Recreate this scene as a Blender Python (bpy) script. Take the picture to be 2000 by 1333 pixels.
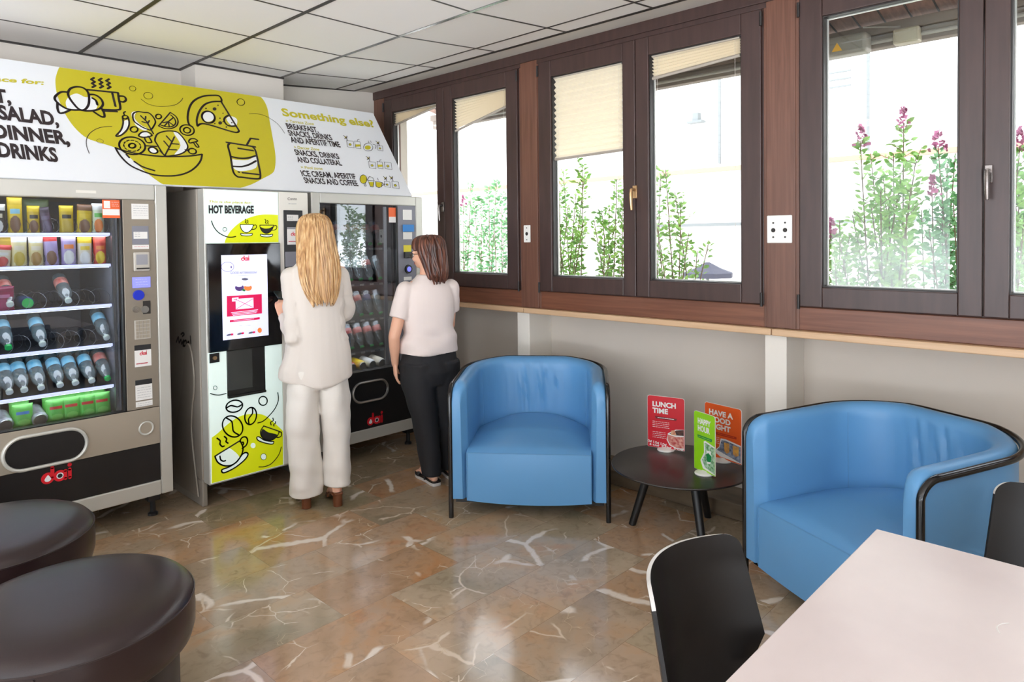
import bpy, bmesh, math, random
from math import sin, cos, pi, sqrt, radians, atan2
from mathutils import Vector, Matrix, noise

for o in list(bpy.data.objects):
    bpy.data.objects.remove(o)
SC = bpy.context.scene
COL = SC.collection
random.seed(7)

# ---------------------------------------------------------------- camera
F_PX, CY_PX, YAW, PITCH, ROLL = 1344.565, 498.3, radians(43.803), radians(1.4027), radians(-0.6404)
CAM = Vector((0, 0, 1.52))
fwd = Vector((cos(YAW)*cos(PITCH), sin(YAW)*cos(PITCH), -sin(PITCH)))
_r = fwd.cross(Vector((0, 0, 1))).normalized()
_u = _r.cross(fwd)
RIGHT = cos(ROLL)*_r + sin(ROLL)*_u
UP = -sin(ROLL)*_r + cos(ROLL)*_u
cam_data = bpy.data.cameras.new('camera')
cam_data.sensor_width = 36.0
cam_data.lens = F_PX/2000*36
cam_data.shift_y = -(666.5-CY_PX)/2000
cam_data.clip_start = 0.05
cam_data.clip_end = 200
cam = bpy.data.objects.new('camera', cam_data)
COL.objects.link(cam)
cam.matrix_world = Matrix((
    (RIGHT.x, UP.x, -fwd.x, CAM.x), (RIGHT.y, UP.y, -fwd.y, CAM.y),
    (RIGHT.z, UP.z, -fwd.z, CAM.z), (0, 0, 0, 1)))
SC.camera = cam


def ray(px, py):
    return RIGHT*((px-1000)/F_PX) - UP*((py-CY_PX)/F_PX) + fwd


def on_y(px, py, y):
    d = ray(px, py)
    return CAM + d*((y-CAM.y)/d.y)


def on_x(px, py, x):
    d = ray(px, py)
    return CAM + d*((x-CAM.x)/d.x)


def on_z(px, py, z):
    d = ray(px, py)
    return CAM + d*((z-CAM.z)/d.z)


# ---------------------------------------------------------------- world and exposure
W = bpy.data.worlds.new('daylight')
SC.world = W
W.use_nodes = True
bg = W.node_tree.nodes['Background']
bg.inputs['Color'].default_value = (0.93, 0.97, 1.0, 1)
bg.inputs['Strength'].default_value = 4.5
# added fill: world below the horizon boosted to light the ceiling from below
_wn = W.node_tree
_tc = _wn.nodes.new('ShaderNodeTexCoord')
_sx = _wn.nodes.new('ShaderNodeSeparateXYZ')
_cr = _wn.nodes.new('ShaderNodeValToRGB')
_cr.color_ramp.elements[0].position = 0.485
_cr.color_ramp.elements[0].color = (3.0, 3.02, 3.3, 1)
_cr.color_ramp.elements[1].position = 0.505
_cr.color_ramp.elements[1].color = (0.94, 0.96, 1.05, 1)
_mr = _wn.nodes.new('ShaderNodeMapRange')
_mr.inputs[1].default_value = -1.0
_mr.inputs[2].default_value = 1.0
_wn.links.new(_tc.outputs['Generated'], _sx.inputs[0])
_wn.links.new(_sx.outputs['Z'], _mr.inputs[0])
_wn.links.new(_mr.outputs[0], _cr.inputs[0])
_wn.links.new(_cr.outputs[0], bg.inputs['Color'])
SC.view_settings.view_transform = 'Standard'
SC.view_settings.look = 'None'
SC.view_settings.gamma = 1.0
SC.view_settings.use_curve_mapping = False
SC.view_settings.exposure = -0.17
SC.cycles.use_denoising = True
SC.cycles.max_bounces = 7
SC.cycles.diffuse_bounces = 4
SC.cycles.glossy_bounces = 4
SC.cycles.transmission_bounces = 6
SC.cycles.transparent_max_bounces = 14
SC.cycles.caustics_reflective = False
SC.cycles.caustics_refractive = False
SC.cycles.sample_clamp_indirect = 6.0
FILL_STRENGTH = 2.5


# ---------------------------------------------------------------- materials
def lin(c):
    c = c/255.0
    return c/12.92 if c <= 0.04045 else ((c+0.055)/1.055)**2.4


def rgb(t):
    return (lin(t[0]), lin(t[1]), lin(t[2]), 1.0)


MATS = {}


def mat(name, color=(200, 200, 200), rough=0.5, metal=0.0, spec=0.5, emit=0.0, coat=0.0, alpha=None, vary=0.0, vscale=(8, 8, 8), bump=0.0, bscale=60, sheen=0.0, color2=None):
    if name in MATS:
        return MATS[name]
    m = bpy.data.materials.new(name)
    m.use_nodes = True
    nt = m.node_tree
    b = nt.nodes['Principled BSDF']
    b.inputs['Base Color'].default_value = rgb(color)
    b.inputs['Roughness'].default_value = rough
    b.inputs['Metallic'].default_value = metal
    b.inputs['Specular IOR Level'].default_value = spec
    if coat:
        b.inputs['Coat Weight'].default_value = coat
        b.inputs['Coat Roughness'].default_value = 0.08
    if sheen:
        b.inputs['Sheen Weight'].default_value = sheen
    if emit:
        b.inputs['Emission Color'].default_value = rgb(color)
        b.inputs['Emission Strength'].default_value = emit
    if vary or bump or color2:
        tc = nt.nodes.new('ShaderNodeTexCoord')
        mp = nt.nodes.new('ShaderNodeMapping')
        mp.inputs['Scale'].default_value = vscale
        nt.links.new(tc.outputs['Object'], mp.inputs['Vector'])
        if vary or color2:
            nz = nt.nodes.new('ShaderNodeTexNoise')
            nz.inputs['Scale'].default_value = 1.0
            nz.inputs['Detail'].default_value = 5
            nt.links.new(mp.outputs[0], nz.inputs['Vector'])
            mx = nt.nodes.new('ShaderNodeMix')
            mx.data_type = 'RGBA'
            a = color
            c2 = color2 if color2 else tuple(max(0, int(v*(1-vary))) for v in color)
            mx.inputs[6].default_value = rgb(c2)
            mx.inputs[7].default_value = rgb(a)
            rp = nt.nodes.new('ShaderNodeMapRange')
            rp.inputs[1].default_value = 0.32
            rp.inputs[2].default_value = 0.68
            nt.links.new(nz.outputs['Fac'], rp.inputs[0])
            nt.links.new(rp.outputs[0], mx.inputs[0])
            nt.links.new(mx.outputs[2], b.inputs['Base Color'])
        if bump:
            n2 = nt.nodes.new('ShaderNodeTexNoise')
            n2.inputs['Scale'].default_value = bscale
            n2.inputs['Detail'].default_value = 3
            nt.links.new(tc.outputs['Object'], n2.inputs['Vector'])
            bp = nt.nodes.new('ShaderNodeBump')
            bp.inputs['Strength'].default_value = bump
            bp.inputs['Distance'].default_value = 0.002
            nt.links.new(n2.outputs['Fac'], bp.inputs['Height'])
            nt.links.new(bp.outputs[0], b.inputs['Normal'])
    MATS[name] = m
    return m


def clear_mat(name, tint=(255, 255, 255), refl=0.08, rough=0.0):
    """thin clear sheet: lets light straight through and mirrors a little at grazing angles"""
    if name in MATS:
        return MATS[name]
    m = bpy.data.materials.new(name)
    m.use_nodes = True
    nt = m.node_tree
    nt.nodes.clear()
    out = nt.nodes.new('ShaderNodeOutputMaterial')
    tr = nt.nodes.new('ShaderNodeBsdfTransparent')
    tr.inputs['Color'].default_value = rgb(tint)
    gl = nt.nodes.new('ShaderNodeBsdfGlossy')
    gl.inputs['Roughness'].default_value = rough
    lw = nt.nodes.new('ShaderNodeLayerWeight')
    lw.inputs['Blend'].default_value = 0.5
    mr = nt.nodes.new('ShaderNodeMath')
    mr.operation = 'POWER'
    mr.inputs[1].default_value = 3.0
    nt.links.new(lw.outputs['Facing'], mr.inputs[0])
    ad = nt.nodes.new('ShaderNodeMath')
    ad.operation = 'MULTIPLY_ADD'
    ad.inputs[1].default_value = 0.7
    ad.inputs[2].default_value = refl
    ad.use_clamp = True
    nt.links.new(mr.outputs[0], ad.inputs[0])
    mx = nt.nodes.new('ShaderNodeMixShader')
    nt.links.new(ad.outputs[0], mx.inputs[0])
    nt.links.new(tr.outputs[0], mx.inputs[1])
    nt.links.new(gl.outputs[0], mx.inputs[2])
    nt.links.new(mx.outputs[0], out.inputs[0])
    MATS[name] = m
    return m


def wood_mat(name, c1, c2, rough=0.4, axis=2, coat=0.0):
    if name in MATS:
        return MATS[name]
    m = mat(name, c1, rough=rough, coat=coat)
    nt = m.node_tree
    b = nt.nodes['Principled BSDF']
    tc = nt.nodes.new('ShaderNodeTexCoord')
    mp = nt.nodes.new('ShaderNodeMapping')
    s = [55, 55, 55]
    s[axis] = 2.2
    mp.inputs['Scale'].default_value = s
    nz = nt.nodes.new('ShaderNodeTexNoise')
    nz.inputs['Scale'].default_value = 1.0
    nz.inputs['Detail'].default_value = 6
    nz.inputs['Distortion'].default_value = 0.6
    cr = nt.nodes.new('ShaderNodeValToRGB')
    cr.color_ramp.elements[0].position = 0.3
    cr.color_ramp.elements[0].color = rgb(c2)
    cr.color_ramp.elements[1].position = 0.72
    cr.color_ramp.elements[1].color = rgb(c1)
    nt.links.new(tc.outputs['Object'], mp.inputs['Vector'])
    nt.links.new(mp.outputs[0], nz.inputs['Vector'])
    nt.links.new(nz.outputs['Fac'], cr.inputs[0])
    nt.links.new(cr.outputs[0], b.inputs['Base Color'])
    return m


def floor_mat():
    m = mat('polished_marble', (165, 135, 110), rough=0.13, spec=0.75)
    nt = m.node_tree
    N, L = nt.nodes, nt.links
    b = N['Principled BSDF']
    tc = N.new('ShaderNodeTexCoord')
    # slabs in running bond along x
    br = N.new('ShaderNodeTexBrick')
    br.inputs['Scale'].default_value = 1.0
    br.inputs['Color1'].default_value = (0, 0, 0, 1)
    br.inputs['Color2'].default_value = (1, 1, 1, 1)
    br.inputs['Mortar'].default_value = (0.5, 0.5, 0.5, 1)
    br.inputs['Mortar Size'].default_value = 0.0012
    br.inputs['Brick Width'].default_value = 0.62
    br.inputs['Row Height'].default_value = 0.31
    br.offset = 0.37
    mpb = N.new('ShaderNodeMapping')
    mpb.inputs['Location'].default_value = (0.13, 0.08, 0)
    L.new(tc.outputs['Object'], mpb.inputs['Vector'])
    L.new(mpb.outputs[0], br.inputs['Vector'])
    # each slab cut from another place of the block
    wn = N.new('ShaderNodeTexWhiteNoise')
    wn.noise_dimensions = '1D'
    L.new(br.outputs['Color'], wn.inputs['W'])
    sc = N.new('ShaderNodeVectorMath')
    sc.operation = 'SCALE'
    sc.inputs['Scale'].default_value = 30.0
    L.new(wn.outputs['Color'], sc.inputs[0])
    ad = N.new('ShaderNodeVectorMath')
    L.new(tc.outputs['Object'], ad.inputs[0])
    L.new(sc.outputs[0], ad.inputs[1])
    # warp
    wz = N.new('ShaderNodeTexNoise')
    wz.inputs['Scale'].default_value = 3.2
    wz.inputs['Detail'].default_value = 4
    L.new(ad.outputs[0], wz.inputs['Vector'])
    w2 = N.new('ShaderNodeVectorMath')
    w2.operation = 'SCALE'
    w2.inputs['Scale'].default_value = 0.55
    L.new(wz.outputs['Color'], w2.inputs[0])
    co = N.new('ShaderNodeVectorMath')
    L.new(ad.outputs[0], co.inputs[0])
    L.new(w2.outputs[0], co.inputs[1])

    w3 = N.new('ShaderNodeVectorMath')
    w3.operation = 'SCALE'
    w3.inputs['Scale'].default_value = 0.16
    L.new(wz.outputs['Color'], w3.inputs[0])
    cv = N.new('ShaderNodeVectorMath')
    L.new(ad.outputs[0], cv.inputs[0])
    L.new(w3.outputs[0], cv.inputs[1])

    def noise_(scale, detail, src, dist=0.0):
        n = N.new('ShaderNodeTexNoise')
        n.inputs['Scale'].default_value = scale
        n.inputs['Detail'].default_value = detail
        n.inputs['Distortion'].default_value = dist
        L.new(src, n.inputs['Vector'])
        return n.outputs['Fac']

    def ramp(src, els):
        r = N.new('ShaderNodeValToRGB')
        e = r.color_ramp.elements
        while len(e) < len(els):
            e.new(0.5)
        for k, (p, c) in enumerate(els):
            e[k].position = p
            e[k].color = c
        L.new(src, r.inputs[0])
        return r.outputs[0]

    def mixc(f, a, bb):
        x = N.new('ShaderNodeMix')
        x.data_type = 'RGBA'
        if isinstance(f, float):
            x.inputs[0].default_value = f
        else:
            L.new(f, x.inputs[0])
        L.new(a, x.inputs[6])
        if isinstance(bb, tuple):
            x.inputs[7].default_value = bb
        else:
            L.new(bb, x.inputs[7])
        return x.outputs[2]
    base = ramp(noise_(2.6, 8, co.outputs[0], 0.4), [(0.28, rgb((112, 104, 80))), (0.42, rgb((150, 130, 104))), (0.52, rgb((172, 149, 124))), (0.62, rgb((182, 142, 102))), (0.74, rgb((184, 116, 60)))])
    tone = ramp(wn.outputs['Value'], [(0.0, rgb((140, 128, 104))), (0.3, rgb((184, 158, 134))), (0.55, rgb((176, 120, 72))), (0.75, rgb((196, 176, 150))), (1.0, rgb((130, 122, 88)))])
    c = mixc(0.48, base, tone)
    fine = noise_(22, 5, ad.outputs[0], 1.0)
    c = mixc(ramp(fine, [(0.5, (0, 0, 0, 1)), (0.8, (0.45, 0.45, 0.45, 1))]), c, rgb((104, 84, 62)))

    def veins(scale, width, soft, mask_scale, m0, m1):
        v = N.new('ShaderNodeTexVoronoi')
        v.feature = 'DISTANCE_TO_EDGE'
        v.inputs['Scale'].default_value = scale
        L.new(cv.outputs[0], v.inputs['Vector'])
        rr = ramp(v.outputs['Distance'], [(0.0, (1, 1, 1, 1)), (width, (1, 1, 1, 1)), (width+soft, (0, 0, 0, 1))])
        mk = ramp(noise_(mask_scale, 3, ad.outputs[0]), [(m0, (0, 0, 0, 1)), (m1, (1, 1, 1, 1))])
        mu = N.new('ShaderNodeMath')
        mu.operation = 'MULTIPLY'
        L.new(rr, mu.inputs[0])
        L.new(mk, mu.inputs[1])
        return mu.outputs[0]
    c = mixc(veins(1.7, 0.012, 0.016, 2.3, 0.53, 0.58), c, rgb((226, 212, 196)))
    c = mixc(veins(3.0, 0.007, 0.010, 2.6, 0.55, 0.59), c, rgb((212, 192, 168)))
    c = mixc(veins(5.2, 0.005, 0.008, 2.2, 0.57, 0.60), c, rgb((224, 206, 184)))
    c = mixc(veins(11.0, 0.004, 0.010, 3.0, 0.60, 0.64), c, rgb((205, 182, 152)))
    mf = N.new('ShaderNodeMath')
    mf.operation = 'MULTIPLY'
    mf.inputs[1].default_value = 0.5
    L.new(br.outputs['Fac'], mf.inputs[0])
    c = mixc(mf.outputs[0], c, rgb((110, 90, 74)))
    L.new(c, b.inputs['Base Color'])
    return m


# ---------------------------------------------------------------- mesh builder
class MB:
    def __init__(self):
        self.v, self.f, self.m = [], [], []
        self.T = None

    def add(self, verts, faces, m=0):
        o = len(self.v)
        if self.T is not None:
            verts = [self.T @ Vector(p) for p in verts]
        self.v += [tuple(p) for p in verts]
        self.f += [[i+o for i in f] for f in faces]
        self.m += [m]*len(faces)
        return self

    def box(self, x0, x1, y0, y1, z0, z1, m=0):
        v = [(x0, y0, z0), (x1, y0, z0), (x1, y1, z0), (x0, y1, z0), (x0, y0, z1), (x1, y0, z1), (x1, y1, z1), (x0, y1, z1)]
        return self.add(v, [(0, 3, 2, 1), (4, 5, 6, 7), (0, 1, 5, 4), (1, 2, 6, 5), (2, 3, 7, 6), (3, 0, 4, 7)], m)

    def frame(self, axis, a0, a1, b0, b1, ia0, ia1, ib0, ib1, d0, d1, m=0):
        """flat picture-frame: outer a0..a1 x b0..b1, opening ia.. x ib.., thickness d0..d1 along axis"""
        for (p0, p1, q0, q1) in ((a0, ia0, b0, b1), (ia1, a1, b0, b1), (ia0, ia1, b0, ib0), (ia0, ia1, ib1, b1)):
            if p1-p0 > 1e-6 and q1-q0 > 1e-6:
                if axis == 'x':
                    self.box(d0, d1, p0, p1, q0, q1, m)
                else:
                    self.box(p0, p1, d0, d1, q0, q1, m)
        return self

    def loft(self, rings, caps=True, m=0, closed=True, loop=False):
        n = len(rings[0])
        v = [p for r in rings for p in r]
        f = []
        R = len(rings)
        for i in range(R if loop else R-1):
            j = (i+1) % R
            for k in range(n if closed else n-1):
                l = (k+1) % n
                f.append((i*n+k, i*n+l, j*n+l, j*n+k))
        if caps and not loop:
            f.append(tuple(range(n-1, -1, -1)))
            f.append(tuple(range((R-1)*n, R*n)))
        return self.add(v, f, m)

    def lathe(self, prof, n=32, c=(0, 0, 0), m=0, caps=True, sy=1.0):
        rings = [[(c[0]+r*cos(2*pi*k/n), c[1]+sy*r*sin(2*pi*k/n), c[2]+z) for k in range(n)] for r, z in prof]
        return self.loft(rings, caps, m)

    def cyl(self, p0, p1, r0, r1=None, n=16, m=0, caps=True):
        r1 = r0 if r1 is None else r1
        return self.tube([p0, p1], [r0, r1], n, m=m, caps=caps)

    def tube(self, path, r, n=10, m=0, loop=False, caps=True):
        P = [Vector(p) for p in path]
        rs = r if isinstance(r, (list, tuple)) else [r]*len(P)
        rings = []
        ref = None
        for i, p in enumerate(P):
            if loop:
                t = P[(i+1) % len(P)]-P[i-1]
            else:
                t = P[min(i+1, len(P)-1)]-P[max(i-1, 0)]
            if t.length < 1e-9:
                t = Vector((0, 0, 1))
            t.normalize()
            if ref is None:
                ref = Vector((0, 0, 1)) if abs(t.z) < 0.9 else Vector((1, 0, 0))
            a = ref-t*ref.dot(t)
            if a.length < 1e-6:
                a = t.orthogonal()
            a.normalize()
            ref = a
            bb = t.cross(a)
            rings.append([p+(a*cos(2*pi*k/n)+bb*sin(2*pi*k/n))*rs[i] for k in range(n)])
        return self.loft(rings, caps, m, loop=loop)

    def ell(self, c, r, nu=16, nv=10, m=0, rot=None):
        rings = []
        for i in range(1, nv):
            a = -pi/2+pi*i/nv
            rings.append([Vector((r[0]*cos(a)*cos(2*pi*k/nu), r[1]*cos(a)*sin(2*pi*k/nu), r[2]*sin(a))) for k in range(nu)])
        vv = [p for q in rings for p in q]+[Vector((0, 0, -r[2])), Vector((0, 0, r[2]))]
        if rot is not None:
            vv = [rot @ p for p in vv]
        vv = [p+Vector(c) for p in vv]
        f = []
        R = len(rings)
        for i in range(R-1):
            for k in range(nu):
                l = (k+1) % nu
                f.append((i*nu+k, i*nu+l, (i+1)*nu+l, (i+1)*nu+k))
        for k in range(nu):
            l = (k+1) % nu
            f.append((R*nu, l, k))
            f.append((R*nu+1, (R-1)*nu+k, (R-1)*nu+l))
        return self.add(vv, f, m)

    def capsule(self, p0, r0, p1, r1, n=14):
        P0, P1 = Vector(p0), Vector(p1)
        d = P1-P0
        L = max(d.length, 1e-6)
        d /= L
        pts, rs = [], []
        for k in range(5):
            a = pi/2*(k/4.0)
            pts.append(P0-d*r0*cos(a))
            rs.append(max(r0*sin(a), r0*0.05))
        for k in range(1, 5):
            pts.append(P0+d*L*k/5)
            rs.append(r0+(r1-r0)*k/5)
        for k in range(5):
            a = pi/2*(k/4.0)
            pts.append(P1+d*r1*sin(a))
            rs.append(max(r1*cos(a), r1*0.05))
        return self.tube(pts, rs, n)

    def prism(self, pts, d, m=0):
        """extrude polygon (list of 3D points) by vector d"""
        n = len(pts)
        d = Vector(d)
        v = [Vector(p) for p in pts]+[Vector(p)+d for p in pts]
        f = [tuple(range(n-1, -1, -1)), tuple(range(n, 2*n))]
        for k in range(n):
            l = (k+1) % n
            f.append((k, l, n+l, n+k))
        return self.add(v, f, m)

    def build(self, name, mats, parent=None, smooth=False, bevel=0.0, sub=0, seg=2, angle=35, remesh=0.0, smooth_it=0, deform=None, recalc=True):
        me = bpy.data.meshes.new(name)
        me.from_pydata(self.v, [], self.f)
        if not isinstance(mats, (list, tuple)):
            mats = [mats]
        for q in mats:
            me.materials.append(q)
        if len(mats) > 1:
            me.polygons.foreach_set('material_index', self.m)
        if recalc:
            bm = bmesh.new()
            bm.from_mesh(me)
            bmesh.ops.recalc_face_normals(bm, faces=bm.faces)
            bm.to_mesh(me)
            bm.free()
        o = bpy.data.objects.new(name, me)
        COL.objects.link(o)
        if remesh:
            md = o.modifiers.new('r', 'REMESH')
            md.mode = 'VOXEL'
            md.voxel_size = remesh
            if smooth_it:
                sm = o.modifiers.new('s', 'SMOOTH')
                sm.factor = 0.5
                sm.iterations = smooth_it
            dg = bpy.context.evaluated_depsgraph_get()
            me2 = bpy.data.meshes.new_from_object(o.evaluated_get(dg))
            o.modifiers.clear()
            o.data = me2
            me2.name = name
            me = me2
        if deform:
            no = [v.normal.copy() for v in me.vertices]
            for v, nn in zip(me.vertices, no):
                v.co = deform(v.co, nn)
        if smooth:
            me.polygons.foreach_set('use_smooth', [True]*len(me.polygons))
            if not remesh and not sub:
                me.set_sharp_from_angle(angle=radians(angle))
        if bevel:
            b = o.modifiers.new('bevel', 'BEVEL')
            b.width = bevel
            b.segments = seg
            b.limit_method = 'ANGLE'
            b.angle_limit = radians(40)
        if sub:
            s = o.modifiers.new('sub', 'SUBSURF')
            s.levels = s.render_levels = sub
        if parent is not None:
            o.parent = parent
        return o


def tag(o, label=None, cat=None, group=None, kind=None):
    if label:
        o['label'] = label
    if cat:
        o['category'] = cat
    if group:
        o['group'] = group
    if kind:
        o['kind'] = kind
    return o


def thing(name, label, cat, loc=(0, 0, 0), rotz=0.0, group=None):
    o = bpy.data.objects.new(name, None)
    o.empty_display_size = 0.1
    COL.objects.link(o)
    o.location = loc
    o.rotation_euler = (0, 0, rotz)
    return tag(o, label, cat, group)


def struct(name, mb, m, label=None, parent=None, **kw):
    o = mb.build(name, m, parent, **kw)
    if parent is None:
        o['kind'] = 'structure'
        if label:
            o['label'] = label
    return o


def copy_thing(o, label=None, group=None):
    kids = {}
    for q in bpy.data.objects:
        if q.parent:
            kids.setdefault(q.parent, []).append(q)

    def rec(s, par):
        c = s.copy()
        COL.objects.link(c)
        c.parent = par
        for ch in kids.get(s, []):
            rec(ch, c)
        return c
    r = rec(o, None)
    return tag(r, label, None, group)


def catmull(pts, n=6, closed=False):
    P = [Vector(p) for p in pts]
    out = []
    N = len(P)
    rng = range(N) if closed else range(N-1)
    for i in rng:
        if closed:
            a, b, c, d = P[i-1], P[i], P[(i+1) % N], P[(i+2) % N]
        else:
            a, b, c, d = P[max(i-1, 0)], P[i], P[i+1], P[min(i+2, N-1)]
        for k in range(n):
            t = k/n
            out.append(0.5*((2*b)+(c-a)*t+(2*a-5*b+4*c-d)*t*t+(3*b-a-3*c+d)*t**3))
    if not closed:
        out.append(P[-1])
    return out


# ---------------------------------------------------------------- flat graphics on a plane
_tcache = {}


def text_mesh(s, bold=0.0):
    key = (s, bold)
    if key in _tcache:
        return _tcache[key]
    cu = bpy.data.curves.new('t', 'FONT')
    cu.body = s
    cu.offset = bold
    cu.resolution_u = 3
    ob = bpy.data.objects.new('t', cu)
    COL.objects.link(ob)
    dg = bpy.context.evaluated_depsgraph_get()
    me = bpy.data.meshes.new_from_object(ob.evaluated_get(dg))
    vs = [tuple(v.co) for v in me.vertices]
    fs = [tuple(p.vertices) for p in me.polygons]
    bpy.data.objects.remove(ob)
    bpy.data.curves.remove(cu)
    bpy.data.meshes.remove(me)
    _tcache[key] = (vs, fs)
    return _tcache[key]


_cap = None


def cap_height():
    global _cap
    if _cap is None:
        vs, _ = text_mesh('H', 0.0)
        _cap = max(v[1] for v in vs)
    return _cap


class Art:
    """printed graphics lying on a plane (world point o, in-plane axes u, v); coordinates come as photo pixels
    read from an enlarged crop (offset ox, oy, scale s), or as plane metres when raw=True"""

    def __init__(self, parent, o, u, v, crop=(0, 0, 1.0), base=0.0008, raw=False):
        self.parent = parent
        self.o, self.u, self.v = Vector(o), Vector(u).normalized(), Vector(v).normalized()
        self.n = self.u.cross(self.v).normalized()
        self.crop = crop
        self.base = base
        self.raw = raw
        self.loc = parent.matrix_basis.to_translation() if parent is not None else Vector()

    def P(self, p):
        if self.raw:
            return Vector((p[0], p[1]))
        ox, oy, s = self.crop
        d = ray(ox+p[0]/s, oy+p[1]/s)
        t = (self.o-CAM).dot(self.n)/d.dot(self.n)
        q = CAM+d*t-self.o
        return Vector((q.dot(self.u), q.dot(self.v)))

    def W(self, a, lay):
        return self.o+self.u*a[0]+self.v*a[1]+self.n*(self.base+0.0006*lay)-self.loc

    def fill(self, name, pts, m, lay=0, smooth=False, n=5, pre=False):
        A = pts if pre else [self.P(p) for p in pts]
        if smooth:
            A = [Vector((q[0], q[1])) for q in catmull([(a[0], a[1], 0) for a in A], n, True)]
        mb = MB()
        mb.add([self.W(a, lay) for a in A], [tuple(range(len(A)))])
        return self._fin(mb, name, m)

    def _fin(self, mb, name, m):
        o = mb.build(name, m, self.parent, recalc=False)
        me = o.data
        bm = bmesh.new()
        bm.from_mesh(me)
        bmesh.ops.triangulate(bm, faces=[f for f in bm.faces if len(f.verts) > 4])
        bm.normal_update()
        fl = [f for f in bm.faces if f.normal.dot(self.n) < 0]
        bmesh.ops.reverse_faces(bm, faces=fl)
        bm.to_mesh(me)
        bm.free()
        return o

    def ribbon(self, mb, A, w, lay, closed=False):
        h = w/2
        N = len(A)
        for i in range(N if closed else N-1):
            a, b = A[i], A[(i+1) % N]
            d = b-a
            if d.length < 1e-7:
                continue
            d.normalize()
            q = Vector((-d.y, d.x))*h
            mb.add([self.W(p, lay) for p in (a+q, a-q, b-q, b+q)], [(0, 1, 2, 3)])
        if w > 0.0025:
            for a in A:
                mb.add([self.W(a+Vector((cos(k*pi/4), sin(k*pi/4)))*h, lay) for k in range(8)], [tuple(range(8))])

    def strokes(self, name, lines, w, m, lay=1, smooth=True, n=5):
        """lines: list of point lists; a trailing 'c' closes the line, 's' keeps corners sharp"""
        mb = MB()
        for ln in lines:
            fl = ''
            if isinstance(ln[-1], str):
                fl = ln[-1]
                ln = ln[:-1]
            A = [self.P(p) for p in ln]
            cl = 'c' in fl
            if smooth and 's' not in fl and len(A) > 2:
                A = [Vector((q[0], q[1])) for q in catmull([(a[0], a[1], 0) for a in A], n, cl)]
            self.ribbon(mb, A, w, lay, cl)
        return self._fin(mb, name, m)

    def text(self, name, s, p0, p1, h, m, lay=2, bold=0.0, shear=0.0):
        a0, a1 = self.P(p0), self.P(p1)
        if self.raw:
            hv = Vector((0, h))
        else:
            top = self.P((p0[0], p0[1]-h))
            hv = Vector((0, (top-a0).y-(a1-a0).y*(top-a0).x/max((a1-a0).x, 1e-6)*0))
        vs, fs = text_mesh(s, bold)
        x0, x1 = min(v[0] for v in vs), max(v[0] for v in vs)
        ch = cap_height()
        mb = MB()
        mb.add([self.W(a0+(a1-a0)*((v[0]-x0)/(x1-x0))+hv*(v[1]/ch)+Vector((shear*hv.y*v[1]/ch, 0)), lay) for v in vs], fs)
        return self._fin(mb, name, m)

    def disc(self, c, rx, ry, rot=0.0, n=24):
        """pixel-space ellipse as a point list"""
        return [(c[0]+rx*cos(t)*cos(rot)-ry*sin(t)*sin(rot), c[1]+rx*cos(t)*sin(rot)+ry*sin(t)*cos(rot)) for t in [2*pi*k/n for k in range(n)]]


ORD = ['first', 'second', 'third', 'fourth', 'fifth', 'sixth', 'seventh', 'eighth', 'ninth', 'tenth']

# ================================================================ palette
M_wall = mat('wall_paint', (214, 206, 196), 0.75, bump=0.06, bscale=220)
M_wall_low = mat('wall_paint_low', (206, 196, 184), 0.7, bump=0.06, bscale=220)
M_pil = mat('pilaster_paint', (232, 226, 216), 0.65)
M_tile = mat('ceiling_tile', (247, 245, 243), 0.85, bump=0.12, bscale=140)
M_bar = mat('ceiling_bar', (46, 42, 38), 0.45)
M_barlit = mat('ceiling_bar_metal', (150, 152, 154), 0.25, metal=0.8)
M_strip = mat('ceiling_strip', (226, 222, 214), 0.7)
M_frame = mat('window_frame_brown', (68, 48, 44), 0.40, spec=0.5, vary=0.16, vscale=(30, 30, 3))
M_gasket = mat('gasket', (34, 28, 26), 0.5)
M_spacer = mat('glass_spacer', (205, 200, 196), 0.35, metal=0.5)
M_post = wood_mat('redwood_post', (116, 78, 62), (92, 58, 44), 0.4, axis=2)
M_rail = wood_mat('redwood_rail', (126, 80, 58), (100, 58, 40), 0.4, axis=1)
M_sill = wood_mat('beige_sill', (212, 178, 142), (196, 160, 124), 0.42, axis=1)
M_pane = clear_mat('window_glass', (252, 255, 254), 0.03)
M_bronze = mat('bronze_handle', (196, 160, 118), 0.3, metal=0.85)
M_darkhandle = mat('dark_handle', (128, 120, 116), 0.25, metal=0.85)
M_white = mat('white_plastic', (236, 234, 228), 0.4)
M_black = mat('black_matt', (16, 15, 15), 0.5)
M_hole = mat('dark_hole', (40, 36, 32), 0.6)
M_step = mat('step_marble', (128, 110, 90), 0.25, color2=(86, 74, 60), vscale=(7, 3, 9))

XW = 3.43          # inner face of the window sashes
YB = 4.91          # back wall
POSTS = [4.84, 3.132, 1.4235, -0.285, -1.99]

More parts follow.
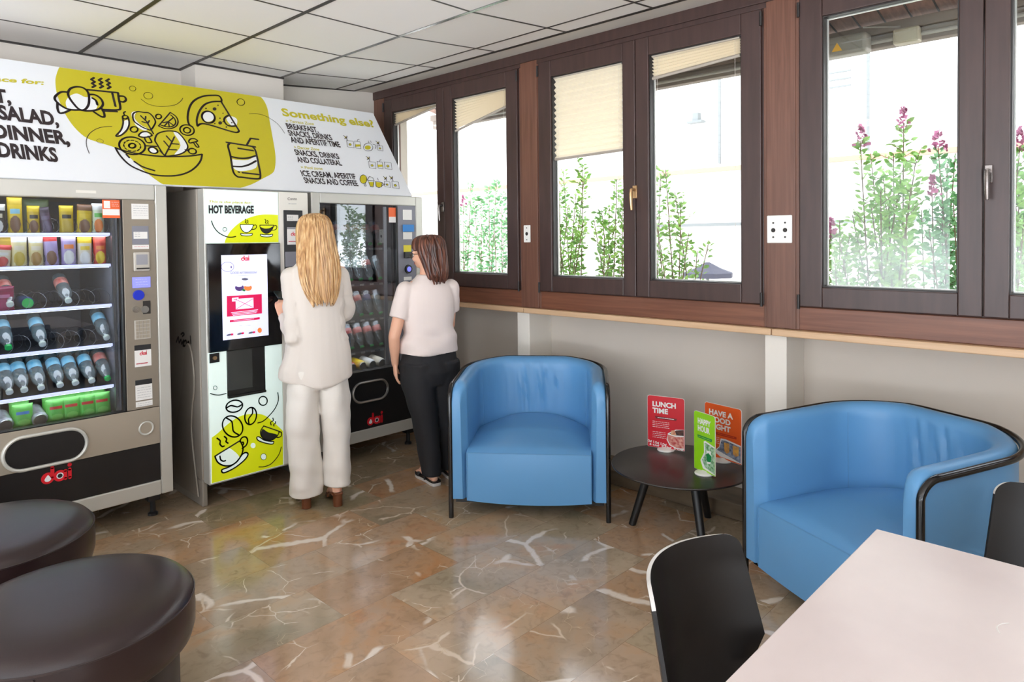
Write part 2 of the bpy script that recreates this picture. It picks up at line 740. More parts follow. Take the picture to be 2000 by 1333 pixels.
# ================================================================ floor, walls, ceiling
mb = MB()
mb.box(-3.3, 3.86, -3.1, 5.05, -0.08, 0.0)
struct('floor', mb, floor_mat())
mb = MB()
mb.box(-3.3, 3.5, YB, YB+0.12, 0, 3.0)
struct('wall_back', mb, M_wall)
mb = MB()
mb.box(1.862, 2.487, 4.665, YB, 0, 2.9)
struct('wall_column', mb, M_wall)
mb = MB()
mb.frame('x', -3.1, 5.03, 0, 3.0, -2.8, 3.6, 0.08, 2.55, -3.42, -3.3)
struct('wall_left', mb, M_wall)
mb = MB()
mb.frame('y', -3.42, 3.86, 0, 3.0, -3.0, 0.3, 0.08, 2.55, -3.22, -3.1)
struct('wall_front', mb, M_wall)
mb = MB()
mb.box(3.68, 3.8, -3.1, YB, 0, 1.02)
mb.box(XW, 3.8, -3.1, -2.08, 1.02, 3.0)
mb.box(3.5, 3.8, -3.1, YB+0.12, 2.745, 3.0)
mb.box(3.45, 3.8, 4.92, YB+0.12, 0, 2.9)
struct('wall_right', mb, M_wall_low)
for k, yc in enumerate((4.84, 3.21, 1.455, -0.30, -2.0)):
    mb = MB()
    mb.box(3.452, 3.68, yc-0.056, yc+0.056, 0, 1.012)
    struct('trim_%d' % (k+1), mb, M_pil, 'white pilaster under the window sill', bevel=0.003)
mb = MB()
mb.box(3.44, 3.68, -3.1, YB, 0, 0.09)
struct('baseboard_right', mb, M_step, bevel=0.006)

# ceiling: level field, then rising towards the windows
KX, SL = 2.464, 0.0735


def zc(x):
    return 2.70+max(0.0, x-KX)*SL


mb = MB()
mb.box(-3.3, KX, -3.1, YB, 2.70, 2.76)
mb.prism([(KX, -3.1, 2.70), (3.6, -3.1, zc(3.6)), (3.6, -3.1, zc(3.6)+0.06), (KX, -3.1, 2.76)], (0, YB+3.1, 0))
struct('ceiling', mb, M_tile)
mb = MB()
TS = 0.604
for k in range(1, 10):
    x = KX-k*TS
    mb.box(x-0.011, x+0.011, -3.1, YB, 2.697, 2.7005)
ys = [4.455-TS*k for k in range(13)]
for y in ys:
    mb.box(-3.3, KX, y-0.006, y+0.006, 2.698, 2.7005)
    mb.prism([(KX, y-0.007, 2.698), (3.25, y-0.007, zc(3.25)-0.002), (3.25, y-0.007, zc(3.25)+0.001), (KX, y-0.007, 2.701)], (0, 0.014, 0))
mb.box(3.062, 3.074, -3.1, YB, zc(3.068)-0.003, zc(3.068)+0.001)
mb.box(3.238, 3.262, -3.1, YB, zc(3.25)-0.004, zc(3.25)+0.001)
mb.box(-3.3, 1.862, YB-0.016, YB, 2.690, 2.7005)
mb.box(1.846, 1.862, 4.65, YB, 2.690, 2.7005)
mb.box(1.846, 2.487, 4.649, 4.665, 2.690, 2.7005)
mb.prism([(2.487, YB-0.016, 2.692), (3.25, YB-0.016, zc(3.25)-0.006), (3.25, YB-0.016, zc(3.25)+0.001), (2.487, YB-0.016, 2.703)], (0, 0.016, 0))
struct('trim_6', mb, M_bar, 'dark lines of the ceiling tile grid')
mb = MB()
mb.box(KX-0.010, KX+0.010, -3.1, YB, 2.6965, 2.7005)
struct('trim_7', mb, M_barlit, 'metal ceiling bar where the ceiling bends')
mb = MB()
mb.prism([(3.262, -3.1, zc(3.262)-0.001), (3.50, -3.1, zc(3.5)-0.006), (3.50, -3.1, zc(3.5)), (3.262, -3.1, zc(3.262)+0.0005)], (0, YB+3.1, 0))
struct('trim_8', mb, M_strip, 'plain white strip between ceiling tiles and windows')

# ================================================================ windows
ZS0, ZG0, ZG1, ZS1 = 1.166, 1.265, 2.566, 2.672
for k, yc in enumerate(POSTS):
    mb = MB()
    mb.box(XW+0.018, XW+0.17, yc-0.090, min(yc+0.090, YB), 1.048, 2.745)
    mb.box(XW+0.012, XW+0.018, yc-0.074, min(yc+0.074, YB), 1.048, 2.745)
    struct('trim_%d' % (9+k), mb, M_post, 'reddish brown wooden post between windows', bevel=0.003)
mb = MB()
mb.box(XW+0.022, XW+0.14, -2.08, YB, 1.046, ZS0-0.004)
struct('trim_14', mb, M_rail, 'reddish wooden rail under the windows', bevel=0.004)
mb = MB()
mb.box(XW+0.015, XW+0.16, -2.08, YB, ZS1+0.004, 2.768)
mb.box(XW+0.002, XW+0.015, -2.08, YB, ZS1+0.03, 2.768)
struct('trim_15', mb, M_frame, 'dark brown head rail above the windows', bevel=0.003)
ends = [4.84, 3.17, 1.46, -0.30, -2.08]
for k in range(4):
    mb = MB()
    mb.box(XW-0.022, 3.69, ends[k+1]+0.002, (YB if k == 0 else ends[k]-0.002), 1.012, 1.047)
    struct('trim_%d' % (16+k), mb, M_sill, 'beige window sill', bevel=0.005)


def handle(mb, y, z, m0=0):
    mb.box(XW-0.012, XW, y-0.014, y+0.014, z-0.035, z+0.04, m0)
    mb.cyl((XW-0.012, y, z+0.015), (XW-0.045, y, z+0.015), 0.009, 0.009, 12, m0)
    mb.tube([(XW-0.045, y, z+0.018), (XW-0.049, y, z-0.01), (XW-0.047, y, z-0.06), (XW-0.042, y, z-0.105)], [0.009, 0.010, 0.009, 0.0075], 10, m0)


WINPANES = []
for w in range(4):  # the fourth window is out of view, added as a light source
    yl, yr = POSTS[w]-0.090, POSTS[w+1]+0.090     # left (far) and right (near) edge
    if w == 0:
        yl = 4.76
    root = thing('window_%d' % (w+1), 'brown double window, number %d from the corner' % (w+1), 'window', (XW, (yl+yr)/2, 1.05))
    root['kind'] = 'structure'
    off = Vector(root.location)

    def L(mb):
        mb.T = Matrix.Translation(-off)
        return mb
    ym = (yl+yr)/2
    fr = L(MB())
    fr.frame('x', yr, yl, ZS0-0.004, ZS1+0.004, yr+0.03, yl-0.03, ZS0+0.03, ZS1-0.03, XW+0.02, XW+0.14)
    fr.build('frame', M_frame, root, bevel=0.003)
    for s, (a, b) in enumerate(((ym+0.002, yl-0.006), (yr+0.006, ym-0.002))):
        st_in = 0.088
        st_out = 0.108
        g0 = a+(st_in if s == 0 else st_out)
        g1 = b-(st_out if s == 0 else st_in)
        sh = L(MB())
        sh.frame('x', a, b, ZS0, ZS1, g0, g1, ZG0, ZG1, XW, XW+0.07)
        so = sh.build('sash', M_frame, root, bevel=0.005)
        gk = L(MB())
        gk.frame('x', g0-0.001, g1+0.001, ZG0-0.001, ZG1+0.001, g0+0.006, g1-0.006, ZG0+0.006, ZG1-0.006, XW+0.012, XW+0.05)
        gk.build('gasket', M_gasket, so)
        sp = L(MB())
        sp.frame('x', g0, g1, ZG0, ZG1, g0+0.012, g1-0.012, ZG0+0.010, ZG1-0.010, XW+0.052, XW+0.064)
        sp.build('spacer_bar', M_spacer, so)
        gl = L(MB())
        gl.box(XW+0.048, XW+0.052, g0+0.002, g1-0.002, ZG0+0.002, ZG1-0.002)
        gl.build('pane', M_pane, so)
        WINPANES.append((w, s, g0, g1))
    hd = L(MB())
    hy = {0: ym+0.015, 1: ym, 2: ym-0.02, 3: ym}[w]
    hz = {0: 1.76, 1: 1.78, 2: 1.76, 3: 1.76}[w]
    handle(hd, hy, hz)
    hd.build('handle', [M_darkhandle if w != 1 else M_bronze][0], root, smooth=True, bevel=0.002)
    for zz in (1.19, 2.62):
        for yy in (yl-0.004, yr+0.004):
            hh = L(MB())
            hh.cyl((XW-0.004, yy, zz-0.035), (XW-0.004, yy, zz+0.035), 0.0075, 0.0075, 10)
            hh.build('hinge', M_gasket, root, smooth=True)

for k, (ax, a, b) in enumerate((('x', -2.8, 3.6), ('y', -3.0, 0.3))):  # unseen glazing added behind the viewer to raise the room's brightness
    root = thing('window_%d' % (5+k), 'added window behind the viewer, letting in fill light', 'window', (0, 0, 0))
    root['kind'] = 'structure'
    d0 = -3.38 if ax == 'x' else -3.18
    mb = MB()
    n = 4 if ax == 'x' else 2
    for q in range(n):
        p0, p1 = a+(b-a)*q/n, a+(b-a)*(q+1)/n
        mb.frame(ax, p0, p1, 0.08, 2.55, p0+0.06, p1-0.06, 0.14, 2.49, d0, d0+0.06)
    mb.build('frame', M_frame, root)
    for q in range(n):
        p0, p1 = a+(b-a)*q/n, a+(b-a)*(q+1)/n
        mb = MB()
        if ax == 'x':
            mb.box(d0+0.028, d0+0.032, p0+0.06, p1-0.06, 0.14, 2.49)
        else:
            mb.box(p0+0.06, p1-0.06, d0+0.028, d0+0.032, 0.14, 2.49)
        mb.build('pane', M_pane, root)


# ---------------------------------------------------------------- pleated blinds
M_blind = mat('pleated_blind', (244, 235, 216), 0.8)
_nt = M_blind.node_tree
_tl = _nt.nodes.new('ShaderNodeBsdfTranslucent')
_tl.inputs['Color'].default_value = rgb((244, 232, 208))
_mx = _nt.nodes.new('ShaderNodeMixShader')
_mx.inputs[0].default_value = 0.45
_nt.links.new(_nt.nodes['Principled BSDF'].outputs[0], _mx.inputs[1])
_nt.links.new(_tl.outputs[0], _mx.inputs[2])
_nt.links.new(_mx.outputs[0], _nt.nodes['Material Output'].inputs[0])
M_blindrail = mat('blind_rail', (176, 166, 154), 0.45, metal=0.2)
M_cord = mat('blind_cord', (226, 220, 210), 0.6)


def blind(w, s, zl, zr, n, label, fold=None):
    """zl/zr: height of the lower edge at the far (left in the photo) and near (right) side"""
    g0, g1 = [(a, b) for (ww, ss, a, b) in WINPANES if ww == w and ss == s][0]
    g0 += 0.014
    g1 -= 0.014
    t = thing('pleated_blind', label, 'blind', (XW+0.032, (g0+g1)/2, ZG1), 0, 'pleated blinds in the windows')
    off = Vector(t.location)
    mb = MB()
    mb.T = Matrix.Translation(-off)
    rows = []
    for k in range(2*n+1):
        f = k/(2*n)
        x = XW+0.020+(0.021 if k % 2 else 0.0)
        row = []
        for q in range(9):
            u = q/8
            y = g1+(g0-g1)*u
            zb = zl+(zr-zl)*u
            sag = 0.0
            z = ZG1-0.012+(zb-(ZG1-0.012))*f-sag
            row.append((x, y, z))
        rows.append(row)
    v = [p for r in rows for p in r]
    f = []
    for i in range(len(rows)-1):
        for q in range(8):
            f.append((i*9+q, i*9+q+1, (i+1)*9+q+1, (i+1)*9+q))
    mb.add(v, f)
    mb.build('pleats', M_blind, t, recalc=False)
    rl = MB()
    rl.T = Matrix.Translation(-off)
    rl.cyl((XW+0.027, g1, zl-0.008), (XW+0.027, g0, zr-0.008), 0.009, 0.009, 8)
    rl.build('bottom_rail', M_blindrail, t)
    hr = MB()
    hr.T = Matrix.Translation(-off)
    hr.box(XW+0.016, XW+0.040, g0, g1, ZG1-0.014, ZG1-0.001)
    hr.build('head_rail', M_blindrail, t)
    cd = MB()
    cd.T = Matrix.Translation(-off)
    for yy in (g1-0.03, g0+0.03):
        cd.cyl((XW+0.027, yy, ZG1-0.01), (XW+0.027, yy, ZG0+0.012), 0.0009, 0.0009, 5)
    cd.build('cord', M_cord, t)


blind(0, 0, 2.472, 2.550, 6, 'pale pleated blind, short and slanting, in the corner window pane')
blind(0, 1, 2.335, 2.446, 10, 'pale pleated blind with steep slanting edge in second pane from corner')
blind(1, 0, 2.038, 2.050, 14, 'long level pleated blind covering nearly half of its pane')
blind(1, 1, 2.440, 2.474, 6, 'short pleated blind, slightly slanted, in pane right of the bronze handle')

# ---------------------------------------------------------------- plates on the posts
t = thing('wall_plate', 'small narrow cream socket plate on the post near the brunette', 'socket plate', (XW+0.012, 3.153, 1.548))
mb = MB()
mb.box(-0.008, 0, -0.030, 0.030, -0.058, 0.058)
mb.build('plate', M_white, t, bevel=0.004)
mb = MB()
mb.cyl((-0.0095, 0, 0), (-0.006, 0, 0), 0.012, 0.012, 14)
mb.build('socket_hole', M_hole, t)
for z in (-0.04, 0.04):
    mb = MB()
    mb.cyl((-0.0095, 0, z), (-0.006, 0, z), 0.004, 0.004, 8)
    mb.build('screw', M_hole, t)
t = thing('wall_plate', 'square white plate with six holes on the post above the side table', 'socket plate', (XW+0.012, 1.428, 1.55))
mb = MB()
mb.box(-0.009, 0, -0.064, 0.064, -0.070, 0.070)
mb.build('plate', M_white, t, bevel=0.006)
for yy in (-0.030, 0.030):
    mb = MB()
    mb.cyl((-0.0105, yy, -0.005), (-0.006, yy, -0.005), 0.011, 0.011, 14)
    mb.build('socket_hole', M_hole, t)
    for z in (-0.04, 0.032):
        mb = MB()
        mb.cyl((-0.0105, yy, z), (-0.006, yy, z), 0.005, 0.005, 8)
        mb.build('screw', M_hole, t)

# ---------------------------------------------------------------- added fill panels, unseen behind and above the viewer, to brighten the room
M_fillface = mat('fill_diffuser', (255, 246, 232), 0.6, emit=FILL_STRENGTH)
M_fillframe = mat('fill_frame', (235, 235, 232), 0.4)
for k, (x, y) in enumerate(((0.954, 1.13), (-0.857, 2.34), (-0.857, -0.08), (0.954, -1.29), (2.16, -0.68))):
    t = thing('fill_panel', 'added square light panel out of view, brightening the room', 'ceiling light', (x, y, 2.696), 0, 'added fill light panels')
    mb = MB()
    mb.frame('z' if False else 'y', -0.29, 0.29, -0.29, 0.29, -0.27, 0.27, -0.27, 0.27, 0, 0.012)
    mb.v = [(p[0], p[2], -0.012+p[1]) for p in mb.v]
    mb.build('frame', M_fillframe, t)
    mb = MB()
    mb.box(-0.27, 0.27, -0.27, 0.27, -0.008, -0.004)
    mb.build('diffuser', M_fillface, t)

# ================================================================ outside
M_ground = mat('pale_paving', (222, 216, 206), 0.8, vary=0.1, vscale=(2, 2, 2))
M_facade = mat('white_facade', (246, 243, 238), 0.8, vary=0.03, vscale=(0.6, 0.6, 0.6))
M_course = mat('terracotta_course', (190, 142, 120), 0.8)
M_greyline = mat('grey_ledge', (120, 124, 124), 0.7)
M_slat = wood_mat('eave_boards', (150, 112, 96), (112, 80, 68), 0.5, axis=0)
M_beam = mat('eave_beam', (128, 114, 102), 0.7, vary=0.15, vscale=(6, 2, 6))
M_boxgrey = mat('device_grey', (136, 131, 120), 0.5)
M_boxwhite = mat('device_white', (160, 150, 128), 0.5)
M_warn = mat('warning_yellow', (238, 178, 40), 0.5)
M_pipe = mat('conduit', (150, 145, 136), 0.5)
M_navy = mat('canopy_cloth', (64, 64, 78), 0.8)
M_yellowwall = mat('ochre_pier', (222, 164, 92), 0.8)

mb = MB()
mb.box(3.86, 26, -16, 22, -0.25, -0.15)
struct('ground', mb, M_ground)
mb = MB()
mb.box(15, 15.6, -14, 22, -0.15, 9.5)
facade = struct('facade', mb, M_facade, 'white building front far across the yard')
mb = MB()
mb.box(14.9, 15.0, -14, 22, 3.02, 3.12)
mb.build('string_course', M_course, facade)
mb = MB()
mb.box(14.86, 15.0, 1.0, 9.5, 1.75, 1.82)
mb.build('ledge', M_greyline, facade)
mb = MB()
for yy in (4.4, 7.6, 12.5):
    mb.box(14.95, 15.0, yy, yy+0.05, 3.2, 6.5)
mb.build('downpipe', M_greyline, facade)
mb = MB()
for z in (4.55, 4.7, 4.85):
    mb.box(14.95, 15.0, 4.75, 5.2, z, z+0.03)
mb.build('vent_slats', M_greyline, facade)
mb = MB()
mb.box(12.6, 13.0, 17.5, 17.9, -0.15, 6.0)
pier = struct('wall_pier', mb, M_yellowwall, 'ochre pier outside the corner window')

p0, p1 = on_x(1345, 241, 14.9), on_x(1374, 241, 14.9)
mb = MB()
mb.box(14.8, 15.0, p1.y, p0.y, p0.z-0.02, p0.z+0.03)
mb.box(14.85, 15.0, p1.y+0.12, p0.y-0.12, p0.z+0.03, p0.z+0.22)
mb.build('vent_cap', M_greyline, facade)

# eave of this building
EX0, EX1 = 3.8, 4.25


def eave_z(x):
    return 2.80-(x-EX0)*0.22


mb = MB()
n = 62
mb.prism([(EX0, -3.0, eave_z(EX0)), (EX1, -3.0, eave_z(EX1)), (EX1, -3.0, eave_z(EX1)+0.02), (EX0, -3.0, eave_z(EX0)+0.02)], (0, 8.05, 0))
mg = MB()
for k in range(n):
    y = -3.0+k*0.13
    mg.prism([(EX0, y, eave_z(EX0)-0.003), (EX1, y, eave_z(EX1)-0.003), (EX1, y, eave_z(EX1)+0.001), (EX0, y, eave_z(EX0)+0.001)], (0, 0.009, 0))
soffit = struct('eave_soffit', mb, M_slat, 'brown board soffit under the eave')
mg.build('board_joint', M_hole, soffit)
mb = MB()
mb.box(EX1-0.05, EX1+0.02, -3.0, 5.05, 2.555, 2.68)
mb.box(EX1-0.08, EX1-0.05, -3.0, 5.05, 2.625, 2.68)
struct('eave_beam', mb, M_beam, 'grey beam along the edge of the eave', bevel=0.004)
mb = MB()
mb.box(EX0-0.02, EX1+0.06, -3.0, 5.05, 2.83, 2.86)
struct('eave_roof', mb, M_slat)
mb = MB()
mb.tube([(EX1-0.066, 5.0, 2.585), (EX1-0.066, 2.0, 2.585), (EX1-0.066, -2.9, 2.585)], 0.011, 8)
tag(mb.build('conduit_pipe', M_pipe, None, smooth=True), 'thin pale conduit running along the beam of the eave', 'conduit')
t = thing('device_box', 'long grey outdoor box with small yellow warning triangle under the eave', 'electrical box', (EX1-0.13, 1.37, 2.56))
mb = MB()
mb.box(-0.055, 0.05, -0.16, 0.16, -0.040, 0.070)
mb.build('housing', M_boxgrey, t, bevel=0.02, seg=3)
mb = MB()
mb.prism([(-0.057, 0.02, -0.015), (-0.057, -0.035, -0.015), (-0.057, -0.008, 0.032)], (0.003, 0, 0))
mb.build('warning_triangle', M_warn, t)
t = thing('junction_box', 'small cream junction box under the eave, right of the grey box', 'electrical box', (EX1-0.075, 1.035, 2.575))
mb = MB()
mb.box(-0.05, 0.02, -0.062, 0.062, -0.035, 0.045)
mb.build('housing', M_boxwhite, t, bevel=0.008)
mb = MB()
mb.box(-0.055, -0.05, -0.054, 0.054, -0.028, 0.038)
mb.build('lid', M_boxwhite, t, bevel=0.003)
mb = MB()
mb.tube(catmull([(EX1-0.14, 1.24, 2.66), (EX1-0.1, 1.17, 2.655), (EX1-0.08, 1.10, 2.645), (EX1-0.09, 1.07, 2.64)], 5), 0.005, 6)
tag(mb.build('cable', M_pipe, None, smooth=True), 'short grey cable looping between the two boxes under the eave', 'cable')

# folded canopy across the yard
c = on_x(1382, 528, 9.5)
t = thing('market_umbrella', 'dark flat umbrella canopy seen far off, low in the middle window', 'umbrella', (9.5, c.y, -0.15))
mb = MB()
hz = c.z+0.11
rings = []
for r, z in ((0.03, 0.16), (0.2, 0.07), (0.38, 0.0), (0.38, -0.07), (0.36, -0.07), (0.2, 0.05), (0.03, 0.13)):
    rings.append([(r*cos(2*pi*k/8), r*sin(2*pi*k/8), hz+z) for k in range(8)])
mb.loft(rings)
mb.build('canopy', M_navy, t)
mb = MB()
mb.cyl((0, 0, 0), (0, 0, hz+0.12), 0.025)
mb.build('pole', M_greyline, t)
mb = MB()
mb.lathe([(0.3, 0), (0.3, 0.05), (0.05, 0.1)], 20)
mb.build('base', M_greyline, t)

# flowering shrubs close to the windows
M_leaf = mat('shrub_leaf', (164, 206, 108), 0.55, color2=(106, 158, 78), vscale=(9, 9, 9))
M_leaf2 = mat('shrub_leaf_cool', (142, 194, 134), 0.55, color2=(92, 146, 100), vscale=(9, 9, 9))
M_stem = mat('shrub_stem', (112, 92, 66), 0.7)
M_bloom = mat('shrub_blossom', (190, 106, 146), 0.7, color2=(150, 72, 112), vscale=(30, 30, 30))


def shrub(x, y, stems, lw, label, seed, low=0.75, dens=1.0, lmat=None):
    """stems: list of (dx, dy, height, bloom) tips relative to the base"""
    rnd = random.Random(seed)
    t = thing('flowering_shrub', label, 'shrub', (x, y, -0.15), 0, 'flowering shrubs outside the windows')
    br, lf, bl = MB(), MB(), MB()

    def leaf(p, d, s):
        d = Vector(d).normalized()
        a = Vector((rnd.uniform(-1, 1), rnd.uniform(-1, 1), rnd.uniform(-0.6, 1)))
        w = d.cross(a)
        if w.length < 1e-3:
            return
        w.normalize()
        nn = w.cross(d)*0.12*s
        p = Vector(p)
        lf.add([p, p+d*s*0.35+w*s*0.26+nn, p+d*s*0.7+w*s*0.22, p+d*s-nn, p+d*s*0.7-w*s*0.22, p+d*s*0.35-w*s*0.26+nn], [(0, 1, 2, 3), (0, 3, 4, 5)])
    for (dx, dy, h, bloom) in stems:
        h = h+0.15
        b0 = Vector((rnd.uniform(-0.08, 0.08), rnd.uniform(-0.10, 0.10), 0))
        tip = Vector((dx, dy, h))
        mid = b0.lerp(tip, 0.5)+Vector((rnd.uniform(-0.07, 0.07), rnd.uniform(-0.07, 0.07), 0.1))
        path = catmull([b0, b0.lerp(mid, 0.5)+Vector((rnd.uniform(-.03, .03), rnd.uniform(-.03, .03), 0)), mid, tip], 8)
        br.tube(path, [0.011-0.008*i/(len(path)-1) for i in range(len(path))], 6)
        L = h
        steps = int(L/0.024*dens)
        for q in range(steps):
            u = q/steps
            if u*L < low*rnd.uniform(0.6, 1.1):
                continue
            i = min(int(u*(len(path)-1)), len(path)-2)
            p = path[i].lerp(path[i+1], u*(len(path)-1)-i)
            tn = (path[i+1]-path[i]).normalized()
            full = 1.0-0.6*u
            for sgn in (0, 1):
                a = q*2.4+sgn*pi+rnd.uniform(-0.4, 0.4)
                o = Vector((cos(a), sin(a), rnd.uniform(-0.1, 0.5)))
                leaf(p+o*rnd.uniform(0, 0.02), o+tn*0.4, lw*rnd.uniform(0.85, 1.35))
            # side twigs, denser towards the bottom
            if rnd.random() < 0.72*full*dens:
                a = rnd.uniform(0, 2*pi)
                o = Vector((cos(a), sin(a), rnd.uniform(0.2, 0.9))).normalized()
                ln = rnd.uniform(0.08, 0.32)*full
                br.tube([p, p+o*ln], [0.003, 0.0015], 5)
                k = int(ln/0.03)+1
                for j in range(k):
                    pp = p+o*ln*(j+0.5)/k
                    b = rnd.uniform(0, 2*pi)
                    oo = Vector((cos(b), sin(b), rnd.uniform(-0.4, 0.6)))
                    leaf(pp, oo+o*0.5, lw*rnd.uniform(0.75, 1.25))
        if bloom:
            for q in range(46):
                u = rnd.random()
                a = rnd.uniform(0, 2*pi)
                rr = 0.048*(1-u)+0.008
                p = tip+Vector((rr*cos(a)*rnd.random()**0.5, rr*sin(a)*rnd.random()**0.5, -0.03+0.13*u))
                s = rnd.uniform(0.010, 0.020)
                d1 = Vector((rnd.uniform(-1, 1), rnd.uniform(-1, 1), rnd.uniform(-1, 1))).normalized()
                d2 = d1.orthogonal().normalized()
                bl.add([p-d1*s, p+d2*s, p+d1*s, p-d2*s], [(0, 1, 2, 3)])
    br.build('branches', M_stem, t, smooth=True, recalc=False)
    lf.build('foliage', lmat or M_leaf, t, recalc=False)
    if bl.v:
        bl.build('blossom', M_bloom, t, recalc=False)
    return t


def sh_at(px, X):
    return on_x(px, 500, X).y


def tips(X, base_px, lst):
    """each entry: photo column and row of a stem tip at depth X (+dx)"""
    y0 = sh_at(base_px, X)
    out = []
    for (px, py, bloom, dx) in lst:
        p = on_x(px, py, X+dx)
        out.append((dx, p.y-y0, p.z, bloom))
    return y0, out


X = 4.75
y0, st = tips(X, 1750, [(1765, 240, 1, 0.0), (1745, 300, 0, 0.2), (1680, 275, 1, -0.1), (1700, 300, 0, 0.25), (1720, 370, 0, -0.2), (1735, 385, 0, 0.1), (1780, 360, 0, -0.1), (1760, 350, 0, 0.0), (1700, 390, 0, 0.0), (1790, 300, 0, 0.25), (1665, 420, 0, 0.0), (1640, 470, 0, -0.15), (1770, 420, 0, -0.25), (1725, 340, 0, 0.3)])
shrub(X, y0, st, 0.05, 'tallest green shrub with pink blossom tips in the right-hand window', 11, dens=0.95)
y0, st = tips(X+0.2, 1850, [(1832, 285, 1, 0.0), (1850, 320, 0, 0.1), (1820, 375, 1, -0.1), (1866, 300, 0, 0.1), (1840, 400, 0, 0.0), (1862, 390, 0, -0.2), (1800, 410, 0, 0.1), (1880, 350, 0, 0.0), (1815, 450, 0, -0.2), (1875, 440, 0, 0.2)])
shrub(X+0.2, y0, st, 0.045, 'cool green shrub with one dark pink bloom beside the tallest shrub', 12, dens=0.95, lmat=M_leaf2)
y0, st = tips(X, 1640, [(1622, 455, 1, 0.0), (1640, 430, 0, 0.1), (1612, 470, 0, 0.0), (1660, 460, 0, -0.1), (1590, 480, 0, 0.1), (1680, 480, 0, 0.1), (1630, 500, 0, -0.2), (1655, 500, 0, 0.2)])
shrub(X, y0, st, 0.042, 'low bushy shrub at the left edge of the right-hand window', 13, dens=1.15)
y0, st = tips(X, 2010, [(1992, 285, 1, 0.0), (1975, 340, 0, 0.1), (1990, 380, 0, 0.0), (2020, 330, 0, 0.1), (1970, 420, 0, 0.0), (2030, 420, 0, 0.0), (2000, 430, 0, -0.2)])
shrub(X, y0, st, 0.05, 'leafy shrub cut off by the right edge of the photo', 14)
X = 4.7
y0, st = tips(X, 1318, [(1318, 375, 0, 0.0), (1300, 330, 0, 0.2), (1330, 395, 0, 0.0), (1290, 345, 0, 0.1), (1278, 400, 0, 0.0), (1345, 455, 0, 0.0), (1385, 470, 0, 0.0), (1362, 490, 0, 0.1), (1305, 430, 0, 0.0), (1285, 450, 0, -0.1), (1335, 480, 0, 0.2)])
shrub(X, y0, st, 0.045, 'shrub leaning right below the short slanted blind in the middle window', 15, dens=0.75)
y0, st = tips(X, 1190, [(1205, 350, 0, 0.0), (1190, 400, 0, 0.1), (1215, 370, 0, 0.0), (1175, 410, 0, 0.1), (1222, 390, 0, -0.1), (1160, 430, 0, 0.0), (1200, 440, 0, 0.0), (1230, 420, 0, 0.1), (1180, 460, 0, -0.2)])
shrub(X, y0, st, 0.045, 'bushy shrub under the long blind, beside the middle window bar', 16, dens=0.95)
y0, st = tips(X, 1110, [(1138, 318, 0, 0.0), (1142, 340, 0, 0.05), (1100, 330, 0, 0.2), (1092, 370, 0, 0.0), (1125, 380, 0, 0.0), (1110, 400, 0, 0.1), (1085, 420, 0, 0.0), (1140, 430, 0, -0.1), (1120, 450, 0, 0.2), (1065, 440, 0, 0.0)])
shrub(X, y0, st, 0.045, 'tall-stemmed shrub under the long blind, near the socket post', 17, dens=0.9)
X = 5.0
y0, st = tips(X, 950, [(970, 350, 0, 0.0), (955, 365, 0, 0.1), (940, 390, 0, 0.0), (980, 380, 0, 0.0), (925, 400, 0, 0.0), (965, 420, 0, -0.2), (985, 430, 0, 0.2), (945, 440, 0, 0.1), (1000, 400, 0, 0.0)])
shrub(X, y0, st, 0.05, 'shrub filling the right part of the second pane from the corner', 18, dens=0.9, lmat=M_leaf2)
y0, st = tips(X, 905, [(920, 355, 0, 0.0), (905, 400, 1, 0.0), (895, 420, 0, 0.1), (915, 430, 0, 0.0), (885, 430, 1, 0.0), (930, 450, 0, -0.1), (870, 440, 0, 0.0)])
shrub(X, y0, st, 0.045, 'thin shrub beside the dark window handle near the corner', 19, dens=0.8, lmat=M_leaf2)

# ================================================================ vending machines
M_silver = mat('silver_paint', (202, 200, 192), 0.38, metal=0.35, vary=0.03, vscale=(4, 4, 4))
M_cream = mat('machine_top_paint', (226, 222, 212), 0.45)
M_champ = mat('champagne_panel', (150, 140, 126), 0.38, metal=0.45)
M_champ2 = mat('champagne_panel_light', (176, 166, 150), 0.35, metal=0.45)
M_side = mat('machine_side_grey', (150, 142, 132), 0.5, metal=0.2)
M_dark = mat('machine_black', (22, 21, 22), 0.35)
M_cavity = mat('cavity_grey', (128, 128, 138), 0.55)
M_cavdark = mat('cavity_dark', (70, 70, 74), 0.5)
M_led = mat('led_strip', (200, 202, 255), 0.5, emit=1.7)
M_ledfill = mat('hidden_fill_led', (240, 244, 255), 0.5, emit=5.0)
M_shelf = mat('shelf_metal', (120, 122, 128), 0.35, metal=0.6)
M_glass = clear_mat('machine_glass', (236, 240, 242), 0.07)
M_glass2 = clear_mat('machine_glass_mirror', (214, 218, 220), 0.16)
M_chrome = mat('chrome', (210, 210, 210), 0.12, metal=1.0)
M_steel = mat('steel', (170, 168, 164), 0.28, metal=0.9)
M_coil = mat('clear_coil', (120, 122, 128), 0.25, metal=0.5)
M_red = mat('logo_red', (214, 24, 40), 0.4)
M_redsoft = mat('sticker_red', (216, 70, 84), 0.5)
M_paper = mat('paper_white', (232, 230, 226), 0.6)
M_ink = mat('ink_grey', (150, 150, 156), 0.6)
M_inkblk = mat('ink_black', (30, 30, 32), 0.55)
M_orange = mat('sticker_orange', (232, 104, 52), 0.5)
M_blueled = mat('blue_button', (24, 44, 170), 0.3, emit=0.3)
M_display = mat('violet_display', (128, 132, 255), 0.4, emit=0.75)
M_keypad = mat('keypad_grey', (188, 182, 172), 0.45)
M_olive = mat('print_olive', (196, 184, 32), 0.45)
M_printwhite = mat('print_white', (236, 238, 240), 0.45)
M_printblk = mat('print_black', (38, 26, 30), 0.45)
M_board = mat('board_white', (232, 234, 238), 0.45)
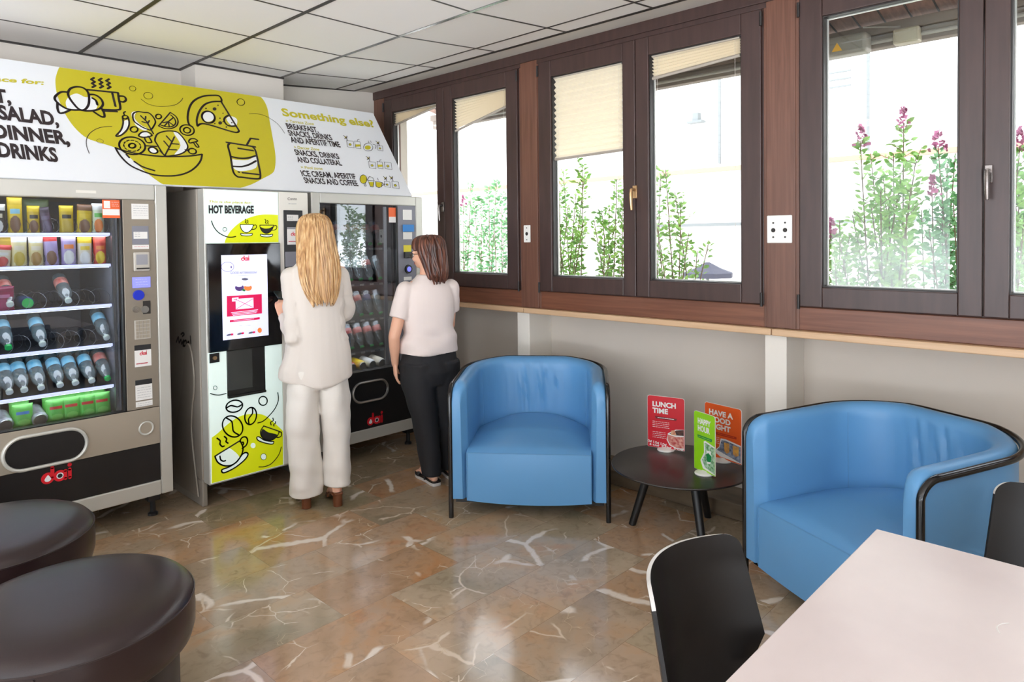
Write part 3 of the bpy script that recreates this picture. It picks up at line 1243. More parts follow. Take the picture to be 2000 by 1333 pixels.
M_yellow_lit = mat('lit_yellow', (214, 222, 10), 0.4, emit=0.22)
M_white_lit = mat('lit_white', (228, 246, 240), 0.4, emit=0.30)
M_screen = mat('screen_white', (222, 226, 255), 0.3, emit=0.55)
M_screen_mag = mat('screen_magenta', (206, 22, 82), 0.3, emit=0.5)
M_screen_red = mat('screen_red', (206, 30, 46), 0.3, emit=0.5)
M_screen_ink = mat('screen_ink', (96, 96, 112), 0.3, emit=0.3)
M_screen_vio = mat('screen_violet', (84, 60, 120), 0.3, emit=0.4)
M_screen_org = mat('screen_orange', (232, 128, 64), 0.3, emit=0.5)
M_caster = mat('caster_black', (24, 24, 26), 0.4)
M_glossblk = mat('gloss_black', (10, 10, 12), 0.08, spec=0.6)

U3, V3 = (1, 0, 0), (0, 0, 1)


def at(root):
    mb = MB()
    mb.T = Matrix.Translation(-Vector(root.matrix_basis.to_translation()))
    return mb


def stadium(x0, x1, z0, z1, y, n=12):
    r = (z1-z0)/2
    zc_ = (z0+z1)/2
    P = []
    for k in range(n+1):
        a = -pi/2+pi*k/n
        P.append((x1-r+r*cos(a), y, zc_+r*sin(a)))
    for k in range(n+1):
        a = pi/2+pi*k/n
        P.append((x0+r+r*cos(a), y, zc_+r*sin(a)))
    return P


def dai_logo(parent, y, x, z, s, mats=None, base=0.0015):
    """red three-letter logo, x = left edge, z = bottom, s = letter body diameter"""
    R_, Wt, Bk = mats or (M_red, M_printwhite, M_inkblk)
    a = Art(parent, (x, y, z), U3, V3, raw=True, base=base)
    c1, c2 = (0.5*s, 0.5*s), (1.42*s, 0.5*s)
    mb = MB()
    mb.add([a.W(Vector((c1[0]+0.5*s*cos(t), c1[1]+0.5*s*sin(t))), 0) for t in [2*pi*k/28 for k in range(28)]], [tuple(range(28))])
    for q in ([(0.86, 0.42), (0.86, 1.36)],):
        a.ribbon(mb, [Vector((p[0]*s, p[1]*s)) for p in q], 0.3*s, 0.3)
    a._fin(mb, 'letter_d', R_)
    mb = MB()
    mb.add([a.W(Vector((c2[0]+0.5*s*cos(t), c2[1]+0.5*s*sin(t))), 0.6) for t in [2*pi*k/28 for k in range(28)]], [tuple(range(28))])
    a.ribbon(mb, [Vector((1.84*s, 0.14*s)), Vector((1.84*s, 0.86*s))], 0.26*s, 0.9)
    a._fin(mb, 'letter_a', R_)
    mb = MB()
    a.ribbon(mb, [Vector((2.18*s, 0.14*s)), Vector((2.18*s, 0.90*s))], 0.28*s, 0.6)
    mb.add([a.W(Vector((2.18*s+0.17*s*cos(t), 1.30*s+0.17*s*sin(t))), 0.6) for t in [2*pi*k/20 for k in range(20)]], [tuple(range(20))])
    a._fin(mb, 'letter_i', R_)
    mb = MB()
    drop = [(0.5+0.25*cos(t)*(1 if sin(t) < 0 else 1-0.6*sin(t)), 0.42+(0.22 if sin(t) < 0 else 0.36)*sin(t)) for t in [2*pi*k/24 for k in range(24)]]
    mb.add([a.W(Vector((p[0]*s+0.06*s*(p[1]-0.4), p[1]*s)), 1.4) for p in drop], [tuple(range(24))])
    a._fin(mb, 'logo_drop', Wt)
    mb = MB()
    mb.add([a.W(Vector((c2[0]+0.27*s*cos(t), c2[1]+0.27*s*sin(t))), 1.6) for t in [2*pi*k/24 for k in range(24)]], [tuple(range(24))])
    a._fin(mb, 'logo_cup', Wt)
    mb = MB()
    mb.add([a.W(Vector((c2[0]+0.19*s*cos(t), c2[1]+0.19*s*sin(t))), 2.2) for t in [2*pi*k/24 for k in range(24)]], [tuple(range(24))])
    a._fin(mb, 'logo_coffee', Bk if mats is None else R_)


def scribble(art, name, x0, x1, z1, rows, dz, w, m, seed=1, lay=3):
    """rows of fine illegible print as thin dashes"""
    rnd = random.Random(seed)
    mb = MB()
    for r in range(rows):
        x = x0
        z = z1-r*dz
        while x < x1-0.002:
            l = min(rnd.uniform(0.004, 0.016), x1-x)
            art.ribbon(mb, [Vector((x, z)), Vector((x+l, z))], w, lay)
            x += l+0.003
    return art._fin(mb, name, m)


def sticker(root, name, x0, x1, z0, z1, y, m, t=0.0012):
    mb = at(root)
    mb.box(x0, x1, y-t, y+0.001, z0, z1)
    return mb.build(name, m, root)


def helix(mb, x, y0, y1, z, r, turns, w=0.0022, n=14):
    P = []
    N = int(turns*n)
    for k in range(N+1):
        a = 2*pi*k/n-pi/2
        P.append((x+r*cos(a), y0+(y1-y0)*k/N, z+r*sin(a)))
    mb.tube(P, w, 5)


def snack_machine(root, x0, x1, dark_lower, shelves, glass_l, glass_r, cp_l, cp_r, zb, zt, slot, glassm, in_r):
    """shared body of the two glass-fronted machines; all in world metres"""
    yf, yb = 3.97, 4.80
    fin = 0.062
    # cabinet shell
    mb = at(root)
    mb.box(x0+0.004, x0+0.03, yf+0.05, yb, 0.14, 1.826)
    mb.box(x1-0.03, x1-0.004, yf+0.05, yb, 0.14, 1.826)
    mb.box(x0+0.03, x1-0.03, yb-0.03, yb, 0.14, 1.826)
    mb.box(x0+0.03, x1-0.03, yf+0.05, yb-0.03, 1.79, 1.826)
    mb.box(x0+0.03, x1-0.03, yf+0.05, yb-0.03, 0.14, 0.18)
    mb.build('cabinet', M_side, root, bevel=0.004)
    # door outer frame
    mb = at(root)
    mb.frame('y', x0, x1, 0.143, 1.828, x0+fin, x1-fin, 0.222, zt+0.004, yf, yf+0.05)
    mb.build('door_frame', M_silver if not dark_lower else M_silver, root, bevel=0.006)
    # control column
    mb = at(root)
    mb.box(cp_l, x1-fin, yf+0.004, yf+0.05, zb, zt+0.004)
    mb.build('control_panel', M_champ if not dark_lower else M_cavity, root, bevel=0.002)
    # lower panels
    mb = at(root)
    s0, s1, sz0, sz1 = slot
    zl = 0.425
    if dark_lower:
        mb.box(x0+fin, x1-fin, yf+0.006, yf+0.05, 0.222, zb-0.012)
        mb.build('lower_panel', M_dark, root)
        ym = yf+0.006
    else:
        mb.box(x0+fin, x1-fin, yf+0.004, yf+0.05, zl, zb-0.004)
        mb.build('middle_panel', M_champ2, root, bevel=0.002)
        mb = at(root)
        mb.box(x0+fin, x1-fin, yf+0.008, yf+0.05, 0.222, zl-0.002)
        mb.build('lower_panel', M_dark, root)
        ym = yf+0.004
    # delivery slot
    mb = at(root)
    mb.prism(stadium(s0, s1, sz0, sz1, ym-0.003), (0, 0.006, 0))
    so = mb.build('delivery_flap', M_dark, root)
    mb = at(root)
    P = [(p[0], ym-0.006, p[2]) for p in stadium(s0-0.006, s1+0.006, sz0-0.006, sz1+0.006, 0, 16)]
    mb.tube(P, 0.0085, 8, loop=True)
    mb.build('slot_rim', M_silver if not dark_lower else M_steel, so, smooth=True)
    # window
    mb = at(root)
    mb.box(x0+fin, glass_r, yf+0.016, yf+0.020, zb, zt)
    mb.build('glass_front', glassm, root)
    mb = at(root)
    mb.box(glass_r-0.001, cp_l+0.001, yf+0.006, yf+0.05, zb, zt)
    mb.box(x0+fin, cp_l, yf+0.006, yf+0.05, zb-0.012, zb+0.002)
    mb.build('glass_trim', M_dark, root)
    # cavity lining
    mb = at(root)
    mb.box(in_r, in_r+0.01, yf+0.06, 4.70, zb-0.04, zt+0.02)
    mb.box(x0+0.034, x0+0.044, yf+0.06, 4.70, zb-0.04, zt+0.02)
    mb.box(x0+0.034, in_r+0.01, 4.70, 4.71, zb-0.04, zt+0.02)
    mb.box(x0+0.034, in_r+0.01, yf+0.06, 4.70, zb-0.05, zb-0.04)
    mb.build('inner_lining', M_cavity if not dark_lower else M_cavdark, root)
    # feet
    for fx in (x0+0.07, x1-0.07):
        for fy in (yf+0.12, yb-0.08):
            mb = at(root)
            mb.box(fx-0.03, fx+0.03, fy-0.03, fy+0.03, 0.085, 0.143)
            mb.cyl((fx, fy, 0.0), (fx, fy, 0.09), 0.014, 0.014, 10)
            mb.lathe([(0.026, 0.0), (0.026, 0.012), (0.012, 0.022)], 14, (fx, fy, 0))
            mb.build('foot', M_caster, root)


# ---------------------------------------------------------------- snack machine at the left
LX0, LX1 = 0.512, 1.418
snack = thing('vending_machine', 'tall silver snack machine with lit shelves, leftmost of the vending machines', 'vending machine', (LX0+0.453, 4.385, 0))
SH = [1.575, 1.412, 1.200, 0.990, 0.772, 0.625]
INR = 1.176
snack_machine(snack, LX0, LX1, False, SH, 0.6, 1.190, 1.197, 1.345, 0.628, 1.742, (0.662, 0.998, 0.437, 0.585), M_glass, INR)
for k, z in enumerate(SH):
    sh = at(snack)
    sh.box(LX0+0.05, INR-0.004, 4.05, 4.66, z-0.020, z-0.014)
    so = sh.build('shelf', M_shelf, snack)
    if k < 5:
        sh = at(snack)
        sh.box(LX0+0.05, 1.156, 4.043, 4.051, z-0.018, z-0.003)
        sh.build('light_strip', M_led, so, bevel=0.003)
        sh = at(snack)
        sh.box(LX0+0.06, 1.15, 4.053, 4.14, z-0.0218, z-0.0202)  # added glow hidden under the shelf to light the goods
        sh.build('hidden_fill', M_ledfill, so)
    else:
        sh = at(snack)
        sh.box(LX0+0.05, 1.156, 4.043, 4.051, z-0.024, z-0.004)
        sh.build('shelf_edge', M_dark, so)
# grey inner side post with its bright clips
mb = at(snack)
mb.box(LX0+0.06, 1.15, 4.03, 4.11, 1.760, 1.762)  # added glow hidden above the opening, lights the top row
mb.build('hidden_fill', M_ledfill, snack)
mb = at(snack)
mb.box(1.160, 1.174, 4.03, 4.05, 0.63, 1.74)
mb.build('side_post', M_shelf, snack)
ym = 3.974
cp = [q for q in snack.children if q.name.startswith('control_panel')][0]
sticker(snack, 'notice_sticker', 1.240, 1.324, 1.643, 1.725, ym, M_paper)
sticker(snack, 'reader_plate', 1.240, 1.322, 1.508, 1.607, ym, M_cavity)
sticker(snack, 'reader_label', 1.247, 1.315, 1.539, 1.576, ym-0.0012, M_paper)
sticker(snack, 'thin_label', 1.240, 1.322, 1.484, 1.506, ym, M_paper)
mb = at(snack)
mb.box(1.242, 1.322, ym-0.012, ym, 1.366, 1.468)
bill = mb.build('note_reader', M_keypad, snack, bevel=0.006)
mb = at(snack)
mb.box(1.254, 1.318, ym-0.014, ym-0.011, 1.376, 1.384)
mb.build('note_slot', M_hole, bill)
mb = at(snack)
mb.box(1.254, 1.310, ym-0.0135, ym-0.011, 1.40, 1.455)
mb.build('note_diagram', M_ink, bill)
mb = at(snack)
mb.box(1.236, 1.324, ym-0.004, ym, 1.278, 1.334)
mb.build('display', M_display, snack)
mb = at(snack)
mb.cyl((1.264, ym, 1.238), (1.264, ym-0.012, 1.238), 0.028, 0.026, 22)
mb.build('coin_button', M_blueled, snack, smooth=True)
mb = at(snack)
mb.cyl((1.249, ym, 1.163), (1.249, ym-0.012, 1.163), 0.017, 0.015, 18)
mb.build('lock', M_chrome, snack, smooth=True)
mb = at(snack)
mb.box(1.285, 1.322, ym-0.003, ym, 1.135, 1.205)
mb.build('coin_slot', M_hole, snack)
mb = at(snack)
mb.cyl((1.293, ym, 1.16), (1.293, ym-0.010, 1.16), 0.019, 0.019, 18)
mb.build('coin_chute', M_steel, snack, smooth=True)
mb = at(snack)
mb.box(1.240, 1.320, ym-0.003, ym, 1.002, 1.104)
kp = mb.build('keypad', M_keypad, snack, bevel=0.002)
for r in range(5):
    for c in range(4):
        mb = at(snack)
        mb.box(1.247+c*0.0175, 1.261+c*0.0175, ym-0.006, ym-0.002, 1.009+r*0.019, 1.024+r*0.019)
        mb.build('key', M_champ2, kp)
sticker(snack, 'contact_header', 1.238, 1.320, 0.943, 0.971, ym, M_inkblk)
sticker(snack, 'contact_sticker', 1.238, 1.320, 0.855, 0.943, ym, M_paper)
sticker(snack, 'info_header', 1.238, 1.321, 0.757, 0.784, ym, M_inkblk)
sticker(snack, 'info_sticker', 1.238, 1.321, 0.675, 0.757, ym, M_paper)
sticker(snack, 'info_label', 1.238, 1.321, 0.640, 0.668, ym, M_paper)
A = Art(snack, (0, ym-0.0012, 0), U3, V3, raw=True)
scribble(A, 'fine_print', 1.248, 1.318, 1.712, 5, 0.012, 0.0016, M_ink, 1)
scribble(A, 'fine_print', 1.246, 1.316, 0.742, 5, 0.013, 0.0016, M_ink, 2)
scribble(A, 'fine_print', 1.246, 1.316, 0.658, 2, 0.011, 0.0014, M_ink, 3)
scribble(Art(snack, (0, ym-0.004, 0), U3, V3, raw=True), 'display_text', 1.25, 1.31, 1.322, 3, 0.014, 0.002, M_paper, 4)
scribble(Art(snack, (0, ym-0.0024, 0), U3, V3, raw=True), 'reader_text', 1.251, 1.278, 1.570, 3, 0.010, 0.0015, M_ink, 5)
scribble(A, 'label_text', 1.248, 1.316, 1.497, 1, 0.010, 0.0015, M_redsoft, 6)
A.text('contact_text', 'ADRIATICA', (1.246, 0.872), (1.302, 0.872), 0.006, M_redsoft, bold=0.01) if False else scribble(A, 'contact_text', 1.246, 1.302, 0.872, 1, 0.01, 0.005, M_redsoft, 7)
dai_logo(snack, ym-0.0012, 1.262, 0.915, 0.0155, (M_redsoft, M_paper, M_redsoft), base=0.0008)
dai_logo(snack, 3.978, 0.806, 0.337, 0.056)
mb = at(snack)
mb.cyl((1.285, 3.974, 0.521), (1.285, 3.968, 0.521), 0.034, 0.034, 26)
kn = mb.build('round_lock', M_champ2, snack, smooth=True)
mb = at(snack)
mb.tube([(1.285+0.034*cos(2*pi*k/24), 3.968, 0.521+0.034*sin(2*pi*k/24)) for k in range(24)], 0.005, 8, loop=True)
mb.build('lock_ring', M_silver, kn, smooth=True)
mb = at(snack)
mb.box(0.985, 1.075, 3.969, 3.9705, 1.772, 1.786)
mb.build('maker_plate', M_cream, snack)
mb = at(snack)
mb.box(1.345, 1.358, 3.967, 3.975, 1.60, 1.72) if False else mb.box(1.356, 1.3575, 3.9695, 3.9705, 0.24, 1.73)
mb.build('door_seam', M_champ, snack)
# orange price card on the glass
st = sticker(snack, 'orange_card', 1.106, 1.188, 1.648, 1.742, 3.985, M_orange)
sticker(snack, 'card_strip', 1.107, 1.186, 1.662, 1.694, 3.984, M_paper)
sticker(snack, 'card_picture', 1.113, 1.142, 1.698, 1.736, 3.984, M_paper)
scribble(Art(snack, (0, 3.983, 0), U3, V3, raw=True), 'card_text', 1.148, 1.182, 1.730, 3, 0.010, 0.0018, M_paper, 8)

# ---------------------------------------------------------------- bottle machine at the right
RX0, RX1 = 2.292, 3.196
cold = thing('vending_machine', 'silver and black bottle machine, rightmost vending machine beside the corner window', 'vending machine', (RX0+0.452, 4.385, 0))
SH3 = [1.470, 1.223, 0.976, 0.752, 0.622]
INR3 = 2.956
snack_machine(cold, RX0, RX1, True, SH3, 2.37, 2.966, 2.976, 3.134, 0.618, 1.757, (2.585, 2.857, 0.418, 0.540), M_glass2, INR3)
for k, z in enumerate(SH3):
    sh = at(cold)
    sh.box(RX0+0.05, INR3-0.004, 4.05, 4.66, z-0.020, z-0.014)
    so = sh.build('shelf', M_shelf, cold)
    if k < 4:
        sh = at(cold)
        sh.box(RX0+0.06, INR3-0.02, 4.052, 4.13, z-0.0218, z-0.0202)  # added strip, hidden behind the shelf edge, to brighten the bottles
        sh.build('light_strip', M_ledfill, so)
    sh = at(cold)
    sh.box(RX0+0.05, INR3-0.01, 4.043, 4.050, z-0.022, z-0.006)
    sh.build('shelf_edge', M_cavity, so)
    for q in range(8):
        x = RX0+0.10+q*0.08
        sh = at(cold)
        sh.box(x-0.016, x+0.016, 4.040, 4.044, z-0.021, z-0.008)
        sh.build('price_tag', M_paper, so)
mb = at(cold)
mb.box(RX0+0.08, INR3-0.02, 4.0, 4.03, 1.764, 1.772)  # added strip, hidden behind the top of the door frame
mb.build('light_strip', M_led, cold)
for xx in (RX0+0.046, RX0+0.058):  # added upright strips, out of sight, to lift the dark interior
    mb = at(cold)
    mb.box(xx, xx+0.008, 4.0, 4.035, 0.65, 1.74)
    mb.build('light_strip', M_led, cold)
mb = at(cold)
mb.box(2.86, 2.885, 3.985, 4.00, 0.64, 1.75)
mb.build('glass_post', M_shelf, cold)
ym = 3.974
sticker(cold, 'orange_card', 2.905, 2.966, 1.655, 1.745, 3.985, M_orange)
sticker(cold, 'card_strip', 2.906, 2.964, 1.640, 1.68, 3.984, M_paper)
sticker(cold, 'notice_sticker', 3.02, 3.10, 1.66, 1.732, ym, M_paper)
sticker(cold, 'blue_card', 3.012, 3.112, 1.575, 1.625, ym-0.008, mat('card_blue', (40, 128, 204), 0.4))
sticker(cold, 'white_card', 3.02, 3.10, 1.52, 1.572, ym, M_paper)
sticker(cold, 'yellow_card', 3.022, 3.09, 1.43, 1.478, ym, mat('card_yellow', (226, 210, 50), 0.5))
mb = at(cold)
mb.box(3.02, 3.085, ym-0.02, ym, 1.385, 1.43)
mb.build('card_reader', M_dark, cold, bevel=0.004)
mb = at(cold)
mb.cyl((3.06, ym, 1.305), (3.06, ym-0.012, 1.305), 0.032, 0.03, 20)
bt = mb.build('coin_button', M_dark, cold, smooth=True)
mb = at(cold)
mb.cyl((3.06, ym-0.012, 1.305), (3.06, ym-0.014, 1.305), 0.018, 0.018, 18)
mb.build('button_light', M_display, bt)
sticker(cold, 'low_label', 3.02, 3.09, 1.225, 1.25, ym, M_paper)
dai_logo(cold, 3.976, 2.690, 0.240, 0.056)

# ---------------------------------------------------------------- goods
def cmat(c, rough=0.35):
    return mat('pack_%02x%02x%02x' % c, c, rough)


BLK, WHT, YEL, YLO, RED, PUR, LIL, BRN, GRN, ORG, CRM, LBL = ((34, 30, 30), (232, 230, 226), (232, 198, 40), (208, 176, 36), (206, 52, 50), (78, 58, 84), (176, 158, 206), (120, 82, 56), (96, 186, 74), (232, 130, 50), (226, 214, 190), (140, 200, 226))


def bag(label, x, y, z, w, h, th, cols, cat='snack bag', group=None, tilt=0.0, roll=0.0, circ=(0.45, 0.28, 0.36, 0.22), name='snack_bag'):
    """pillow pack standing on a shelf. cols: base, top band, picture, accent strip"""
    nx, nz = 28, 38
    mb = MB()
    for side in (-1, 1):
        v = []
        for j in range(nz+1):
            q = j/nz
            for i in range(nx+1):
                p = i/nx
                e = max(0.0, 1-(2*p-1)**4)*max(0.0, 1-(2*q-1)**6)
                wob = 0.10*sin(9*p+5*q)*e
                pin = 1-0.05*(1-abs(2*q-1)**3)
                v.append(((p-0.5)*w*pin, side*th*0.5*(e**0.6)*(1+wob), q*h))
        f, m = [], []
        o = len(mb.v)
        for j in range(nz):
            for i in range(nx):
                f.append([j*(nx+1)+i, j*(nx+1)+i+1, (j+1)*(nx+1)+i+1, (j+1)*(nx+1)+i])
                p, q = (i+0.5)/nx, (j+0.5)/nz
                k = 0
                if q > 0.78:
                    k = 1
                if ((p-circ[0])/circ[2])**2+((q-circ[1])/circ[3])**2 < 1:
                    k = 2
                if 0.56 < q < 0.68 and 0.15 < p < 0.8:
                    k = 3
                m.append(k)
        mb.v += v
        mb.f += [[a+o for a in g] for g in f]
        mb.m += m
    o = mb.build(name, [cmat(c) for c in cols], None, smooth=True, angle=70)
    o.location = (x, y, z)
    o.rotation_euler = (tilt, roll, 0)
    return tag(o, label, cat, group)


def shelf_x(px, py, y=4.08):
    return on_y(px, py, y).x


def row_bags(z, pyb, ents, group):
    for (p0, p1, h, cols, label, kw) in ents:
        xa, xb = shelf_x(p0, pyb), shelf_x(p1, pyb)
        bag(label, (xa+xb)/2, 4.105, z+0.001, xb-xa, h, 0.045, cols, group=group, **kw)


ga, gb = 'snack bags on the top shelf', 'snack bags on the second shelf'
row_bags(SH[0]-0.013, 450, [
    (-22, 14, 0.150, [BLK, WHT, WHT, CRM], 'black and white biscuit bag at left end of the top snack shelf', {}),
    (17, 48, 0.185, [YEL, YLO, BRN, LBL], 'tall yellow bag with pale blue patch on the top snack shelf', {'tilt': -0.06}),
    (55, 81, 0.145, [YLO, YEL, BRN, BLK], 'small golden bag with black stripe beside the tall yellow bag', {}),
    (84, 108, 0.140, [PUR, (60, 46, 66), (96, 80, 110), (120, 100, 130)], 'narrow dark purple bag leaning on the top snack shelf', {'roll': -0.14}),
    (118, 147, 0.150, [YLO, YEL, (200, 170, 60), BLK], 'golden bag with black stripe, right of the purple bag', {}),
    (151, 182, 0.158, [(214, 186, 30), BRN, BRN, YEL], 'bright yellow bag with brown picture on the top snack shelf', {'roll': 0.04}),
    (182, 207, 0.165, [(214, 220, 190), WHT, ORG, GRN], 'pale green and white bag beside the orange price card', {}),
], ga)
row_bags(SH[1]-0.013, 514, [
    (-10, 22, 0.115, [CRM, RED, RED, WHT], 'red and cream bag at left end of the second snack shelf', {'roll': 0.08}),
    (24, 56, 0.160, [(226, 214, 160), WHT, (196, 170, 50), CRM], 'white topped bag with yellow picture, under a red oval', {}),
    (58, 88, 0.155, [(222, 206, 150), WHT, (170, 130, 60), CRM], 'white topped bag with golden brown picture on second shelf', {}),
    (90, 119, 0.165, [LIL, RED, BRN, LIL], 'lilac bag with brown picture and red top edge', {'roll': -0.06}),
    (122, 152, 0.165, [LIL, (206, 190, 222), WHT, ORG], 'lilac bag with orange band and white picture', {}),
    (154, 183, 0.150, [CRM, YEL, WHT, YEL], 'cream bag with broad yellow top on the second shelf', {}),
    (185, 211, 0.152, [RED, (226, 96, 80), YEL, ORG], 'red bag with yellow stripe at right end of second shelf', {}),
], gb)
# a few bags standing behind the first ones
bag('yellow bag standing behind the white topped bags', 0.752, 4.19, SH[1]-0.013, 0.13, 0.17, 0.045, [YLO, YEL, YLO, YEL], group=gb)
bag('dim green bag standing behind the small golden bag', 0.86, 4.20, SH[0]-0.013, 0.12, 0.185, 0.04, [(96, 110, 80), (90, 110, 70), (120, 120, 90), (80, 90, 60)], group=ga)

def pet_mat(name, tint, refl, body):
    m = clear_mat(name, tint, refl, 0.05)
    nt = m.node_tree
    mx0 = [q for q in nt.nodes if q.type == 'MIX_SHADER'][0]
    df = nt.nodes.new('ShaderNodeBsdfDiffuse')
    df.inputs['Color'].default_value = rgb((206, 222, 226))
    m2 = nt.nodes.new('ShaderNodeMixShader')
    m2.inputs[0].default_value = body
    nt.links.new(mx0.outputs[0], m2.inputs[1])
    nt.links.new(df.outputs[0], m2.inputs[2])
    nt.links.new(m2.outputs[0], [q for q in nt.nodes if q.type == 'OUTPUT_MATERIAL'][0].inputs[0])
    return m


M_pet = pet_mat('clear_bottle_plastic', (242, 248, 248), 0.20, 0.10)
M_petdark = pet_mat('clear_bottle_plastic_cool', (232, 242, 242), 0.22, 0.16)
M_capw = mat('cap_white', (226, 238, 226), 0.4)
M_capg = mat('cap_green', (40, 200, 96), 0.35)
M_labblue = mat('label_blue', (96, 186, 226), 0.4, color2=(176, 222, 238), vscale=(30, 30, 30))
M_labred = mat('label_red', (206, 84, 76), 0.4, color2=(226, 170, 160), vscale=(30, 30, 30))
M_labnavy = mat('label_navy', (44, 74, 120), 0.4)


def bottle(label, cx, cy, cz, tilt, cap, lab, group, L=0.205, r=0.031, proto={}):
    """bottle lying cap first towards the glass; (cx, cy, cz) is the cap end"""
    key = (cap.name, lab.name, L)
    th = radians(90+tilt)
    if key in proto:
        t = copy_thing(proto[key], label, group)
    else:
        t = thing('water_bottle', label, 'bottle', (0, 0, 0), 0, group)
        mb = MB()
        prof = [(0.010, 0.0), (r*0.86, 0.002), (r, 0.010)]
        for k in range(9):
            z = 0.02+k*0.013
            prof.append((r*(0.94 if k % 2 else 1.0), z))
        prof += [(r, L*0.66), (r*0.86, L*0.76), (r*0.52, L*0.87), (0.0125, L*0.91), (0.0125, L*0.93)]
        mb.lathe(prof, 16)
        mb.build('body', M_petdark if L > 0.2 else M_pet, t, smooth=True, angle=60)
        mb = MB()
        mb.lathe([(r*1.02, L*0.40), (r*1.03, L*0.42), (r*1.03, L*0.60), (r*1.02, L*0.62)], 18, caps=False) if False else mb.lathe([(r*1.02, L*0.20), (r*1.03, L*0.21), (r*1.03, L*0.42), (r*1.02, L*0.43)], 18, caps=False)
        mb.build('label_band', lab, t, smooth=True, recalc=False)
        mb = MB()
        mb.lathe([(0.0145, L*0.93), (0.0155, L*0.935), (0.0155, L*0.995), (0.013, L)], 16)
        mb.build('cap', cap, t, smooth=True)
        proto[key] = t
    d = Vector((0, -cos(radians(tilt)), -sin(radians(tilt))))
    p = Vector((cx, cy, cz))-d*L
    t.location = p
    t.rotation_euler = (th, 0, 0)
    return t


gw = 'water bottles in the snack machine'
# third shelf
for (px, py, lab, txt) in ((20, 586, M_labred, 'bottle with red band at the left end of the third shelf'), (134, 580, M_labred, 'lone bottle with red band in the middle of the third shelf')):
    p = on_y(px, py, 4.075)
    bottle(txt, p.x, 4.075, SH[2]+0.022, 32, M_capw, lab, gw, L=0.225)
t = thing('drink_can', 'dark blue can lying on third shelf, beside the magenta pack', 'can', (shelf_x(54, 596, 4.13), 4.19, SH[2]+0.022))
mb = MB()
mb.tube([(0, 0.08, 0), (0, 0.075, 0), (0, -0.05, 0), (0, -0.06, 0)], [0.024, 0.031, 0.031, 0.024], 18)
mb.build('can_body', M_labnavy, t, smooth=True)
mb = MB()
mb.tube([(0, -0.060, 0), (0, -0.066, 0)], [0.0245, 0.0245], 18)
mb.build('can_end', M_capg, t, smooth=True)
bag('magenta drink pack at left end of the third shelf', shelf_x(8, 598), 4.12, SH[2]-0.013, 0.10, 0.125, 0.05, [(150, 22, 76), (130, 20, 66), (170, 40, 96), (200, 120, 160)], cat='drink pack', name='drink_pack')
# fourth shelf
for (px, py, cap, txt) in ((17, 681, M_capg, 'green-capped bottle at the left end of the fourth shelf'), (84, 675, M_capw, 'white-capped bottle in the middle of the fourth shelf'), (209, 661, M_capw, 'white-capped bottle alone at the right end of fourth shelf')):
    p = on_y(px, py, 4.075)
    bottle(txt, p.x, 4.075, SH[3]+0.022, 34, cap, M_labblue, gw, L=0.235)
# fifth shelf: a full row
for k, (px, py, cap) in enumerate(((-16, 770, M_capw), (19, 766, M_capw), (48, 762, M_capw), (81, 757, M_capw), (118, 752, M_capw), (148, 747, M_capw), (180, 744, M_capw), (211, 738, M_capg))):
    p = on_y(px, py, 4.075)
    lab = M_labred if k == 7 else M_labblue
    txt = 'green-capped bottle with red band closing the full row of bottles' if k == 7 else 'white-capped bottle in the full fifth-shelf row, %s from its right end' % ORD[7-k]
    bottle(txt, p.x, 4.075, SH[4]+0.022, 34, cap, lab, gw, L=0.235)
    bottle('blue-banded bottle half hidden behind the %s bottle from right end of fifth shelf' % ORD[7-k], p.x-0.003, 4.22, SH[4]+0.070, 22, M_capw, M_labblue, gw, L=0.235)
# bottom shelf: green packs and cans
gp = 'green packs on the bottom shelf'
for k, (px, txt) in enumerate(((47, 'green pack with blue patch on the bottom shelf, left of the white can'), (112, 'green pack on the bottom shelf, fourth from its right end'), (142, 'green pack on the bottom shelf, third from its right end'), (174, 'green pack on the bottom shelf, second from its right end'), (202, 'green pack at the right end of the bottom shelf'))):
    x = shelf_x(px, 815)
    cols = [GRN, (110, 190, 90), (130, 206, 96), RED if k else (60, 120, 190)]
    bag(txt, x, 4.10, SH[5]-0.013, 0.088, 0.112, 0.05, cols, cat='snack pack', group=gp, name='snack_pack', tilt=-0.12, circ=(0.5, 0.2, 0.3, 0.14))
    bag('green pack right behind the one with the blue patch' if k == 0 else 'green pack right behind the %s front pack from the right end' % ORD[4-k], x, 4.175, SH[5]-0.013, 0.088, 0.118, 0.05, cols, cat='snack pack', group=gp, name='snack_pack', tilt=-0.12, circ=(0.5, 0.2, 0.3, 0.14))
for px, py, txt in ((10, 835, 'white can lying at the left end of the bottom shelf'), (78, 826, 'white and dark can between green packs on the bottom shelf')):
    x = shelf_x(px, py-8)
    t = thing('drink_can', txt, 'can', (x, 4.13, SH[5]+0.024))
    mb = MB()
    mb.tube([(0, 0.08, 0.015), (0, 0.07, 0.013), (0, -0.045, -0.008), (0, -0.055, -0.010)], [0.026, 0.036, 0.036, 0.028], 20)
    mb.build('can_body', mat('can_white', (206, 212, 218), 0.3, metal=0.3, color2=(84, 70, 76), vscale=(18, 8, 18)), t, smooth=True)
    mb = MB()
    mb.tube([(0, -0.055, -0.010), (0, -0.061, -0.011)], [0.029, 0.027], 20)
    mb.build('can_end', M_steel, t, smooth=True)
# coils
for k, z in enumerate(SH):
    for q in range(8):
        x = shelf_x((-6, 36, 68, 96, 132, 166, 194, 205)[q]+4, 452+62*k, 4.07) if k < 2 else 0.62+q*0.072
        if k in (4, 5) or x > 1.14:
            continue
        mb = at(snack)
        helix(mb, x, 4.058, 4.40, z+0.034, 0.040, 3 if k < 2 else 2, 0.0012)
        mb.build('coil', M_coil, snack, recalc=False)

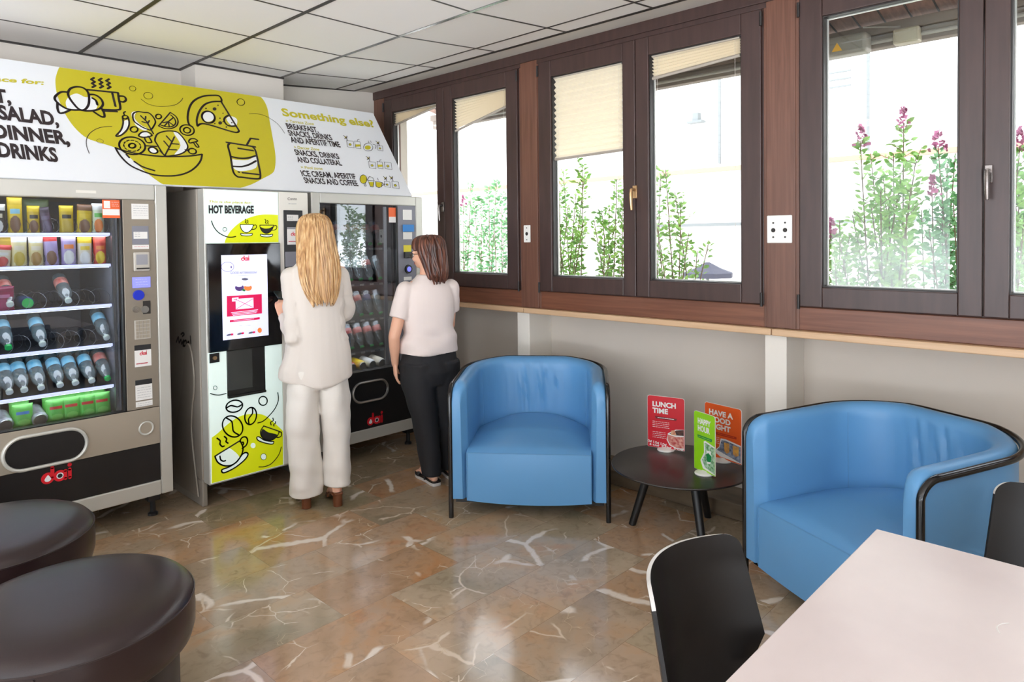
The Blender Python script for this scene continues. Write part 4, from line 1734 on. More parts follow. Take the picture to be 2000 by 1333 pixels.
# bottles behind the glass of the right-hand machine
gm = 'green-capped bottles in the right-hand machine'
rows = ['top', 'second', 'third', 'fourth']
for r, z in enumerate(SH3[:4]):
    for q in range(7):
        x = 2.405+q*0.081
        lab = M_labred if (r in (0, 3) or (q+r) % 3 == 0) else M_petdark
        bottle('green-capped clear bottle, %s from the left on the %s shelf of bottle machine' % (ORD[q], rows[r]), x, 4.075, z+0.014, 62, M_capg, M_labred if lab == M_labred else M_labnavy if q == 5 and r == 2 else M_labwhite if False else lab, gm, L=0.185)
for q, c in enumerate((GRN, RED, (196, 60, 60), (190, 60, 56), YEL, WHT, CRM)):
    x = 2.405+q*0.081
    t = thing('drink_can', 'can, %s from the left on the bottom shelf of the bottle machine' % ORD[q], 'can', (x, 4.13, SH3[4]+0.022), 0, 'cans on the bottom shelf of the bottle machine')
    mb = MB()
    mb.tube([(0, 0.08, 0.01), (0, 0.07, 0.009), (0, -0.045, -0.004), (0, -0.055, -0.005)], [0.026, 0.033, 0.033, 0.026], 18)
    mb.build('can_body', cmat(c), t, smooth=True)
    mb = MB()
    mb.tube([(0, -0.055, -0.005), (0, -0.060, -0.0055)], [0.027, 0.025], 18)
    mb.build('can_end', M_steel, t, smooth=True)

# ================================================================ hot drinks machine
HX0, HX1 = 1.580, 2.250
hot = thing('coffee_machine', 'tall hot beverage machine with lit panels and touch screen, between two vending machines', 'coffee machine', (1.92, 4.39, 0))
YD = 3.90        # door face
mb = at(hot)
mb.box(HX0, HX1-0.01, 3.985, 4.78, 0.15, 1.82)
mb.box(HX0, HX0+0.03, 3.985, 4.78, 0.0, 0.15)
mb.box(HX1-0.04, HX1-0.01, 3.985, 4.78, 0.0, 0.15)
body = mb.build('cabinet', M_side, hot, bevel=0.006)
mb = at(hot)
mb.box(HX0+0.032, HX1-0.045, 4.30, 4.75, 0.0, 0.148)
mb.build('plinth', M_dark, hot)
mb = at(hot)
mb.box(HX0+0.008, HX1-0.02, YD+0.004, 3.985, 0.142, 1.818)
mb.build('door', M_silver, hot, bevel=0.004)
# raised wavy ornament on the visible flank
mb = at(hot)
prof = [(4.02, 0.05), (4.06, 0.2), (4.10, 0.4), (4.085, 0.55), (4.05, 0.68), (4.055, 0.80), (4.10, 0.92), (4.17, 0.90), (4.22, 0.7), (4.30, 0.5), (4.42, 0.3), (4.5, 0.05)]
pts = [(HX0, p[0], p[1]) for p in prof]
mb.prism([tuple(q) for q in catmull(pts, 5)], (-0.012, 0, 0))
mb.build('side_ornament', mat('ornament_grey', (138, 130, 120), 0.5, metal=0.15), hot, bevel=0.006)
# door face panels
mb = at(hot)
mb.box(HX0+0.014, 2.030, YD, YD+0.01, 1.509, 1.812)
mb.build('lit_header', M_white_lit, hot)
mb = at(hot)
mb.frame('y', HX0+0.014, 2.034, 0.152, 0.893, 1.697, 1.929, 0.618, 0.893, YD, YD+0.01)
mb.build('lit_lower_panel', M_white_lit, hot)
mb = at(hot)
mb.box(2.036, 2.228, YD-0.001, YD+0.01, 0.152, 1.816)
mb.build('payment_column', M_cream, hot, bevel=0.002)
mb = at(hot)
mb.box(2.062, 2.189, YD-0.006, YD, 0.95, 1.706)
pay = mb.build('payment_panel', M_dark, hot, bevel=0.003)
sticker(hot, 'white_label', 2.082, 2.158, 1.640, 1.678, YD-0.007, M_paper)
sticker(hot, 'contact_sticker', 2.082, 2.185, 1.495, 1.60, YD-0.007, M_paper)
sticker(hot, 'contact_header', 2.082, 2.185, 1.590, 1.602, YD-0.0075, M_ink)
mb = at(hot)
mb.box(2.066, 2.186, YD-0.010, YD-0.005, 1.36, 1.452)
mb.build('card_terminal', M_cavity, hot, bevel=0.004)
mb = at(hot)
mb.box(2.072, 2.182, YD-0.012, YD-0.004, 1.22, 1.335)
mb.build('coin_unit', M_champ, hot, bevel=0.004)
mb = at(hot)
mb.cyl((2.10, YD-0.012, 1.16), (2.10, YD-0.022, 1.16), 0.02, 0.018, 16)
mb.build('lock', M_steel, hot, smooth=True)
# screen
mb = at(hot)
mb.box(HX0+0.016, 2.034, YD-0.012, YD, 0.893, 1.507)
scr = mb.build('screen_bezel', M_glossblk, hot, bevel=0.004)
mb = at(hot)
mb.box(1.6735, 1.9465, YD-0.0135, YD-0.012, 0.957, 1.441)
mb.build('screen', M_screen, hot)
# cup recess
mb = at(hot)
mb.box(1.697, 1.702, YD+0.006, YD+0.08, 0.618, 0.895)
mb.box(1.924, 1.929, YD+0.006, YD+0.08, 0.618, 0.895)
mb.box(1.697, 1.929, YD+0.008, YD+0.012, 0.893, 0.9)
mb.box(1.697, 1.929, YD+0.003, YD+0.0039, 0.618, 0.893)
mb.build('cup_recess', M_dark, hot)
mb = at(hot)
mb.box(1.700, 1.85, YD-0.001, YD+0.003, 0.66, 0.89)
mb.build('cup_door', mat('smoked_flap', (52, 54, 52), 0.22), hot, bevel=0.002)
mb = at(hot)
mb.box(1.699, 1.927, YD-0.012, YD+0.003, 0.618, 0.632)
mb.build('cup_shelf', M_dark, hot, bevel=0.002)
mb = at(hot)
mb.box(1.600, 1.655, YD-0.004, YD, 0.835, 0.888)
lk = mb.build('lock_plate', M_dark, hot)
mb = at(hot)
mb.cyl((1.628, YD-0.004, 0.862), (1.628, YD-0.012, 0.862), 0.012, 0.011, 16)
mb.build('lock_barrel', M_bronze, lk, smooth=True)

# header print, read off the enlarged crop
A6 = Art(hot, (0, YD, 0), U3, V3, (340, 360, 3.9214), base=0.0008)


def clipz(pts, A, zmin=None, xmax=None, xmin=None, zmax=None):
    out = []
    for p in pts:
        q = A.P(p) if not isinstance(p, Vector) else p
        x, z = q.x, q.y
        if zmin is not None:
            z = max(z, zmin)
        if zmax is not None:
            z = min(z, zmax)
        if xmax is not None:
            x = min(x, xmax)
        if xmin is not None:
            x = max(x, xmin)
        out.append(Vector((x, z)))
    return out


def smooth2(pts, n=5, closed=False):
    return [(q[0], q[1]) for q in catmull([(p[0], p[1], 0) for p in pts], n, closed)]


blob = smooth2([(385, 455), (400, 410), (440, 350), (510, 290), (580, 255), (660, 235), (730, 232), (800, 236)], 5)+[(800, 455)]
A6.fill('yellow_shape', clipz(blob, A6, zmin=1.511, xmax=2.028), M_yellow_lit, 0, pre=True)
A6.text('header_slogan', 'This is the place for:', (262, 140), (590, 150), 16, M_olive, 2, bold=0.02, shear=0.25)
A6.text('header_title', 'HOT BEVERAGE', (264, 221), (610, 222), 56, M_inkblk, 2, bold=0.05)
A6.strokes('smile_arc', [[(285, 282), (305, 330), (345, 375), (400, 402), (440, 406), (470, 401)]], 0.0055, M_inkblk, 2)
A6.strokes('small_ring', [A6.disc((387, 346), 15, 15)+['c']], 0.0028, M_inkblk, 2)


def cup(A, name, c, s, m, w, fillm=None, rot=0.0, lay=2, full=None):
    """outlined cup with saucer and handle; c = rim centre, s = half rim width, in crop pixels"""
    def R(x, y):
        return (c[0]+s*(x*cos(rot)-y*sin(rot)), c[1]+s*(x*sin(rot)+y*cos(rot)))
    bowl = [R(-1, 0), R(-0.96, 0.35), R(-0.75, 0.8), R(-0.35, 1.15), R(0.1, 1.2), R(0.5, 0.98), R(0.82, 0.6), R(0.97, 0.25), R(1, 0)]
    if fillm:
        A.fill(name+'_body', smooth2(bowl, 4), fillm, lay-0.5)
    if full:
        A.fill(name+'_coffee', smooth2([R(-0.92, 0.3), R(-0.75, 0.75), R(-0.35, 1.1), R(0.1, 1.15), R(0.5, 0.93), R(0.8, 0.55), R(0.92, 0.2), R(0.4, 0.45), R(-0.3, 0.5)], 4, True), full, lay)
    sau = [R(-0.9, 1.35), R(-0.4, 1.42), R(0, 1.40), R(0.4, 1.42), R(0.85, 1.35), R(0.8, 1.6), R(0.4, 1.72), R(-0.4, 1.72), R(-0.85, 1.6)]
    if fillm:
        A.fill(name+'_saucer', smooth2(sau, 4, True), M_white_lit, lay-0.5)
    A.strokes(name, [[R(-1, 0), R(1, 0), 's'], bowl, sau+['c'], [R(0.98, 0.15), R(1.35, 0.05), R(1.5, 0.3), R(1.3, 0.65), R(0.8, 0.75)],
                     [R(-0.25, -0.85), R(-0.1, -0.6), R(-0.2, -0.4), R(-0.05, -0.2)], [R(0.1, -0.7), R(0.2, -0.5), R(0.12, -0.35), R(0.22, -0.2)]], w, m, lay+0.6)


cup(A6, 'cup_drawing', (555, 310), 50, M_inkblk, 0.0045, M_white_lit)
cup(A6, 'cup_drawing', (708, 314), 52, M_inkblk, 0.0045, M_yellow_lit, full=M_inkblk)
A6.text('terminal_name', 'Conto', (868, 122), (940, 122), 20, M_inkblk, 2, bold=0.01)
A6.text('terminal_small', 'BLUAPP', (875, 155), (935, 156), 9, M_ink, 2, bold=0.01) if False else A6.strokes('terminal_small', [[(876, 150), (890, 150), 's'], [(897, 151), (935, 151), 's']], 0.0035, M_ink, 2)
scribble(Art(hot, (0, YD-0.0085, 0), U3, V3, raw=True), 'label_text', 2.086, 2.12, 1.668, 3, 0.009, 0.002, M_ink, 11)
dai_logo(hot, YD-0.0085, 2.105, 1.548, 0.018, (M_redsoft, M_paper, M_redsoft), base=0.0005)
scribble(Art(hot, (0, YD-0.0085, 0), U3, V3, raw=True), 'contact_text', 2.09, 2.175, 1.515, 1, 0.01, 0.005, M_redsoft, 12)

# what the screen shows
AS = Art(hot, (0, YD-0.0135, 0), U3, V3, (340, 360, 3.9214), base=0.0006)
dai_logo(hot, YD-0.0135, 1.788, 1.405, 0.021, (M_screen_red, M_screen, M_screen_red), base=0.0005)
AS.strokes('code_ring', [AS.disc((409, 633), 48, 36)+['c']], 0.0022, M_screen_vio, 1)
AS.fill('ring_mark', [(433, 628), (441, 628), (441, 644), (433, 644)], M_screen_vio, 1)
AS.text('greeting_text', 'GOOD AFTERNOON!', (430, 688), (634, 684), 17, M_screen_ink, 1)
AS.strokes('thin_line', [[(472, 702), (610, 697), 's']], 0.001, M_screen_ink, 1)
AS.fill('dark_cup', AS.disc((542, 728), 26, 9), M_screen_ink, 1)
AS.fill('violet_cup', AS.disc((500, 793), 34, 26), M_screen_vio, 1)
AS.fill('violet_cup_inside', AS.disc((497, 776), 25, 12), M_screen, 2)
AS.fill('orange_cup', AS.disc((565, 793), 30, 25), M_screen_org, 1)
AS.fill('orange_cup_inside', AS.disc((562, 776), 24, 8), M_screen, 2)
AS.fill('green_leaf', AS.disc((532, 812), 14, 9, 0.4), mat('screen_green', (60, 130, 80), 0.3, emit=0.4), 3)
AS.fill('notice_panel', [(403, 858), (671, 842), (673, 990), (404, 1016)], M_screen_mag, 1)
AS.fill('notice_envelope', [(470, 880), (606, 870), (608, 948), (472, 960)], M_screen, 2)
AS.fill('notice_tag', [(442, 872), (492, 866), (492, 896), (442, 900)], M_screen, 3)
AS.strokes('notice_cross', [[(474, 884), (604, 945), 's'], [(476, 956), (602, 878), 's']], 0.0028, M_screen_mag, 3)
AS.text('notice_sign', '+4', (454, 893), (478, 891), 16, M_screen_mag, 4, bold=0.02)
for k in range(3):
    AS.strokes('notice_line', [[(436+8*k, 985+10*k), (640-6*k, 962+11*k), 's']], 0.0035, M_screen, 2)
AS.fill('notice_button', [(426, 1042), (656, 1019), (656, 1036), (426, 1058)], M_screen_mag, 1)
AS.strokes('button_text', [[(455, 1047), (612, 1032), 's']], 0.002, M_screen, 2)
AS.strokes('footer_line', [[(550, 1083), (594, 1078), 's'], [(498, 1085), (520, 1084), 's']], 0.001, M_screen_ink, 1)
for (x, y) in ((420, 1155), (502, 1146), (588, 1138)):
    AS.fill('footer_cup', AS.disc((x, y), 20, 7, -0.25), M_screen_ink, 1)
    AS.fill('footer_mark', [(x+14, y-10), (x+32, y-12), (x+32, y+2), (x+14, y+5)], M_screen_mag, 2)
AS.fill('footer_sign', AS.disc((655, 1120), 17, 20), M_screen_org, 1)

# lower panel print
A7 = Art(hot, (0, YD, 0), U3, V3, (340, 660, 3.9214), base=0.0008)
blob = [(288, 766), (330, 735), (380, 690), (440, 640), (510, 600), (580, 585), (650, 584), (710, 605), (770, 655), (835, 715)]
blob = smooth2(blob, 5)+[(835, 1000), (560, 1060), (288, 1125)]
A7.fill('yellow_shape', clipz(blob, A7, zmin=0.155, xmax=2.033, xmin=1.596), M_yellow_lit, 0, pre=True)


def bean(A, c, a, b, rot, nm='bean_drawing'):
    out = A.disc(c, a, b, rot, 20)
    wf = [(c[0]+p*cos(rot)-q*sin(rot), c[1]+p*sin(rot)+q*cos(rot)) for p, q in ((-a*0.92, -0.05*b), (-a*0.4, -0.25*b), (0, 0), (a*0.4, 0.25*b), (a*0.92, 0.05*b))]
    A.strokes(nm, [out+['c'], wf], 0.0085, M_inkblk, 2)


bean(A7, (460, 525), 64, 45, -0.25)
bean(A7, (585, 600), 66, 44, 1.75)
bean(A7, (447, 680), 86, 72, 0.9)
A7.strokes('ring_drawing', [A7.disc((680, 484), 32, 34)+['c']], 0.0075, M_inkblk, 2)
A7.strokes('small_ring', [A7.disc((314, 384), 14, 15)+['c']], 0.0032, M_inkblk, 2)
A7.strokes('smile_arc', [[(277, 427), (310, 437), (350, 439), (398, 427)]], 0.0055, M_inkblk, 2)
A7.strokes('long_arc', [[(793, 421), (797, 480), (770, 545), (720, 605), (680, 640), (640, 653)]], 0.0065, M_inkblk, 2)
A7.strokes('lower_arc', [[(648, 990), (690, 988), (740, 968), (785, 920), (808, 880), (820, 838)]], 0.0055, M_inkblk, 2)
A7.fill('white_dot', A7.disc((604, 826), 19, 20), M_white_lit, 1.4)
A7.fill('ringed_dot', A7.disc((684, 912), 21, 24), M_white_lit, 1.4)
A7.strokes('dot_ring', [A7.disc((684, 912), 21, 24)+['c']], 0.003, M_inkblk, 2)
# big tilted cup
bowl = [(312, 910), (330, 950), (365, 975), (410, 982), (455, 968), (495, 930), (520, 885), (526, 840), (505, 790)]
A7.fill('cup_body', smooth2([(318, 915), (335, 950), (365, 972), (410, 978), (455, 962), (500, 915), (430, 850), (395, 860)], 4, True), M_white_lit, 1.4)
A7.fill('cup_saucer', smooth2([(365, 1012), (420, 990), (480, 950), (520, 895), (550, 880), (565, 895), (540, 935), (480, 985), (420, 1020), (375, 1035)], 4, True), M_white_lit, 1.4)
A7.strokes('cup_drawing', [[(312, 908), (505, 788), 's'], bowl, [(365, 1012), (420, 990), (480, 950), (520, 895), (550, 880), (565, 895), (540, 935), (480, 985), (420, 1020), (375, 1035), 'c'],
                           [(500, 795), (520, 765), (550, 762), (562, 790), (550, 825), (520, 848)], [(515, 810), (525, 800), (532, 812), (522, 824)], [(350, 908), (356, 935), (375, 946), (392, 942)],
                           [(328, 770), (352, 790), (350, 815), (368, 834), (382, 830)], [(384, 757), (402, 775), (396, 795), (412, 808)]], 0.0085, M_inkblk, 2.2)
# small dark cup
A7.fill('dark_cup_body', smooth2([(674, 702), (664, 735), (680, 770), (715, 790), (755, 780), (790, 745), (720, 725), (690, 705)], 4, True), M_inkblk, 1.8)
A7.fill('dark_cup_saucer', smooth2([(632, 765), (650, 760), (690, 785), (740, 795), (762, 795), (752, 815), (700, 808), (645, 788)], 4, True), M_white_lit, 1.4)
A7.strokes('cup_drawing', [[(684, 676), (806, 718), 's'], [(684, 678), (662, 715), (668, 755), (700, 782), (745, 785), (785, 758), (806, 718)], [(632, 765), (650, 760), (690, 785), (740, 795), (762, 795), (752, 815), (700, 808), (645, 788), 'c'],
                           [(800, 722), (820, 725), (820, 752), (795, 765), (778, 758)], [(755, 616), (758, 635), (738, 648), (742, 668)], [(775, 643), (775, 655), (762, 665), (764, 677)]], 0.0065, M_inkblk, 2.2)
# handwritten tag on the flank
AF = Art(hot, (HX0, 0, 0), (0, -1, 0), (0, 0, 1), (340, 360, 3.9214), base=0.001)
AF.strokes('graffiti', [[(20, 1210), (35, 1170), (40, 1215), (55, 1190), (60, 1225), (75, 1195)], [(70, 1240), (80, 1205), (95, 1200), (95, 1235), (75, 1240)], [(100, 1235), (112, 1205), (118, 1235)], [(126, 1165), (130, 1220), 's'], [(128, 1240), (131, 1247), 's'], [(55, 1150), (70, 1140), (80, 1150), (66, 1165)]], 0.012, M_black, 1)

# ================================================================ menu board above the machines
BV = Vector((0, 4.444-3.975, 2.493-1.833)).normalized()
board = thing('menu_board', 'long tilted menu board with yellow food drawings above the vending machines', 'menu board', (1.4, 4.2, 1.833))
BL = (Vector((0, 4.444, 2.493))-Vector((0, 3.975, 1.833))).length
BX0, BX1 = -0.6, 3.108
BN = Vector((1, 0, 0)).cross(BV).normalized()
mb = at(board)
o0 = Vector((0, 3.975, 1.833))
q = [o0, o0+BV*BL, o0+BV*BL-BN*0.012, o0-BN*0.012]
mb.prism([(BX0, p.y, p.z) for p in q], (BX1-BX0, 0, 0))
mb.build('panel', M_board, board)
for xx in (BX0+0.3, 1.2, BX1-0.15):
    mb = at(board)
    mb.prism([(xx, 4.01, 1.838), (xx, 4.46, 2.47), (xx, 4.665 if 1.862 < xx < 2.48 else 4.91, 2.47), (xx, 4.665 if 1.862 < xx < 2.48 else 4.91, 1.838)], (0.02, 0, 0))
    mb.build('bracket', M_side, board)
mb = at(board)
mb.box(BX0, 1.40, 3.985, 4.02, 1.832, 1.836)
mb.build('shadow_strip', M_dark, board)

B1 = Art(board, (0, 3.975, 1.833), U3, BV, (0, 100, 4.9925))
B2 = Art(board, (0, 3.975, 1.833), U3, BV, (400, 150, 4.762))
lef = [(580, 150), (550, 230), (540, 300), (555, 420), (610, 560), (660, 655), (740, 760), (850, 850), (1000, 902), (1130, 945), (1220, 1000), (1350, 1115), (1440, 1195), (1540, 1270), (1640, 1335), (1720, 1375)]
rig = [(330, 1036), (440, 1000), (545, 945), (625, 900), (652, 850), (657, 740), (640, 620), (600, 400), (580, 290), (540, 210), (470, 145)]
pts = [B1.P(p) for p in smooth2(lef, 4)]+[B2.P(p) for p in smooth2(rig, 4)]
pts = [Vector((p.x, min(max(p.y, 0.002), BL-0.002))) for p in pts]
B1.fill('yellow_shape', pts, M_olive, 0, pre=True)
# white highlights under the drawings
B1.fill('highlight', smooth2([(640, 500), (680, 440), (750, 415), (830, 450), (900, 450), (950, 540), (880, 590), (760, 575), (670, 575)], 4, True), M_printwhite, 1)
B1.fill('highlight', smooth2([(580, 520), (640, 560), (680, 570), (600, 605)], 4, True), M_printwhite, 1)
B1.fill('highlight', smooth2([(1205, 690), (1250, 680), (1255, 730), (1200, 795), (1160, 815)], 4, True), M_printwhite, 1)
B1.fill('highlight', smooth2([(1280, 610), (1330, 590), (1310, 650), (1370, 720), (1440, 760), (1400, 775), (1320, 720)], 4, True), M_printwhite, 1)
B1.fill('highlight', smooth2([(1690, 790), (1760, 810), (1810, 880), (1835, 930), (1790, 990), (1700, 1010), (1760, 920)], 4, True), M_printwhite, 1)
B1.fill('highlight', smooth2([(1450, 955), (1490, 945), (1530, 985), (1490, 995)], 4, True), M_printwhite, 1)
B1.fill('highlight', smooth2([(1360, 820), (1420, 790), (1470, 830), (1420, 840)], 4, True), M_printwhite, 1)
B2.fill('highlight', B2.disc((30, 375), 55, 45), M_printwhite, 1)
B2.fill('highlight', smooth2([(200, 390), (250, 370), (300, 400), (290, 460), (240, 450)], 4, True), M_printwhite, 1)
B2.fill('highlight', smooth2([(250, 775), (300, 775), (400, 775), (475, 745), (485, 830), (440, 865), (330, 880), (265, 850)], 4, True), M_printwhite, 1)
LW = 0.0125
B1.strokes('croissant_drawing', [
    [(665, 400), (690, 365), (745, 350), (810, 360), (855, 400), (868, 460), (860, 530), (820, 575), (765, 565), (705, 500), (668, 440), 'c'],
    [(660, 402), (600, 400), (550, 430), (532, 465), (560, 505), (630, 555), (700, 575), (780, 575)],
    [(560, 505), (560, 560), (580, 605), (630, 600), (690, 572)], [(870, 425), (930, 430), (985, 470), (1003, 520), (975, 560), (920, 580), (840, 585), (780, 575)],
    [(985, 555), (1010, 595), (1018, 640), (985, 640), (915, 595)], [(900, 460), (935, 485), (948, 525)]], LW, M_printblk, 2)
B1.strokes('mug_drawing', [[(850, 378), (1150, 408), 's'], [(1150, 408), (1158, 470), (1172, 550), (1150, 575), (1000, 572)], [(1095, 415), (1125, 540), 's'], [(1165, 440), (1210, 445), (1228, 475), (1205, 498), (1172, 492)], [(1000, 585), (1140, 592), 's']], LW, M_printblk, 2)
B1.strokes('steam_drawing', [[(915, 262), (888, 280), (925, 300), (895, 318), (930, 338), (900, 355), 's'], [(990, 268), (962, 286), (998, 306), (970, 324), (1005, 344), (975, 360), 's'], [(1062, 275), (1034, 293), (1072, 313), (1044, 331), (1078, 351), (1050, 368), 's']], LW, M_printblk, 2)
B1.strokes('ring_drawing', [B1.disc((1292, 366), 32, 24, 0.2)+['c'], B1.disc((1445, 436), 44, 32, 0.2)+['c']], 0.003, M_printblk, 2)
B1.strokes('smile_arc', [[(1375, 470), (1440, 515), (1530, 540), (1620, 540), (1710, 525), (1760, 490), (1782, 460)]], 0.0035, M_printblk, 2)
B1.strokes('thin_arc', [[(870, 1000), (845, 930), (842, 870), (870, 810), (930, 765), (1000, 742), (1090, 736)]], 0.0035, M_printblk, 2)
B1.strokes('thin_ring', [B1.disc((975, 880), 34, 20, 0.2)+['c']], 0.0018, M_printblk, 2)
B1.strokes('chili_drawing', [[(1195, 640), (1200, 700), (1180, 770), (1130, 830), (1175, 825), (1230, 780), (1258, 720), (1250, 650), (1225, 630), 'c'], [(1195, 650), (1220, 665), (1250, 650)], [(1215, 628), (1205, 605), (1222, 592)]], 0.009, M_printblk, 2)
leaf1 = [(1300, 610), (1345, 592), (1400, 600), (1450, 605), (1490, 640), (1515, 690), (1500, 730), (1470, 770), (1440, 765), (1390, 745), (1350, 720), (1310, 690), (1295, 650), 'c']
B1.strokes('leaf_drawing', [leaf1, [(1370, 632), (1430, 690), (1495, 808), 's'], [(1420, 640), (1415, 672), 's'], [(1455, 680), (1440, 705), 's'], [(1385, 690), (1435, 705), 's']], 0.009, M_printblk, 2)
leaf2 = [(1510, 870), (1530, 815), (1580, 790), (1650, 780), (1720, 790), (1760, 820), (1800, 870), (1830, 930), (1810, 975), (1760, 1005), (1690, 1020), (1610, 1022), (1560, 960), (1530, 910), 'c']
B1.strokes('leaf_drawing', [leaf2, [(1700, 838), (1655, 930), (1610, 1015), 's'], [(1622, 830), (1668, 880), 's'], [(1598, 880), (1645, 935), 's'], [(1740, 910), (1668, 905), 's'], [(1720, 965), (1640, 962), 's']], 0.009, M_printblk, 2)
B1.strokes('lemon_drawing', [[(1545, 732), (1660, 600), 's'], [(1660, 600), (1715, 640), (1735, 690), (1715, 735), (1660, 758), (1600, 755), (1545, 732)], [(1665, 625), (1700, 660), (1712, 700), (1690, 730), (1640, 742), (1570, 725)], [(1640, 690), (1600, 735), 's'], [(1640, 690), (1650, 742), 's'], [(1640, 690), (1690, 725), 's'], [(1640, 690), (1690, 650), 's'], [(1640, 690), (1590, 700), 's']], 0.008, M_printblk, 2)
B1.strokes('onion_ring_drawing', [B1.disc((1823, 772), 70, 50, 0.2)+['c'], B1.disc((1823, 774), 34, 26, 0.2)+['c'], B1.disc((1545, 640), 28, 22)+['c'], B1.disc((1307, 766), 36, 27)+['c']], 0.009, M_printblk, 2)
B1.strokes('mushroom_drawing', [[(1352, 822), (1380, 795), (1420, 788), (1460, 800), (1480, 825), (1420, 842), (1365, 838), 'c'], [(1405, 842), (1430, 890), (1475, 893), (1470, 868), (1445, 832)]], 0.009, M_printblk, 2)
B1.strokes('mushroom_drawing', [[(1840, 880), (1860, 858), (1900, 858), (1925, 878), (1890, 890), (1850, 898), 'c'], [(1885, 892), (1915, 935), (1938, 932), (1905, 888)]], 0.009, M_printblk, 2)
B1.strokes('tomato_slice_drawing', [B1.disc((1288, 925), 128, 84, 0.15)+['c'], B1.disc((1288, 925), 32, 22)+['c']], 0.0105, M_printblk, 2)
mb_l = []
for k in range(11):
    t0 = 2*pi*k/11
    mb_l.append([(1288+82*cos(t0+d), 925+52*sin(t0+d)+8*cos(t0)) for d in (0, 0.17, 0.34)])
B1.strokes('tomato_dashes', mb_l, 0.007, M_printblk, 2)
B1.strokes('olive_drawing', [B1.disc((1492, 970), 46, 28, 0.3)+['c'], B1.disc((1875, 978), 38, 26, 0.2)+['c'], [(1415, 925), (1525, 932), 's'], [(1560, 975), (1605, 1022), 's'], [(1835, 975), (1805, 965), 's']], 0.0095, M_printblk, 2)
B1.strokes('bowl_drawing', [[(1125, 945), (1180, 965), (1300, 995), (1450, 1018), (1600, 1030), (1750, 1030), (1880, 1022), (1970, 1008)], [(1125, 945), (1170, 1020), (1260, 1110), (1380, 1170), (1500, 1208), (1620, 1220), (1740, 1212), (1840, 1180), (1910, 1130), (1955, 1070), (1970, 1008)], [(1310, 1080), (1390, 1130), (1505, 1168)], [(1232, 1010), (1258, 1040), 's']], 0.0105, M_printblk, 2)
# second crop
B2.strokes('pizza_drawing', [[(-115, 470), (-150, 440), (-160, 370), (-140, 280), (-95, 220), (-20, 185), (60, 175), (130, 180), (155, 215), (150, 235)], [(-70, 460), (-75, 400), (-50, 320), (0, 260), (70, 235), (150, 232)], [(150, 232), (318, 505), 's'], [(318, 505), (300, 520), (240, 510), (0, 440), (-70, 460)], B2.disc((32, 378), 62, 52, 0.5)+['c'], [(215, 362), (185, 385), (180, 415), (205, 450), (245, 462), (285, 460)]], LW, M_printblk, 2.2)
for c, r in (((90, 302), 18), (140, 432) and ((142, 432), 18), ((122, 268), 7), ((10, 298), 8), ((140, 388), 7), ((168, 342), 6), ((168, 420), 6), ((200, 470), 8), ((92, 438), 7), ((250, 430), 7)):
    B2.fill('pizza_spot', B2.disc(c, r, r*0.85), M_printblk, 2.4)
B2.strokes('ring_drawing', [B2.disc((334, 238), 36, 30, 0.3)+['c']], 0.005, M_printblk, 2)
B2.strokes('long_arc', [[(412, 348), (480, 346), (550, 362), (630, 405), (690, 455), (742, 528)]], 0.0035, M_printblk, 2)
B2.strokes('soda_drawing', [[(200, 612), (470, 655), 's'], [(228, 625), (215, 650), (238, 740), (262, 880), (300, 930), (350, 938), (490, 952), (516, 925), (500, 820), (470, 690), (440, 652)], [(245, 745), (320, 760), (400, 758), (470, 738)], [(260, 835), (340, 838), (410, 820), (475, 785)], [(310, 668), (450, 690), 's'], [(350, 895), (500, 912), 's'], [(312, 888), (318, 890), 's'], [(390, 635), (425, 575), 's'], [(425, 575), (498, 585), 's']], LW, M_printblk, 2)
# lettering
B1.text('headline', 'BREAKFAST,', (-985, 395), (112, 512), 132, M_printblk, 2, bold=0.042)
B1.text('headline', 'LUNCH, SALAD,', (-790, 570), (578, 728), 136, M_printblk, 2, bold=0.042)
B1.text('headline', 'APERITIF, DINNER,', (-1070, 750), (686, 912), 138, M_printblk, 2, bold=0.042)
B1.text('headline', 'SNACKS & DRINKS', (-960, 945), (572, 1079), 142, M_printblk, 2, bold=0.042)
B1.text('slogan', 'This is the place for:', (-1010, 215), (425, 330), 48, M_olive, 2, bold=0.03, shear=0.22)
B2.text('something_else', 'Something else?', (725, 364), (1580, 472), 66, M_olive, 2, bold=0.03, shear=0.08)
for s_, p0, p1, h in (('BREAKFAST,', (768, 485), (1060, 522), 48), ('SNACKS, DRINKS', (785, 548), (1190, 592), 48), ('AND APERITIF TIME', (805, 612), (1265, 658), 50), ('SNACKS, DRINKS', (845, 728), (1255, 767), 48), ('AND COLLATERAL', (865, 795), (1278, 828), 48), ('ICE CREAM, APERITIF', (905, 925), (1410, 955), 50), ('SNACKS AND COFFEE', (932, 990), (1430, 1018), 50)):
    B2.text('list_line', s_, p0, p1, h, M_printblk, 2, bold=0.028)
for s_, p0, p1 in (('> Terrace Zone', (755, 424), (1015, 452)), ('> Deccer Zone', (830, 668), (1065, 690)), ('> Pool zone', (893, 855), (1095, 868))):
    B2.text('zone_line', s_, p0, p1, 24, M_olive, 2, bold=0.015, shear=0.2)


def icon_bag(A, nm, x, y, s):
    A.strokes(nm, [[(x, y), (x+s, y+0.12*s), (x+1.12*s, y+1.1*s), (x+0.12*s, y+0.95*s), 'cs'], [(x+0.35*s, y+0.5*s), (x+0.6*s, y+0.45*s), (x+0.7*s, y+0.7*s), (x+0.4*s, y+0.72*s), 'c']], 0.0030, M_printblk, 2)
    A.fill(nm+'_tint', A.disc((x+0.55*s, y+0.6*s), 0.16*s, 0.16*s), M_olive, 1)


